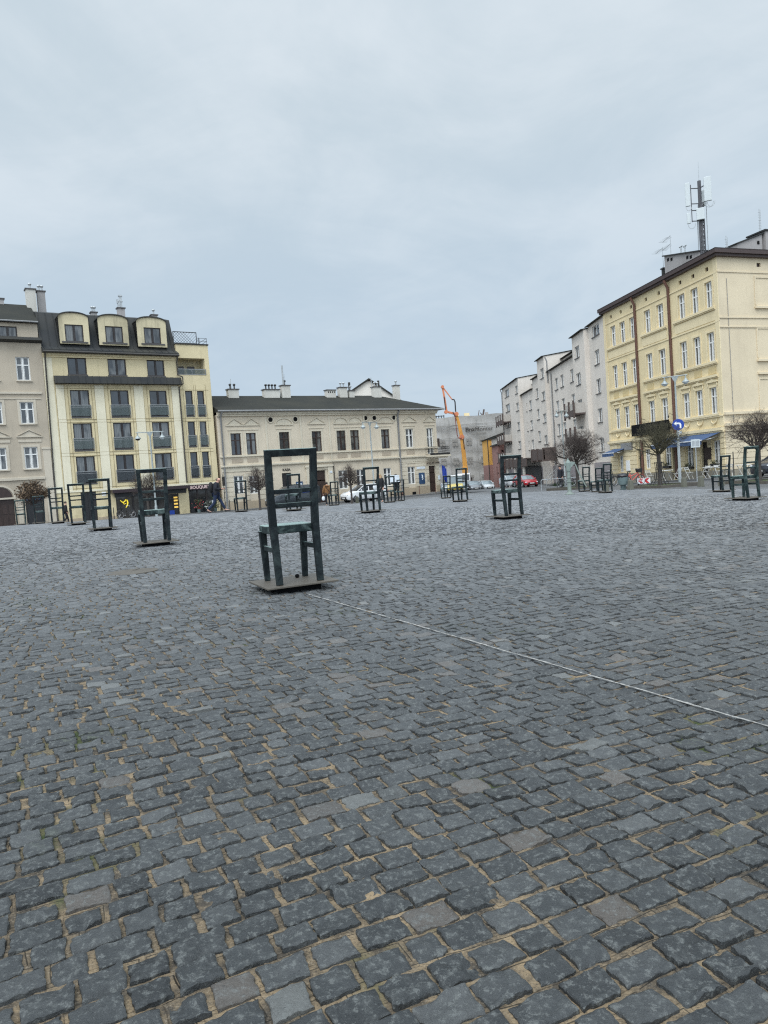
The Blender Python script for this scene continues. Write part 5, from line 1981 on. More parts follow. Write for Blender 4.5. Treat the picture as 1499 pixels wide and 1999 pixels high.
# ------------------------------------------------------------------ bare pollarded trees
def tree_mesh(seed, trunk_h, crown_r, crown_h, flat=.0, dens=1., tr=.085):
    """trunk and a dense twiggy crown: limbs radiate from the knuckle and fork again and again"""
    r = random.Random(seed)
    tb, cb = MB(), MB()
    tb.tube([(0, 0, -.1), (.01, 0, .12), (.015, .01, trunk_h * .5), (0, .0, trunk_h)], [tr * 1.7, tr * 1.15, tr, tr * 1.08], 9)

    def inside(p):
        q = Vector((p.x / crown_r, p.y / crown_r, (p.z - trunk_h - crown_h * .42) / (crown_h * .60)))
        return q.length

    def grow(p, d, L, rad, lev):
        n = 3 if lev < 2 else 2
        lim = r.uniform(.78, 1.12)
        pts, rr = [p], [rad]
        for k in range(n):
            d = (d + Vector((r.gauss(0, .16), r.gauss(0, .16), r.gauss(.05, .12)))).normalized()
            p = p + d * (L / n)
            pts.append(p)
            rr.append(rad * (1 - .38 * (k + 1) / n))
            if inside(p) > lim:
                break
        cb.tube(pts, rr, 5 if lev < 2 else 3, 0, False)
        if lev >= 4 or rad < .0034:
            return
        nb = {0: 5, 1: 4, 2: 4, 3: 3}[lev]
        nb = max(2, int(round(nb * dens)))
        for k in range(nb):
            t = r.uniform(.3, 1.)
            i = min(int(t * (len(pts) - 1)), len(pts) - 2)
            q = pts[i].lerp(pts[i + 1], t * (len(pts) - 1) - i if t * (len(pts) - 1) - i <= 1 else 1)
            if inside(q) > 1.0:
                continue
            ax = Vector((r.gauss(0, 1), r.gauss(0, 1), r.gauss(.15, .8)))
            nd = (d * .75 + ax.normalized() * .8).normalized()
            grow(q, nd, L * r.uniform(.50, .80), max(rr[i] * .52, .0036), lev + 1)
    nl = 10
    for k in range(nl):
        a = 2 * PI * k / nl + r.uniform(-.2, .2)
        el = r.uniform(.12, 1.2)
        d = Vector((math.cos(a) * math.cos(el), math.sin(a) * math.cos(el), math.sin(el) - flat))
        grow(Vector((0, 0, trunk_h - r.uniform(0, .18))), d.normalized(), crown_r * r.uniform(.55, .85), tr * .42, 0)
    for k in range(4):
        d = Vector((r.gauss(0, .35), r.gauss(0, .35), 1)).normalized()
        grow(Vector((0, 0, trunk_h - .05)), d, crown_h * r.uniform(.5, .7), tr * .42, 0)
    return tb, cb


def make_tree(x, y, seed, trunk_h, cr, chh, label, twig='twig', flat=0., dens=1., tr=.085, leaves=0, dz=0.):
    tb, cb = tree_mesh(seed, trunk_h, cr, chh, flat, dens, tr)
    t = empty('bare_tree', G(x, y, dz), 0, label, 'tree', 'bare round pruned trees around the square')
    tb.build('trunk', M['bark'], t, True, fix=False)
    c = cb.build('crown', M[twig], t, False, fix=False)
    if leaves:
        r = random.Random(seed + 5)
        b = MB()
        vs = [Vector(v) for v in r.sample(cb.v, min(leaves, len(cb.v)))]
        for v in vs:
            if v.z < trunk_h + chh * .25:
                continue
            d = Vector((r.gauss(0, 1), r.gauss(0, 1), r.gauss(-.3, 1))).normalized() * r.uniform(.05, .09)
            e = d.cross(Vector((r.random(), r.random(), r.random()))).normalized() * .05
            b.add([v - d, v + e, v + d, v - e], [(0, 1, 2, 3)])
        b.build('dry_leaves', M['leaf_brown'], c, fix=False)
    return t


make_tree(-23.9, 49.2, 3, 1.55, 1.35, 1.5, 'small round tree still holding dry brown leaves, at the far left', dens=1.0, leaves=2600)
make_tree(-17.75, 54.2, 5, 1.75, 1.45, 1.75, 'bare round tree seen through the back of the second nearest chair', dens=1.0)
make_tree(-10.15, 59.0, 8, 1.7, 1.40, 1.9, 'bare round tree in front of the black van', dens=1.0)
make_tree(-2.75, 62.8, 12, 1.65, 1.35, 1.75, 'bare round tree in front of the white car', dens=1.0)
make_tree(12.9, 47.4, 15, 1.65, 1.95, 2.1, 'dark dense bare tree behind the pale green pump', dens=1.15, tr=.10, dz=.1)
make_tree(15.2, 39.3, 21, 1.75, 1.62, 1.75, 'bare umbrella shaped tree in front of the golden tenement awning', 'twig_green', flat=-.12, dens=1.0, tr=.10, dz=.1)
make_tree(20.1, 38.2, 27, 1.75, 1.95, 1.9, 'bare bushy tree cut by the right edge of the picture', dens=1.1, tr=.10, dz=.1)
# stone-edged planting beds under three of them, with a crinoline guard at the umbrella tree
for x, y, lab in ((12.9, 47.4, 'low dark stone kerb bed around the tree behind the pump'), (15.2, 39.3, 'low dark stone kerb bed under the umbrella shaped tree'), (20.1, 38.2, 'low dark stone kerb bed under the tree at the right edge')):
    b = MB()
    w_ = 1.45
    for a0, a1, b0, b1 in ((-w_, w_, -w_, -w_ + .16), (-w_, w_, w_ - .16, w_), (-w_, -w_ + .16, -w_ + .16, w_ - .16), (w_ - .16, w_, -w_ + .16, w_ - .16)):
        b.box(a0, a1, b0, b1, -.2, .16)
    t = empty('tree_bed', G(x, y), R(25), lab, 'planting bed')
    b.build('kerb', M['steel_edge'], t)
    MB().box(-w_ + .16, w_ - .16, -w_ + .16, w_ - .16, -.2, .11).build('soil', M['moss'], t)
b = MB()
for k in range(10):
    a = 2 * PI * k / 10
    b.tube([(.55 * math.cos(a), .55 * math.sin(a), .02), (.30 * math.cos(a), .30 * math.sin(a), .35), (.2 * math.cos(a), .2 * math.sin(a), .9), (.24 * math.cos(a), .24 * math.sin(a), 1.3)], .014, 5)
for z, rr_ in ((.9, .2), (.35, .3), (1.25, .235)):
    b.torus((0, 0, z), rr_, .014, 'z', 16, 5)
tag(b.build('tree_guard', M['iron'], None, loc=G(15.2, 39.3, .1)), 'flared iron guard around the trunk of the umbrella shaped tree', 'tree guard')


# ------------------------------------------------------------------ street lamps
def lamp(x, y, h, arm, rz, label):
    t = empty('street_lamp', G(x, y), rz, label, 'street lamp', 'two headed street lamps')
    MB().tube([(0, 0, 0), (0, 0, .9), (0, 0, .95), (0, 0, h)], [.11, .10, .075, .05], 10).build('pole', M['lamp_pole'], t, True)
    b = MB().tube([(-arm / 2 - .12, 0, h), (arm / 2 + .12, 0, h)], .035, 8)
    b.prism([(-.22, h - .03), (0, h - .45), (.22, h - .03)], -.02, .02)
    b.build('cross_arm', M['lamp_pole'], t)
    for s in (-1, 1):
        q = MB().lathe([(.01, h - .02), (.035, h - .03), (.05, h - .22), (.09, h - .25), (.12, h - .32), (.22, h - .41), (.24, h - .45), (.225, h - .47), (.08, h - .45), (.01, h - .5)], 16, (s * arm / 2, 0, 0))
        o = q.build('lamp_head', M['lamp_pole'], t, True)
        MB().lathe([(.17, h - .46), (.155, h - .53), (.09, h - .58), (.01, h - .60)], 14, (s * arm / 2, 0, 0)).build('globe', M['lamp_glass'], o, True)
    return t


l0 = lamp(-17.1, 54.0, 6.45, 1.75, FRZ - R(18), 'two headed grey street lamp in front of the yellow apartment house')
for ch in l0.children:                       # one of its globes is a dark dome
    if ch.name.startswith('lamp_head'):
        ch.children[0].data.materials[0] = M['trim_black']
        break
lamp(-.72, 63.6, 7.05, 1.65, FRZ + R(12), 'two headed grey street lamp in front of the long cream house')
lamp(16.6, 65.0, 7.0, 1.3, R(35), 'two headed grey street lamp in front of the white apartment block')
lamp(19.75, 47.6, 7.0, 1.3, R(-30), 'two headed grey street lamp before the golden yellow tenement')


# ------------------------------------------------------------------ vehicles
def loft(mb, secs, mi=0):
    mb.rings(secs, mi)


def wheel(parent, x, y, r, w, side):
    b = MB()
    b.lathe([(r * .62, -w / 2), (r * .93, -w / 2), (r, -w / 2 + .03), (r, w / 2 - .03), (r * .93, w / 2), (r * .62, w / 2)], 22)
    b.xf(Matrix.Rotation(PI / 2, 4, 'X'))
    o = b.build('wheel', M['rubber'], parent, True, loc=(x, y, r))
    q = MB()
    yo = side * (w / 2 - .015)
    q.torus((0, yo, 0), r * .60, .03, 'y', 20, 6)
    for k in range(5):
        a = 2 * PI * k / 5 + .3
        q.bar((0, yo, 0), (r * .6 * math.cos(a), yo, r * .6 * math.sin(a)), .05, .09, .05, .05, side=(0, 1, 0))
    q.ell((0, yo, 0), (.06, .03, .06), 8, 5)
    q.build('rim', M['rim'], o, True)
    MB().lathe([(.01, -.01), (r * .6, -.01), (r * .6, .01), (.01, .01)], 16).xf(Matrix.Translation((0, yo - side * .06, 0)) @ Matrix.Rotation(PI / 2, 4, 'X')).build('brake_disc', M['dark'], o)
    return o


def car(loc, rz, paint, label, L=4.3, W=1.78, H=1.48, kind='hatch', pale=False, group=None, cat='car'):
    """nose towards +x. body is lofted from cross sections, glasshouse separate"""
    t = empty('parked_car' if kind != 'van' else 'delivery_van', loc, rz, label, cat, group)
    hl, wb = L / 2, L * .60
    fx = hl - L * .195
    rx = fx - wb
    r = H * .225 if kind != 'suv' else H * .22
    belt = H * .64
    hood = H * (.60 if kind != 'van' else .58)
    # stations along the car: x, z bottom, z top of lower body, half width
    prof = {
        'hatch': [(hl, .32, .55, .62), (hl - .12, .22, .66, .76), (hl - .55, .20, hood, .86), (hl - 1.15, .19, hood + .04, .89), (0, .19, belt, .89), (-hl + .9, .19, belt + .02, .89), (-hl + .25, .22, belt + .03, .84), (-hl + .06, .28, belt - .04, .76), (-hl, .40, .70, .70)],
        'suv': [(hl, .40, .72, .66), (hl - .12, .28, .86, .80), (hl - .5, .25, hood + .02, .90), (hl - 1.15, .24, hood + .07, .93), (0, .24, belt, .93), (-hl + .9, .24, belt + .03, .93), (-hl + .25, .28, belt + .04, .88), (-hl + .06, .34, belt - .06, .80), (-hl, .45, .85, .74)],
        'van': [(hl, .36, .74, .70), (hl - .12, .24, .92, .82), (hl - .45, .22, hood, .92), (hl - .95, .22, hood + .12, .95), (0, .22, belt, .95), (-hl + .6, .22, belt, .95), (-hl + .1, .24, belt, .94), (-hl + .03, .26, belt, .92), (-hl, .30, belt - .02, .90)],
    }[kind]
    k = W / 2 / .92
    secs = []
    for x, z0, z1, w in prof:
        w *= k
        zm = z0 + (z1 - z0) * .55
        secs.append([(x, -w * .90, z0), (x, -w * .99, z0 + (z1 - z0) * .25), (x, -w, zm), (x, -w * .97, z1 - .06), (x, -w * .88, z1), (x, 0, z1 + .035), (x, w * .88, z1), (x, w * .97, z1 - .06), (x, w, zm), (x, w * .99, z0 + (z1 - z0) * .25), (x, w * .90, z0), (x, 0, z0)])
    b = MB()
    loft(b, secs)
    body = b.build('body', M[paint], t, True)
    # glasshouse
    if kind == 'van':
        gp = [(hl - .80, hood + .06, hood + .07), (hl - 1.0, hood + .06, hood + .30), (hl - 1.75, belt - .05, H - .06), (hl - 2.3, belt - .05, H), (-hl + .3, belt - .05, H), (-hl + .03, belt - .05, H - .12)]
    elif kind == 'suv':
        gp = [(hl - 1.02, hood, hood + .06), (hl - 1.95, belt - .05, H - .05), (hl - 2.5, belt - .05, H), (-hl + 1.2, belt - .04, H - .03), (-hl + .45, belt - .03, H - .18), (-hl + .12, belt - .03, belt + .08)]
    else:
        gp = [(hl - .98, hood, hood + .05), (hl - 1.75, belt - .05, H - .05), (hl - 2.25, belt - .05, H), (-hl + 1.15, belt - .04, H - .04), (-hl + .5, belt - .03, H - .2), (-hl + .12, belt - .03, belt + .06)]
    secs = []
    for x, z0, z1 in gp:
        w0, w1 = W / 2 * .93, W / 2 * (.93 - .20 * min(1, (z1 - z0) / .5))
        secs.append([(x, -w0, z0), (x, -(w0 + w1) / 2, (z0 + z1) / 2), (x, -w1, z1 - .05), (x, -w1 * .86, z1), (x, 0, z1 + .03), (x, w1 * .86, z1), (x, w1, z1 - .05), (x, (w0 + w1) / 2, (z0 + z1) / 2), (x, w0, z0), (x, 0, z0)])
    g = MB()
    loft(g, secs)
    gl = M['car_glass_pale'] if pale else M['car_glass']
    g.build('windows', gl, t, True)
    # roof skin and pillars in body colour
    rf = MB()
    top = [(x, z1) for x, z0, z1 in gp]
    ii = range(1, len(gp) - 1) if kind != 'van' else range(2, len(gp))
    rs = []
    for i in ii:
        x, z0, z1 = gp[i]
        w1 = W / 2 * (.93 - .20 * min(1, (z1 - z0) / .5))
        rs.append([(x, -w1 - .012, z1 - .10), (x, -w1 * .88, z1 + .012), (x, 0, z1 + .045), (x, w1 * .88, z1 + .012), (x, w1 + .012, z1 - .10), (x, 0, z1 - .02)])
    loft(rf, rs)
    for s in (-1, 1):
        pil = [(gp[0], gp[1])]
        a0, a1 = gp[0], gp[1]
        rf.bar((a0[0], s * W / 2 * .90, a0[1] + .02), (a1[0], s * W / 2 * .745, a1[2] - .03), .06, .07, side=(0, 1, 0))
        xm_ = hl - L * .50
        rf.bar((xm_, s * W / 2 * .945, belt - .05), (xm_ - .08, s * W / 2 * .755, H - .05), .04, .08, side=(0, 1, 0))
        rf.bar((-hl + .15, s * W / 2 * .88, belt), (-hl + .95, s * W / 2 * .76, H - .06), .05, .20, side=(0, 1, 0))
        if kind == 'van':
            rf.box(-hl + .03, hl - 2.75, s * W / 2 * .93 - .02, s * W / 2 * .93 + .02, belt - .08, H - .22)
            rf.bar((hl - 1.9, s * W / 2 * .94, belt - .05), (hl - 2.0, s * W / 2 * .745, H - .05), .04, .1, side=(0, 1, 0))
    rf.build('roof', M[paint], t, True)
    # trim: bumper grille, sills, door lines, mirrors, lamps, plate
    q = MB().box(hl - .10, hl + .012, -W * .26, W * .26, .30, .50 if kind != 'suv' else .58)
    q.box(-hl + .6, hl - .7, -W / 2 * .975, -W / 2 * .90, .20, .30).box(-hl + .6, hl - .7, W / 2 * .90, W / 2 * .975, .20, .30)
    for xx in (hl - L * .33, hl - L * .52, hl - L * .70):
        for s in (-1, 1):
            q.box(xx - .008, xx + .008, s * W / 2 * .972 - .012, s * W / 2 * .972 + .012, .34, belt - .06)
    for s in (-1, 1):
        for cx_ in (fx, rx):
            q.torus((cx_, s * (W / 2 * .945), r), r * 1.10, .035, 'y', 22, 6)
    q.build('trim', M['trim_black'], t)
    for s in (-1, 1):
        m_ = MB()
        m_.ell((hl - 1.42, s * (W / 2 + .10), belt + .06), (.07, .10, .075), 8, 6)
        m_.build('mirror', M[paint], t, True)
        m_ = MB()
        zt = prof[1][2]
        m_.ell((hl - .20, s * W * .345, zt - .10), (.20, .17, .075), 10, 6)
        m_.build('headlight', M['headlight'], t, True)
        m_ = MB().box(-hl - .005, -hl + .12, s * W * .40 - .10, s * W * .40 + .10, belt - .34, belt - .1)
        m_.build('tail_light', M['red_paint'], t)
        wheel(t, fx, s * (W / 2 - .11), r, .21, s)
        wheel(t, rx, s * (W / 2 - .11), r, .21, s)
    MB().box(hl + .005, hl + .02, -.26, .26, .40, .51).build('number_plate', M['plate'], t)
    return t


def on_front(s, off):
    x, y = front(s, off)
    return G(x, y, .006)


# white car along the long house; its nose points towards the yellow house
car(on_front(22.3, 4.6), FRZ + PI, 'paint_white', 'white estate car parked in front of the long cream house', 4.7, 1.9, 1.68, 'suv')
car(on_front(14.6, 4.4), FRZ + PI, 'paint_van', 'black delivery van parked below the KASA door, seen behind the nearest chair', 4.95, 1.95, 2.0, 'van', cat='van')
vanL = front(14.6, 4.4)
v_ = bpy.data.objects['delivery_van']
b = MB()
for i, (z, x0, x1) in enumerate(((1.62, -1.55, -.75), (1.50, -1.5, -.75), (1.38, -1.45, -.8))):
    b.box(x0 + 1.0, x1 + 1.0, .935, .945, z, z + .06)
b.build('side_lettering', M['white_paint'], v_)
o = MB().box(-2.2, -.6, .93, .94, 1.3, 1.72).build('side_panel', M['sign_blue'], v_)
text('lettering', '33.1', .30, M['white_paint'], o, (-1.45, .955, 1.42), (PI / 2, 0, PI), .004, .008, width=.62)
car(G(16.6, 83.2, .006), R(-80), 'paint_red', 'shiny red car parked at the corner of the white block', 4.1, 1.78, 1.38, 'hatch', True)
car(G(16.4, 92.0, .006), R(-82), 'paint_silver', 'pale silver car half hidden behind the red car', 4.4, 1.8, 1.55, 'suv', True)
car(G(14.95, 103.5, .006), R(-84), 'paint_silver', 'small silver car at the right end of the row in the side street', 4.2, 1.76, 1.42, 'hatch', True)
car(G(13.0, 103.0, .006), R(-84), 'paint_grey', 'dark grey car in the middle of the row parked in the side street', 4.3, 1.78, 1.46, 'hatch', True)
car(G(11.1, 102.6, .006), R(-84), 'paint_navy', 'dark blue car at the left end of the row parked in the side street', 4.3, 1.78, 1.44, 'hatch', True)
car(G(9.6, 105, .006), R(-84), 'paint_white', 'white car partly hidden at the far left of the side street row', 4.3, 1.78, 1.46, 'hatch', True)
car(G(25.15, 44.6, .006), R(19) + PI, 'paint_navy', 'dark blue car cut by the right edge beside the golden tenement', 4.4, 1.82, 1.58, 'suv')

# open tourist van with a yellow nose at the corner house
t = empty('tourist_van', G(8.1, 80.0, .006), R(-95), 'white roofed sightseeing van with a yellow nose, by the corner house', 'van')
b = MB().box(-2.2, 1.5, -.88, .88, .35, .85)
b.build('body', M['paint_white'], t, bevel=.06)
b = MB()
b.prism([(1.3, .32), (2.2, .36), (2.28, .62), (2.05, .92), (1.3, 1.05)], -.84, .84)
b.build('bonnet', M['paint_yellow'], t, bevel=.08)
MB().prism([(1.28, 1.03), (1.34, 1.03), (1.06, 1.82), (1.0, 1.82)], -.80, .80).build('windscreen', M['car_glass_pale'], t)
MB().box(-2.2, 1.15, -.86, .86, 1.82, 1.95).build('roof', M['paint_white'], t, bevel=.05)
b = MB()
for x in (-2.1, -.9, .2):
    for s in (-.82, .82):
        b.box(x - .04, x + .04, s - .03, s + .03, .8, 1.84)
for s in (-.8, .8):
    b.bar((1.28, s, 1.0), (1.02, s, 1.84), .06, .07, side=(0, 1, 0))
b.build('roof_post', M['trim_black'], t)
b = MB()
for x in (-1.7, -.6, .4):
    b.box(x - .25, x + .2, -.75, .75, .8, 1.0).box(x - .3, x - .2, -.75, .75, .85, 1.45)
b.build('bench_seat', M['leather'], t, bevel=.03)
for s in (-1, 1):
    for x in (1.45, -1.5):
        wheel(t, x, s * .76, .31, .18, s)
    MB().ell((2.16, s * .6, .72), (.06, .11, .08), 10, 6).build('headlight', M['headlight'], t, True)

# concrete pump with its folded boom
t = empty('concrete_pump_truck', G(14.3, 124, .006), R(-100), 'orange truck mounted concrete pump boom rising in front of the wrapped house', 'concrete pump')
b = MB().box(-4.5, 4.2, -1.1, 1.1, .75, 1.15).box(-4.3, -1.2, -1.1, 1.1, 1.15, 2.0)
b.build('chassis', M['trim_black'], t, bevel=.05)
b = MB().prism([(2.4, .7), (4.6, .7), (4.7, 1.6), (4.4, 2.75), (2.4, 2.85)], -1.2, 1.2)
b.build('cab', M['paint_white'], t, bevel=.08)
MB().prism([(4.70, 1.65), (4.74, 1.65), (4.45, 2.6), (4.41, 2.6)], -1.05, 1.05).build('windscreen', M['car_glass'], t)
for x in (3.4, -1.6, -3.1):
    for s in (-1, 1):
        wheel(t, x, s * 1.05, .5, .3, s)
TM = (Matrix.Translation(G(14.3, 124, .006)) @ Matrix.Rotation(R(-100), 4, 'Z')).inverted()


def T_(x, z, y=124.):
    return TM @ Vector((x, y, z))


def boom(name, pts, w, h, mat):
    b = MB()
    P = [T_(*p) for p in pts]
    sd = TM.to_3x3() @ Vector((0, 1, 0))
    for i in range(len(P) - 1):
        k0, k1 = 1 - .25 * i / max(1, len(P) - 1), 1 - .25 * (i + 1) / max(1, len(P) - 1)
        b.bar(P[i], P[i + 1], w * k0, h * k0, w * k1, h * k1, side=sd)
    return b.build(name, M[mat], t, bevel=.03)


boom('slewing_column', [(14.45, .0), (14.4, 2.0)], 1.0, 1.0, 'boom_orange')
boom('boom_section', [(14.55, 1.4), (14.45, 3.6), (14.25, 7.15)], .62, .80, 'boom_orange')
boom('boom_section', [(14.28, 7.0), (14.0, 8.9), (13.55, 11.2)], .48, .58, 'boom_orange')
boom('boom_section', [(13.75, 11.0), (12.8, 11.35), (11.75, 11.65)], .40, .42, 'boom_red')
boom('boom_section', [(11.95, 11.45), (11.75, 13.8), (11.50, 15.95)], .34, .36, 'boom_red')
boom('boom_section', [(11.50, 15.9), (12.2, 14.9), (13.05, 13.6)], .22, .22, 'boom_red')
for (x, z), r_ in (((14.27, 7.1), .42), ((13.6, 11.1), .36), ((11.85, 11.6), .32), ((11.5, 15.9), .26)):
    b = MB().lathe([(.01, -.35), (r_, -.35), (r_, .35), (.01, .35)], 14)
    M4 = Matrix.Translation(T_(x, z)) @ (TM.to_3x3().to_4x4()) @ Matrix.Rotation(PI / 2, 4, 'X')
    b.xf(M4).build('boom_joint', M['boom_red'], t)
b = MB().tube([T_(13.0, 13.65), T_(13.35, 13.6), T_(13.5, 13.2), T_(13.5, 11.5)], .11, 8)
b.build('end_hose', M['hose'], t, True)
b = MB().tube([T_(13.3, 11.0, 123.6), T_(13.35, 9.5, 123.6), T_(13.45, 7.6, 123.6), T_(13.6, 7.0, 123.6), T_(13.9, 6.8, 123.6), T_(14.15, 7.0, 123.6)], .075, 8)
b.build('delivery_hose', M['hose_red'], t, True)
b = MB()
for p, q in (((11.75, 11.9), (11.66, 14.2)), ((13.0, 11.5), (13.5, 10.0)), ((14.55, 5.0), (14.45, 7.0))):
    b.tube([T_(*p, 123.7), T_(*q, 123.7)], .07, 6)
b.build('hydraulic_ram', M['trim_black'], t)

# ------------------------------------------------------------------ hand pump on the square
t = empty('hand_pump', G(8.75, 33.6), R(-14), 'pale green old hand water pump standing alone on the setts', 'water pump')
t.scale = (.80, .78, 1.03)
b = MB().lathe([(.30, 0), (.30, .03), (.20, .05), (.14, .10), (.115, .16), (.105, .55), (.14, .56), (.14, .61), (.105, .62), (.10, .75), (.125, .76), (.125, .80), (.10, .81), (.095, 1.05), (.13, 1.06), (.13, 1.12), (.01, 1.12)], 12)
b.build('column', M['pump_green'], t, True)
b = MB().lathe([(.14, 1.12), (.145, 1.32), (.15, 1.44), (.10, 1.52), (.05, 1.56), (.04, 1.60), (.02, 1.64), (.005, 1.65)], 12)
b.prism([(.05, 1.14), (.40, 1.42), (.38, 1.47), (.05, 1.5)], -.07, .07)
b.prism([(-.10, 1.28), (-.22, 1.36), (-.22, 1.42), (-.10, 1.42)], -.05, .05)
b.build('pump_head', M['pump_green'], t)
b = MB()
b.pbar([(.34, 0, 1.45), (.44, 0, 1.28), (.56, 0, 1.0), (.74, 0, .68), (.90, 0, .40), (.98, 0, .30)], [.04, .045, .05, .05, .045, .03], [.04, .06, .075, .08, .065, .035], side=(0, 1, 0))
b.build('handle', M['pump_green'], t)

# ------------------------------------------------------------------ bins, bollards, signs
t = empty('litter_bin', G(12.75, 38.0), R(20), 'grey green litter bin stuffed with a black bag, right of the chair group', 'litter bin')
b = MB().lathe([(.19, .26), (.24, .28), (.27, .72), (.25, .72), (.01, .5)], 16)
b.build('bucket', M['bin_green'], t, True)
b = MB().ell((0, 0, .74), (.30, .30, .14), 16, 8)
rb = random.Random(2)
b.v = [(x * (1 + rb.uniform(-.08, .08)), y * (1 + rb.uniform(-.08, .08)), z + rb.uniform(-.03, .03)) for x, y, z in b.v]
b.build('bag', M['bin_bag'], t, True)
MB().box(-.10, .10, -.10, .10, 0, .26).build('foot', M['bin_green'], t)
b = MB().tube([(.33, 0, 0), (.33, 0, .95)], .028, 8).tube([(.33, 0, .6), (.2, 0, .6)], .02, 6)
b.build('post', M['iron'], t)


def bollard(x, y, h, w, lab):
    t = empty('stone_bollard', G(x, y), R(20), lab, 'bollard', 'short stone bollards along the square edge')
    b = MB()
    w *= .78
    b.rings([[(sx * w * k, sy * w * k, z) for sx, sy in ((-1, -1), (1, -1), (1, 1), (-1, 1))] for k, z in ((1.0, 0), (.78, h * .94), (.70, h))])
    b.build('block', M['stone_pale'], t, bevel=.015)
    return t


bollard(13.0, 37.6, .50, .16, 'stone bollard just right of the litter bin')
bollard(15.55, 37.0, .50, .15, 'weathered stone bollard below the big blue awning, left one')
bollard(16.25, 36.6, .54, .16, 'mossy stone bollard between the cafe and the chair pair')
bollard(17.2, 36.4, .5, .15, 'stone bollard seen through the legs of the darker right hand chair')
bollard(11.4, 36.6, .5, .15, 'stone bollard right beside the last chair of the pump group')
bollard(*front(17.9, 10.6), .55, .17, 'stone bollard left of the woman in the brown jacket')
for i, (s, lab) in enumerate(((-9.6, 'thin black post before the arched brown gate'), (-1.1, 'thin black post by the bicycle at the shop window'), (7.0, 'thin black post before the flower shop'), (9.0, 'thin black post at the end of the flower shop'), (31.0, 'thin brown post under the corner house window'), (33.2, 'thin brown post beside the corner house door'))):
    b = MB().tube([(0, 0, 0), (0, 0, 1.0), (0, 0, 1.06)], [.035, .035, .01], 8)
    x, y = front(s, 2.9 if s < 20 else 1.8)
    o = tag(b.build('kerb_post', M['iron' if s < 20 else 'pipe_brown'], None, True, loc=G(x, y, .05)), lab, 'post', 'thin metal posts along the pavement')

# chevron board
t = empty('chevron_board', G(17.2, 47.2, .006), R(14), 'low white board with red chevrons pointing left, by the red bicycle', 'road sign')
t.scale = (.78, 1, .85)
MB().box(-.62, .62, -.02, .02, .08, .52).build('panel', M['white_paint'], t)
for x0 in (-.46, .12):
    b = MB()
    b.prism([(x0 - .10, .30), (x0 + .14, .11), (x0 + .42, .11), (x0 + .18, .30)], -.028, -.021).prism([(x0 - .10, .30), (x0 + .18, .30), (x0 + .42, .49), (x0 + .14, .49)], -.028, -.021)
    b.build('chevron', M['red_paint'], t)
b = MB().box(-.5, -.4, -.15, .15, 0, .08).box(.4, .5, -.15, .15, 0, .08)
b.build('foot', M['trim_black'], t)

# blue turn-left sign
t = empty('turn_left_sign', G(19.15, 46.0), R(-18), 'round blue road sign with a white left turn arrow', 'road sign')
MB().tube([(0, .05, 0), (0, .05, 4.3)], .04, 8).build('pole', M['galv'], t)
b = MB().prism([(.36 * math.cos(2 * PI * i / 36), 3.72 + .36 * math.sin(2 * PI * i / 36)) for i in range(36)], -.012, .012)
d_ = b.build('disc', M['sign_blue'], t)
b = MB()
z = 3.72
b.prism([(.08, z - .24), (.18, z - .24), (.18, z + .02), (.13, z + .10), (.05, z + .13), (-.10, z + .13), (-.10, z + .03), (.03, z + .03), (.08, z - .01)], -.022, -.013)
b.prism([(-.10, z - .05), (-.10, z + .21), (-.27, z + .08)], -.022, -.013)
b.build('arrow', M['white_paint'], d_)
MB().prism([(.345 * math.cos(2 * PI * i / 36), 0) for i in range(0)] or [(-.01, 3.30), (.20, 3.30), (.20, 3.12), (-.01, 3.12)], -.012, .012).build('small_plate', M['antenna'], t)
t = empty('parking_sign', G(20.3, 46.2), R(5), 'thin pole with a pale square sign under the big blue awning', 'road sign')
MB().tube([(0, .04, 0), (0, .04, 2.75)], .03, 8).build('pole', M['galv'], t)
MB().box(-.32, .28, -.012, .012, 2.2, 2.72).build('plate', M['antenna'], t)
MB().box(-.02, .22, -.02, -.013, 2.28, 2.64).box(-.26, -.08, -.02, -.013, 2.3, 2.62).build('pictogram', M['galv'], t)
t = empty('parking_meter_pole', G(-13.6, 61.8), FRZ, 'tall thin dark pole with a narrow plate, right of the walking man', 'pole')
MB().tube([(0, 0, 0), (0, 0, 3.3)], .035, 8).build('pole', M['iron'], t)
MB().box(-.03, .07, -.22, .22, 2.3, 3.1).build('plate', M['trim_black'], t)
b = MB().tube([(0, 0, 0), (0, 0, 1.75)], .03, 8)
tag(b.build('pole', M['iron'], None, loc=G(20.9, 42.6)), 'plain dark pole between the pair of chairs at the right', 'pole')


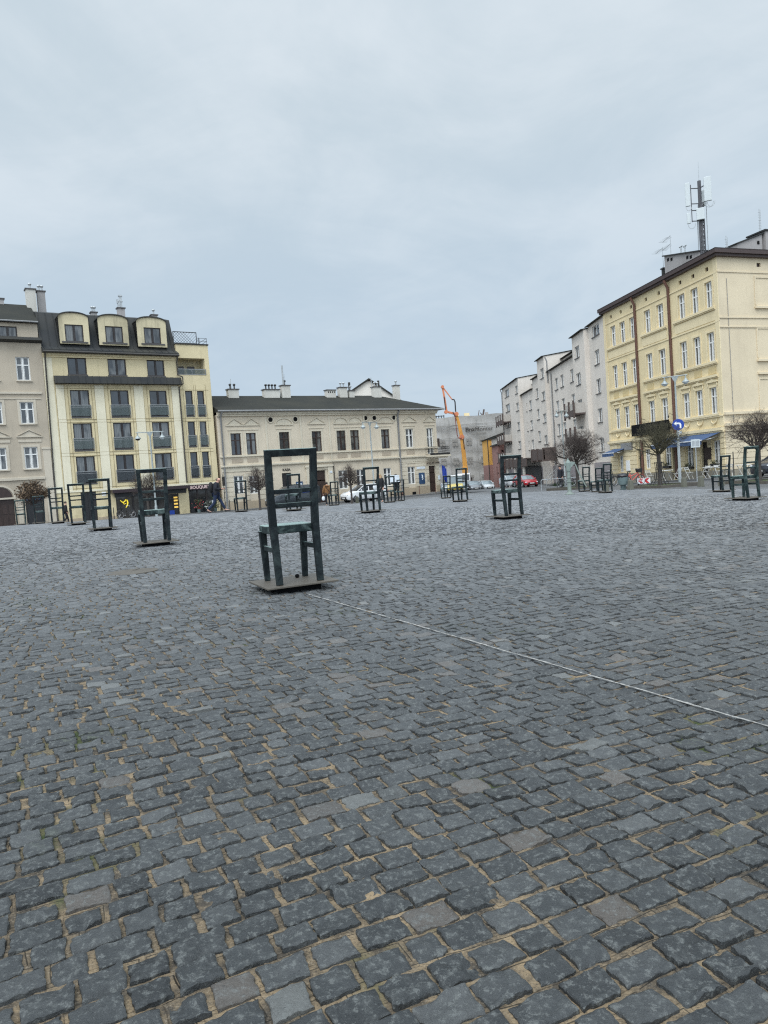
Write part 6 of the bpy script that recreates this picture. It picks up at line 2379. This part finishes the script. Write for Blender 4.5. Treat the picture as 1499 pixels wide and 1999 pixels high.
# ------------------------------------------------------------------ bicycles
def bicycle(loc, rz, mat, label, basket=False):
    t = empty('bicycle', loc, rz, label, 'bicycle')
    for x in (-.52, .52):
        w = MB().torus((x, 0, .34), .32, .02, 'y', 28, 6).build('wheel', M['rubber'], t, True)
        q = MB()
        for k in range(12):
            a = PI * k / 6
            q.tube([(x, 0, .34), (x + .31 * math.cos(a), 0, .34 + .31 * math.sin(a))], .004, 4)
        q.torus((x, 0, .34), .295, .012, 'y', 24, 5)
        q.build('rim', M['chrome'], w, True)
    b = MB()
    for p, q in (((-.52, 0, .34), (-.12, 0, .30)), ((-.12, 0, .30), (-.24, 0, .82)), ((-.24, 0, .76), (-.52, 0, .34)), ((-.12, 0, .30), (.36, 0, .72)), ((-.22, 0, .60), (.34, 0, .82)), ((.33, 0, .92), (.40, 0, .62)), ((.40, 0, .62), (.52, 0, .34))):
        b.tube([p, q], .022, 8)
    b.build('frame', M[mat], t, True)
    b = MB().tube([(.33, 0, .92), (.31, 0, 1.02)], .015, 6).tube([(.14, -.26, 1.06), (.30, -.2, 1.05), (.31, 0, 1.02), (.30, .2, 1.05), (.14, .26, 1.06)], .014, 6)
    b.build('handlebar', M['chrome'], t, True)
    b = MB().ell((-.27, 0, .92), (.14, .08, .035), 10, 6).tube([(-.24, 0, .8), (-.26, 0, .9)], .014, 6)
    b.build('saddle', M['leather'], t, True)
    b = MB()
    for x in (-.52, .52):
        b.tube([(x + .36 * math.cos(a), 0, .34 + .36 * math.sin(a)) for a in [PI * (.1 + .8 * k / 10) for k in range(11)]], .012, 5)
    b.build('mudguard', M[mat], t)
    if basket:
        b = MB()
        b.rings([[(.42 + sx * .16 * k, sy * .18 * k, z) for sx, sy in ((-1, -1), (1, -1), (1, 1), (-1, 1))] for k, z in ((.8, .82), (1, 1.08))], caps=False)
        b.box(.29, .55, -.14, .14, .82, .83)
        b.build('basket', M['trim_black'], t)
    b = MB().torus((-.12, .04, .30), .09, .012, 'y', 16, 5).tube([(-.12, .06, .30), (-.05, .08, .16)], .012, 5).tube([(-.12, -.06, .30), (-.19, -.08, .44)], .012, 5)
    b.build('crank', M['chrome'], t, True)
    return t


bicycle(G(16.25, 46.4, .01), R(12), 'bike_red', 'coral red bicycle with a black basket by the golden tenement', True)
bicycle(G(15.1, 47.6, .01), R(35), 'bike_dark', 'dark bicycle with a pale mudguard left of the red bicycle')
bicycle(G(*front(.2, 1.6), .13), FRZ + R(8), 'bike_dark', 'dark bicycle leaning by the shop window with the yellow neon sign')
bicycle(G(13.2, 51.0, .01), R(10), 'bike_dark', 'dark bicycle locked to the pale hoop rack behind the pump')
b = MB()
for x in (-1.0, .9):
    b.tube([(x - .9, 0, 0), (x - .9, 0, .72), (x - .82, 0, .80), (x + .82, 0, .80), (x + .9, 0, .72), (x + .9, 0, 0)], .022, 8)
tag(b.build('bicycle_rack', M['galv'], None, True, loc=G(13.0, 50.5, .0), rz=R(8)), 'pale tubular bicycle rack behind the pump', 'bicycle rack')
b = MB()
for z in (.55, 1.0):
    b.tube([(0, 0, z - .1), (1.5, 1.6, z + .75)], .03, 6)
for k in (0, .5, 1):
    b.tube([(1.5 * k, 1.6 * k, -.1), (1.5 * k, 1.6 * k, .9 + .85 * k)], .03, 6)
tag(b.build('stair_railing', M['galv'], None, True, loc=G(18.9, 82.5)), 'pale sloping stair railing right of the red car', 'railing')
o = MB()
rr_ = random.Random(8)
for k in range(900):
    x, y = rr_.uniform(0, 3.2), rr_.uniform(0, 9)
    d = Vector((rr_.gauss(0, .1), rr_.gauss(0, .1), rr_.uniform(.15, .5)))
    e = Vector((.03, .02, 0))
    p = Vector((x, y, 0))
    o.add([p - e, p + e, p + d], [(0, 1, 2)])
g_ = o.build('grass', M['plant'], None, loc=G(18.6, 71.0), fix=False)
tag(g_, 'strip of rough grass at the foot of the white block', 'grass', kind='stuff')


# ------------------------------------------------------------------ cafe terrace, flower shop display
def folding_chair(loc, rz, label):
    t = empty('cafe_chair', loc, rz, label, 'cafe chair', 'pale folding cafe chairs in front of the golden tenement')
    b = MB()
    for s in (-.2, .2):
        b.bar((s, -.22, 0), (s, .22, .86), .03, .03)
        b.bar((s * .85, .22, 0), (s * .85, -.20, .46), .03, .03)
    b.build('frame', M['cafe_wood'], t)
    MB().box(-.2, .2, -.22, .14, .44, .47).build('seat', M['cafe_wood'], t)
    b = MB()
    b.bar((-.2, .20, .80), (.2, .20, .80), .02, .08, side=(0, 1, 0)).bar((-.2, .15, .68), (.2, .15, .68), .02, .06, side=(0, 1, 0))
    b.build('backrest', M['cafe_wood'], t)
    return t


def cafe_table(loc, rz, label):
    t = empty('cafe_table', loc, rz, label, 'cafe table', 'small white cafe tables in front of the golden tenement')
    MB().box(-.35, .35, -.35, .35, .72, .75).build('table_top', M['white_paint'], t, bevel=.008)
    b = MB()
    for s in (-.26, .26):
        b.bar((s, -.28, 0), (s, .28, .72), .03, .03).bar((s * .9, .28, 0), (s * .9, -.28, .72), .03, .03)
    b.build('leg_frame', M['cafe_wood'], t)
    return t


cp = [(19.6, 52.6, 20, 'leftmost pale folding cafe chair, by the window with the plant box'),
      (20.6, 49.9, -150, 'pale folding cafe chair left of the parking sign pole'),
      (20.95, 49.0, 30, 'pale folding cafe chair standing right below the parking sign'),
      (21.75, 48.2, 200, 'brightest folding cafe chair in front of the tenement door'),
      (22.5, 47.9, 10, 'pale folding cafe chair between the two white tables'),
      (23.1, 47.7, 160, 'pale folding cafe chair next to the corner of the tenement')]
for x, y, a, lab in cp:
    folding_chair(G(x, y, .12), R(a), lab)
cafe_table(G(22.1, 48.25, .12), R(15), 'white cafe table in front of the tenement door')
cafe_table(G(24.0, 47.6, .12), R(10), 'white cafe table seen through the backs of the right hand chairs')
cafe_table(G(20.2, 51.0, .12), R(15), 'white cafe table near the leftmost cafe chair')


def plant_tub(loc, label, flower, seed, h=.5, w=.35):
    t = empty('flower_tub', loc, 0, label, 'flower tub', 'plants outside the flower shop')
    MB().lathe([(.14, 0), (.18, .3), (.16, .3), (.01, .26)], 12).build('tub', M['bin_green'], t, True)
    r = random.Random(seed)
    for nm_, m_, n in (('leaves', 'plant', 150), ('blossoms', flower, 60)):
        q = MB()
        for k in range(n):
            p = Vector((r.gauss(0, w * .5), r.gauss(0, w * .5), .32 + r.random() * h))
            d = Vector((r.gauss(0, 1), r.gauss(0, 1), r.gauss(0, 1))).normalized() * r.uniform(.04, .1)
            e = d.cross(Vector((r.random(), r.random(), .2))).normalized() * .04
            q.add([p - d, p + e, p + d, p - e], [(0, 1, 2, 3)])
        q.build(nm_, M[m_], t, fix=False)
    return t


plant_tub(G(*front(6.7, 1.2), .13), 'flower tub with red blossoms at the left of the flower shop', 'flower', 1, .9)
plant_tub(G(*front(7.5, 1.5), .13), 'flower tub with pale blossoms in the middle of the flower shop front', 'white_paint', 2, .7)
plant_tub(G(*front(8.2, 1.3), .13), 'tall leafy tub at the flower shop, behind the walking man', 'plant', 3, 1.1, .45)
t = empty('flower_stand', G(*front(7.7, 2.4), .13), FRZ, 'black metal flower stand with a white bucket before the flower shop', 'flower stand')
b = MB()
for x in (-.5, .5):
    for y in (-.2, .2):
        b.tube([(x, y, 0), (x, y, 1.15)], .02, 6)
for z in (.35, .75, 1.15):
    b.box(-.52, .52, -.22, .22, z - .02, z)
b.build('rack', M['iron'], t)
b = MB().lathe([(.15, .75), (.2, 1.05), (.18, 1.05), (.01, .95)], 12)
b.build('bucket', M['bag_white'], t, True)

# blue flags on the corner of the long house
b = MB()
n = 8
P = []
for j in range(9):
    for i in range(n + 1):
        u, v = i / n, j / 8
        P.append((.1 + u * .65 * (1 - .35 * v) + .10 * v, -.25 + .10 * math.sin(u * 9 + v * 2), -.1 - v * 1.7 - u * .55))
b.add(P, [(j * (n + 1) + i, j * (n + 1) + i + 1, (j + 1) * (n + 1) + i + 1, (j + 1) * (n + 1) + i) for j in range(8) for i in range(n)])
t = empty('flag', (*front(35.3, .05), 2.25), FRZ, 'blue flag hanging from the corner of the long cream house', 'flag')
b.build('cloth', M['blue_cloth'], t, True)
MB().tube([(-.1, .0, -.3), (.85, -.3, .05)], .02, 6).build('flag_pole', M['galv'], t)
# ------------------------------------------------------------------ people
def skin_obj(name, mat, parent, nodes, edges, sub=1, smooth=True):
    """one continuous surface grown along a skeleton: nodes = {key: (pos, radius or (rx, ry))}"""
    keys = list(nodes)
    me = bpy.data.meshes.new(name)
    me.from_pydata([nodes[k][0] for k in keys], [(keys.index(a), keys.index(b)) for a, b in edges], [])
    o = bpy.data.objects.new(name, me)
    COL.objects.link(o)
    sk = o.modifiers.new('skin', 'SKIN')
    sk.use_smooth_shade = True
    me.skin_vertices or me.attributes
    if not me.skin_vertices:
        bpy.context.view_layer.update()
    sv = me.skin_vertices[0].data
    for i, k in enumerate(keys):
        r = nodes[k][1]
        sv[i].radius = r if hasattr(r, '__len__') else (r, r)
        sv[i].use_root = (i == 0)
    ss_ = o.modifiers.new('sub', 'SUBSURF')
    ss_.levels = ss_.render_levels = sub
    # bake to a plain mesh so that every figure is real, finished geometry
    bpy.context.view_layer.update()
    dg = bpy.context.evaluated_depsgraph_get()
    m2 = bpy.data.meshes.new_from_object(o.evaluated_get(dg))
    COL.objects.unlink(o)
    bpy.data.objects.remove(o)
    m2.name = name
    m2.materials.clear()
    m2.materials.append(M[mat])
    m2.polygons.foreach_set('use_smooth', [True] * len(m2.polygons))
    p = put(name, m2, parent)
    return p


def person(loc, rz, label, J, jacket='coat_navy', trousers='jeans', shoes='shoe_dark', hair='hair_dark', hair_kind='short', coat_len=.82, bulk=1., collar=True):
    """facing +y. J gives the joints of the pose"""
    t = empty('person', loc, rz, label, 'person')
    V = Vector
    g = {k: V(v) for k, v in J.items()}
    pel, chest, neck, head = g['pelvis'], g['chest'], g['neck'], g['head']
    N, E = {}, []
    N['pel'] = (pel, (.13, .10))
    N['waist'] = (pel.lerp(chest, .5), (.125, .095))
    N['chest'] = (chest, (.15, .105))
    N['neck'] = (neck, (.058, .058))
    hd = (head - neck).normalized()
    fwd = V((0, 1, 0)) if 'face' not in g else g['face'].normalized()
    N['jaw'] = (head - hd * .055 + fwd * .02, (.068, .075))
    N['head'] = (head + hd * .02, (.078, .092))
    N['crown'] = (head + hd * .085, (.060, .070))
    N['nose'] = (head - hd * .012 + fwd * .108, (.012, .014))
    E += [('pel', 'waist'), ('waist', 'chest'), ('chest', 'neck'), ('neck', 'jaw'), ('jaw', 'head'), ('head', 'crown'), ('head', 'nose')]
    for s in 'lr':
        sh, el, wr, hp, kn, an, toe = (g[k + '_' + s] for k in ('sho', 'elb', 'wri', 'hip', 'kne', 'ank', 'toe'))
        N['sh' + s] = (sh, .058)
        N['el' + s] = (el, .042)
        N['wr' + s] = (wr, (.030, .026))
        hdv = (wr - el).normalized()
        if 'hand_' + s in g:
            hdv = g['hand_' + s].normalized()
        pm = wr + hdv * .075
        N['pm' + s] = (pm, (.040, .018))
        E += [('chest', 'sh' + s), ('sh' + s, 'el' + s), ('el' + s, 'wr' + s), ('wr' + s, 'pm' + s)]
        sd = hdv.cross(V((0, 0, 1)))
        if sd.length < .2:
            sd = hdv.cross(V((1, 0, 0)))
        sd.normalize()
        curl = sd.cross(hdv).normalized()
        for f, (o_, L) in enumerate(((-.030, .070), (-.010, .082), (.010, .078), (.030, .062))):
            a = pm + sd * o_ + hdv * .02
            b1 = a + hdv * L * .5
            c1 = b1 + (hdv * .7 - curl * .7).normalized() * L * .5
            N[f'f{f}a{s}'] = (a, .010)
            N[f'f{f}b{s}'] = (b1, .009)
            N[f'f{f}c{s}'] = (c1, .008)
            E += [('pm' + s, f'f{f}a{s}'), (f'f{f}a{s}', f'f{f}b{s}'), (f'f{f}b{s}', f'f{f}c{s}')]
        th = wr.lerp(pm, .45) + sd * .04
        N['th' + s] = (th, .011)
        N['tt' + s] = (th + (hdv + sd * .5).normalized() * .05, .009)
        E += [('pm' + s, 'th' + s), ('th' + s, 'tt' + s)]
        N['hp' + s] = (hp, .085)
        N['kn' + s] = (kn, .056)
        N['an' + s] = (an, .038)
        N['to' + s] = (toe, (.040, .026))
        E += [('pel', 'hp' + s), ('hp' + s, 'kn' + s), ('kn' + s, 'an' + s), ('an' + s, 'to' + s)]
    skin_obj('body', 'skin', t, N, E)
    # jacket
    k = bulk
    hem = pel + V((0, 0, coat_len - pel.z)) if coat_len < pel.z else pel
    N, E = {}, []
    N['chest'] = (chest, (.215 * k, .155 * k))
    N['waist'] = (pel.lerp(chest, .45), (.20 * k, .150 * k))
    N['hip'] = (pel, (.205 * k, .155 * k))
    N['hem'] = (V((pel.x, pel.y, coat_len)), (.20 * k, .150 * k))
    N['col'] = (chest.lerp(neck, .75), (.105 * k, .095 * k))
    E += [('chest', 'waist'), ('waist', 'hip'), ('hip', 'hem'), ('chest', 'col')]
    for s in 'lr':
        sh, el, wr = g['sho_' + s], g['elb_' + s], g['wri_' + s]
        N['s' + s] = (sh, .088 * k)
        N['e' + s] = (el, .070 * k)
        N['w' + s] = (wr - (wr - el).normalized() * .02, .052 * k)
        E += [('chest', 's' + s), ('s' + s, 'e' + s), ('e' + s, 'w' + s)]
    jk = skin_obj('jacket', jacket, t, N, E)
    # trousers
    N, E = {'pel': (pel + V((0, 0, .02)), (.165, .125))}, []
    for s in 'lr':
        hp, kn, an = g['hip_' + s], g['kne_' + s], g['ank_' + s]
        N['h' + s] = (hp, .108)
        N['k' + s] = (kn, .076)
        N['c' + s] = (kn.lerp(an, .5), .068)
        N['a' + s] = (an + (kn - an).normalized() * .03, .060)
        E += [('pel', 'h' + s), ('h' + s, 'k' + s), ('k' + s, 'c' + s), ('c' + s, 'a' + s)]
    skin_obj('trousers', trousers, t, N, E)
    for s in 'lr':
        an, toe = g['ank_' + s], g['toe_' + s]
        d = (toe - an)
        N = {'a': (an - V((0, 0, .01)), .050), 'h': (an - V((0, 0, .035)) - V((d.x, d.y, 0)).normalized() * .03, .046), 'm': (an.lerp(toe, .55) - V((0, 0, .012)), (.046, .036)), 't': (toe, (.042, .028))}
        skin_obj('shoe', shoes, t, N, [('a', 'h'), ('h', 'm'), ('m', 't')])
    # hair / headwear
    hb = MB()
    c = head + hd * .045
    if hair_kind == 'bald':
        for a in range(24):
            pass
        hb.ell(c - fwd * .055 - hd * .035, (.078, .062, .070), 14, 8)
        nm_ = 'hair'
    elif hair_kind == 'hood':
        hb.ell(c + hd * .01 - fwd * .012, (.088, .100, .098), 14, 9)
        nm_ = 'hair'
    elif hair_kind == 'cap':
        hb.ell(c + hd * .03 - fwd * .01, (.098, .110, .075), 14, 8)
        hb.ell(c + hd * .0 + fwd * .10, (.07, .07, .014), 10, 5)
        nm_ = 'cap'
    else:
        hb.ell(c + hd * .015 - fwd * .022, (.090, .102, .095), 14, 9)
        nm_ = 'hair'
        if hair_kind == 'long':
            hb.tube([c - fwd * .07, c - fwd * .09 - hd * .15, c - fwd * .08 - hd * .32], [.085, .09, .05], 10)
            hb.tube([c + V((.075, 0, 0)), c + V((.09, .02, -.16)), c + V((.09, .05, -.34))], [.035, .045, .02], 8)
            hb.tube([c + V((-.075, 0, 0)), c + V((-.09, .02, -.16)), c + V((-.09, .05, -.34))], [.035, .045, .02], 8)
    hb.build(nm_, M[hair], t, True)
    if hair_kind == 'bald' or hair_kind == 'short':
        side = fwd.cross(V((0, 0, 1))).normalized()
        for sgn in (-1, 1):
            MB().ell(head + side * sgn * .085 - hd * .005, (.014, .028, .036), 8, 6).build('ear', M['skin'], t, True)
    return t, g, jk


def pose(**k):
    J = dict(pelvis=(0, 0, .95), chest=(0, .0, 1.32), neck=(0, .01, 1.50), head=(0, .03, 1.62),
             sho_l=(-.19, 0, 1.43), sho_r=(.19, 0, 1.43), elb_l=(-.24, -.03, 1.15), elb_r=(.24, -.03, 1.15), wri_l=(-.24, .06, .91), wri_r=(.24, .06, .91),
             hip_l=(-.09, 0, .90), hip_r=(.09, 0, .90), kne_l=(-.10, .01, .50), kne_r=(.10, .01, .50), ank_l=(-.10, -.01, .09), ank_r=(.10, -.01, .09), toe_l=(-.115, .17, .03), toe_r=(.115, .17, .03))
    J.update(k)
    return J


# 1  man striding to the right
MX, MY = -8.05, 34.7
t, g, jk = person(G(MX, MY), R(-82), 'balding man in dark jacket and jeans striding right with a backpack', pose(
    pelvis=(0, .0, .93), chest=(0, .05, 1.31), neck=(0, .10, 1.48), head=(0, .15, 1.60), sho_l=(-.19, .06, 1.42), sho_r=(.19, .06, 1.42),
    elb_l=(-.25, .02, 1.14), elb_r=(.25, .02, 1.14), wri_l=(-.08, .27, 1.13), wri_r=(.10, .28, 1.15), hand_l=(.6, .8, .1), hand_r=(-.5, .9, .1),
    kne_l=(-.09, .20, .53), kne_r=(.09, -.08, .48), ank_l=(-.09, .36, .12), ank_r=(.09, -.40, .16), toe_l=(-.10, .54, .07), toe_r=(.10, -.24, .03)),
    'coat_navy', 'jeans', 'shoe_dark', 'hair_grey', 'bald', .80, 1.12)
t.scale = (1.12, 1.10, 1.)
b = MB().ell((0, 0, 0), (.19, .13, .27), 14, 10)
bp_ = b.build('backpack', M['coat_black'], None, True, loc=Vector(G(MX, MY)) + Matrix.Rotation(R(-82), 3, 'Z') @ Vector((0, -.20, 1.24)), rz=R(-82))
tag(bp_, 'black backpack on the back of the walking man', 'backpack')
# 2  woman in a brown jacket walking away
WX_, WY_ = -4.05, 52.6
t, g, jk = person(G(WX_, WY_), R(8), 'person in a brown hooded jacket walking away, carrying a white plastic bag', pose(
    kne_l=(-.10, .03, .5), kne_r=(.10, -.02, .5), ank_r=(.10, -.18, .15), toe_r=(.10, -.02, .04), elb_l=(-.29, -.04, 1.14), wri_l=(-.31, .02, .90), hand_l=(0, 0, -1), elb_r=(.28, .0, 1.15), wri_r=(.24, .14, .95)),
    'coat_brown', 'trouser_dark', 'shoe_pale', 'hair_dark', 'hood', .76, 1.22)
b = MB().ell((0, -.10, 1.47), (.15, .11, .07), 12, 7)
b.build('hood', M['coat_brown'], jk, True)
b = MB().tube([(-.15, -.13, 1.46), (.02, -.22, 1.25), (.20, -.19, 1.0)], .018, 6)
b.build('strap', M['coat_black'], jk, True)
b = MB().ell((0, 0, -.19), (.13, .09, .17), 12, 8)
rb = random.Random(9)
b.v = [(x * rb.uniform(.9, 1.1), y * rb.uniform(.9, 1.1), z) for x, y, z in b.v]
b.tube([(0, -.04, -.05), (0, 0, .04), (0, .04, -.05)], .012, 6)
tag(b.build('plastic_bag', M['bag_white'], None, True, loc=G(WX_ - .31, WY_, .76)), 'white plastic bag hanging from the hand of the person in brown', 'bag')
# 3  blond woman and 4 man with the white sheet
t, g, jk = person(G(-.12, 44.2), R(150), 'blond woman in a black coat standing left of the man with the white sheet', pose(
    elb_r=(.27, .04, 1.15), wri_r=(.20, .22, 1.02), face=(.5, .85, 0)), 'coat_black', 'trouser_grey', 'shoe_dark', 'hair_blond', 'long', .78, 1.12)
b = MB().ell((0, 0, 0), (.16, .05, .2), 12, 8)
tag(b.build('handbag', M['bag_white'], None, True, loc=G(-.42, 43.95, .98), rz=R(20)), 'white bag at the hip of the blond woman', 'bag')
t, g, jk = person(G(.92, 46.5), R(168), 'man in black with a dark cap holding up a white sheet of paper', pose(
    elb_l=(-.25, .12, 1.18), elb_r=(.25, .12, 1.18), wri_l=(-.20, .34, 1.34), wri_r=(.20, .34, 1.34), hand_l=(.2, .2, .9), hand_r=(-.2, .2, .9)),
    'coat_black', 'trouser_dark', 'shoe_pale', 'hair_dark', 'cap', .80, 1.15)
b = MB()
P = [(-.31 + .62 * i / 6, .02 * math.sin(i * 1.1), -.22 + .44 * j) for j in (0, 1) for i in range(7)]
b.add(P, [(i, i + 1, 8 + i, 7 + i) for i in range(6)])
mp_ = b.build('paper_sheet', M['poster_white'], None, fix=False, loc=Vector(G(.92, 46.5)) + Matrix.Rotation(R(168), 3, 'Z') @ Vector((0, .42, 1.48)), rz=R(168))
tag(mp_, 'white sheet of paper held up by the man in the cap', 'paper sheet')
# 5  figure behind the chairs on the left, 6 cyclist by the rack
person(G(-24.6, 55.6), R(-60), 'dark clothed person half hidden behind the left row of chairs', pose(kne_l=(-.1, .12, .5), ank_l=(-.1, .16, .1), toe_l=(-.1, .33, .04), ank_r=(.1, -.22, .16), toe_r=(.1, -.05, .04)), 'coat_black', 'trouser_dark', 'shoe_dark', 'hair_dark', 'short')
person(G(12.9, 51.8), R(120), 'dark clothed person standing by the bicycle rack behind the pump', pose(), 'coat_navy', 'trouser_dark', 'shoe_dark', 'hair_dark', 'cap')
# ------------------------------------------------------------------ sky, sun, camera
W = bpy.data.worlds.new('World')
S.world = W
W.use_nodes = True
nt = W.node_tree
nt.nodes.clear()


def wn(t, **k):
    n = nt.nodes.new(t)
    for a, v in k.items():
        setattr(n, a, v)
    return n


def wl(a, b):
    nt.links.new(a, b)


def wmath(op, a, b=0., clamp=False):
    n = wn('ShaderNodeMath', operation=op, use_clamp=clamp)
    for i, x in ((0, a), (1, b)):
        if hasattr(x, 'links'):
            wl(x, n.inputs[i])
        else:
            n.inputs[i].default_value = x
    return n.outputs[0]


def wrng(x, a, b, c, d, smooth=False):
    n = wn('ShaderNodeMapRange')
    if smooth:
        n.interpolation_type = 'SMOOTHSTEP'
    for i, q in ((1, a), (2, b), (3, c), (4, d)):
        n.inputs[i].default_value = q
    wl(x, n.inputs[0])
    return n.outputs[0]


def wmix(f, a, b, mode='MIX'):
    n = wn('ShaderNodeMix', data_type='RGBA', blend_type=mode)
    wl(f, n.inputs[0]) if hasattr(f, 'links') else setattr(n.inputs[0], 'default_value', f)
    for i, x in ((6, a), (7, b)):
        if hasattr(x, 'links'):
            wl(x, n.inputs[i])
        else:
            n.inputs[i].default_value = (*x, 1)
    return n.outputs[2]


SUN_EL, SUN_AZ = R(52), R(205)       # overcast: sun high behind the viewer, towards the left
tc = wn('ShaderNodeTexCoord').outputs['Generated']
sp = wn('ShaderNodeSeparateXYZ')
wl(tc, sp.inputs[0])
zz = wmath('MAXIMUM', sp.outputs[2], 0.)
# cloud layer seen as a flat deck: project the view direction on a plane
den = wmath('ADD', zz, .22)
cx = wmath('DIVIDE', sp.outputs[0], den)
cy = wmath('DIVIDE', sp.outputs[1], den)
cb = wn('ShaderNodeCombineXYZ')
wl(cx, cb.inputs[0])
wl(cy, cb.inputs[1])


def wnoise(scale, detail, rough, off, dist=0.):
    mp = wn('ShaderNodeMapping')
    mp.inputs['Location'].default_value = off
    wl(cb.outputs[0], mp.inputs[0])
    n = wn('ShaderNodeTexNoise')
    n.inputs['Scale'].default_value = scale
    n.inputs['Detail'].default_value = detail
    n.inputs['Roughness'].default_value = rough
    n.inputs['Distortion'].default_value = dist
    wl(mp.outputs[0], n.inputs['Vector'])
    return n.outputs[0]


n1 = wnoise(.95, 6, .58, (3.1, 1.7, 0), .5)
n2 = wnoise(2.4, 7, .6, (9.2, 4.4, 0), .6)
cl = wmath('ADD', wmath('MULTIPLY', n1, .68), wmath('MULTIPLY', n2, .32))
cl = wrng(cl, .36, .62, 0, 1, True)
hi = wrng(zz, .04, .50, 0, 1, True)
low = wmix(cl, (.50, .632, .77), (.58, .70, .815))        # bluish haze near the roofs
top = wmix(cl, (.59, .695, .775), (.755, .835, .90))
cloud = wmix(hi, low, top)
# unseen sky overhead and behind the viewer, brightened to add light on the facades
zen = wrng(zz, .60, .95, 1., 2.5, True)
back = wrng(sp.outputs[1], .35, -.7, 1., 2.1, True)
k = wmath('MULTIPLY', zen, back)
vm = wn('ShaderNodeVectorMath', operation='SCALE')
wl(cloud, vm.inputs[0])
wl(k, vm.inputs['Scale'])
sky = wn('ShaderNodeTexSky', sky_type='NISHITA')
sky.sun_disc = False
sky.sun_elevation = SUN_EL
sky.sun_rotation = SUN_AZ
sky.air_density = 1.5
sky.dust_density = 3.
b1 = wn('ShaderNodeBackground')
b1.inputs[1].default_value = .06
wl(sky.outputs[0], b1.inputs[0])
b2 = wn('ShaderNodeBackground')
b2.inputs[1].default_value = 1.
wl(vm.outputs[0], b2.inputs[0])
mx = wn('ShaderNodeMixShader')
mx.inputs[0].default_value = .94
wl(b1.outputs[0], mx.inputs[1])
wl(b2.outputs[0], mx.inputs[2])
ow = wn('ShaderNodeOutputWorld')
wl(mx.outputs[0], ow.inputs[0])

sl = bpy.data.lights.new('sun', 'SUN')
sl.energy = 1.5
sl.angle = R(28)
sl.color = (1., .965, .92)
so = bpy.data.objects.new('sun', sl)
COL.objects.link(so)
sd = Vector((math.sin(SUN_AZ) * math.cos(SUN_EL), math.cos(SUN_AZ) * math.cos(SUN_EL), math.sin(SUN_EL)))
so.rotation_euler = sd.to_track_quat('Z', 'Y').to_euler()
so.location = (-20, -30, 60)

cam = bpy.data.cameras.new('camera')
cam.sensor_fit = 'VERTICAL'
cam.sensor_height = 36.
cam.lens = 36. * 1400. / 1999.
cam.clip_start = .05
cam.clip_end = 4000
co = bpy.data.objects.new('camera', cam)
COL.objects.link(co)
ROLL, PITCH = R(4.0), math.atan(67 / 1400)
fw = Vector((0, math.cos(PITCH), -math.sin(PITCH)))
uh = Vector((0, math.sin(PITCH), math.cos(PITCH)))
xh = Vector((1, 0, 0))
rt = xh * math.cos(ROLL) - uh * math.sin(ROLL)
up = xh * math.sin(ROLL) + uh * math.cos(ROLL)
mw = Matrix((rt, up, -fw)).transposed().to_4x4()
mw.translation = Vector((0, 0, 1.08))
co.matrix_world = mw
S.camera = co
S.render.engine = 'CYCLES'
S.cycles.max_bounces = 6
S.cycles.diffuse_bounces = 3
S.cycles.glossy_bounces = 3
S.cycles.use_denoising = False
S.cycles.filter_width = 1.2
S.cycles.sample_clamp_indirect = 4.
S.view_settings.view_transform = 'Standard'
S.view_settings.look = 'None'
S.view_settings.exposure = 0
S.view_settings.gamma = 1
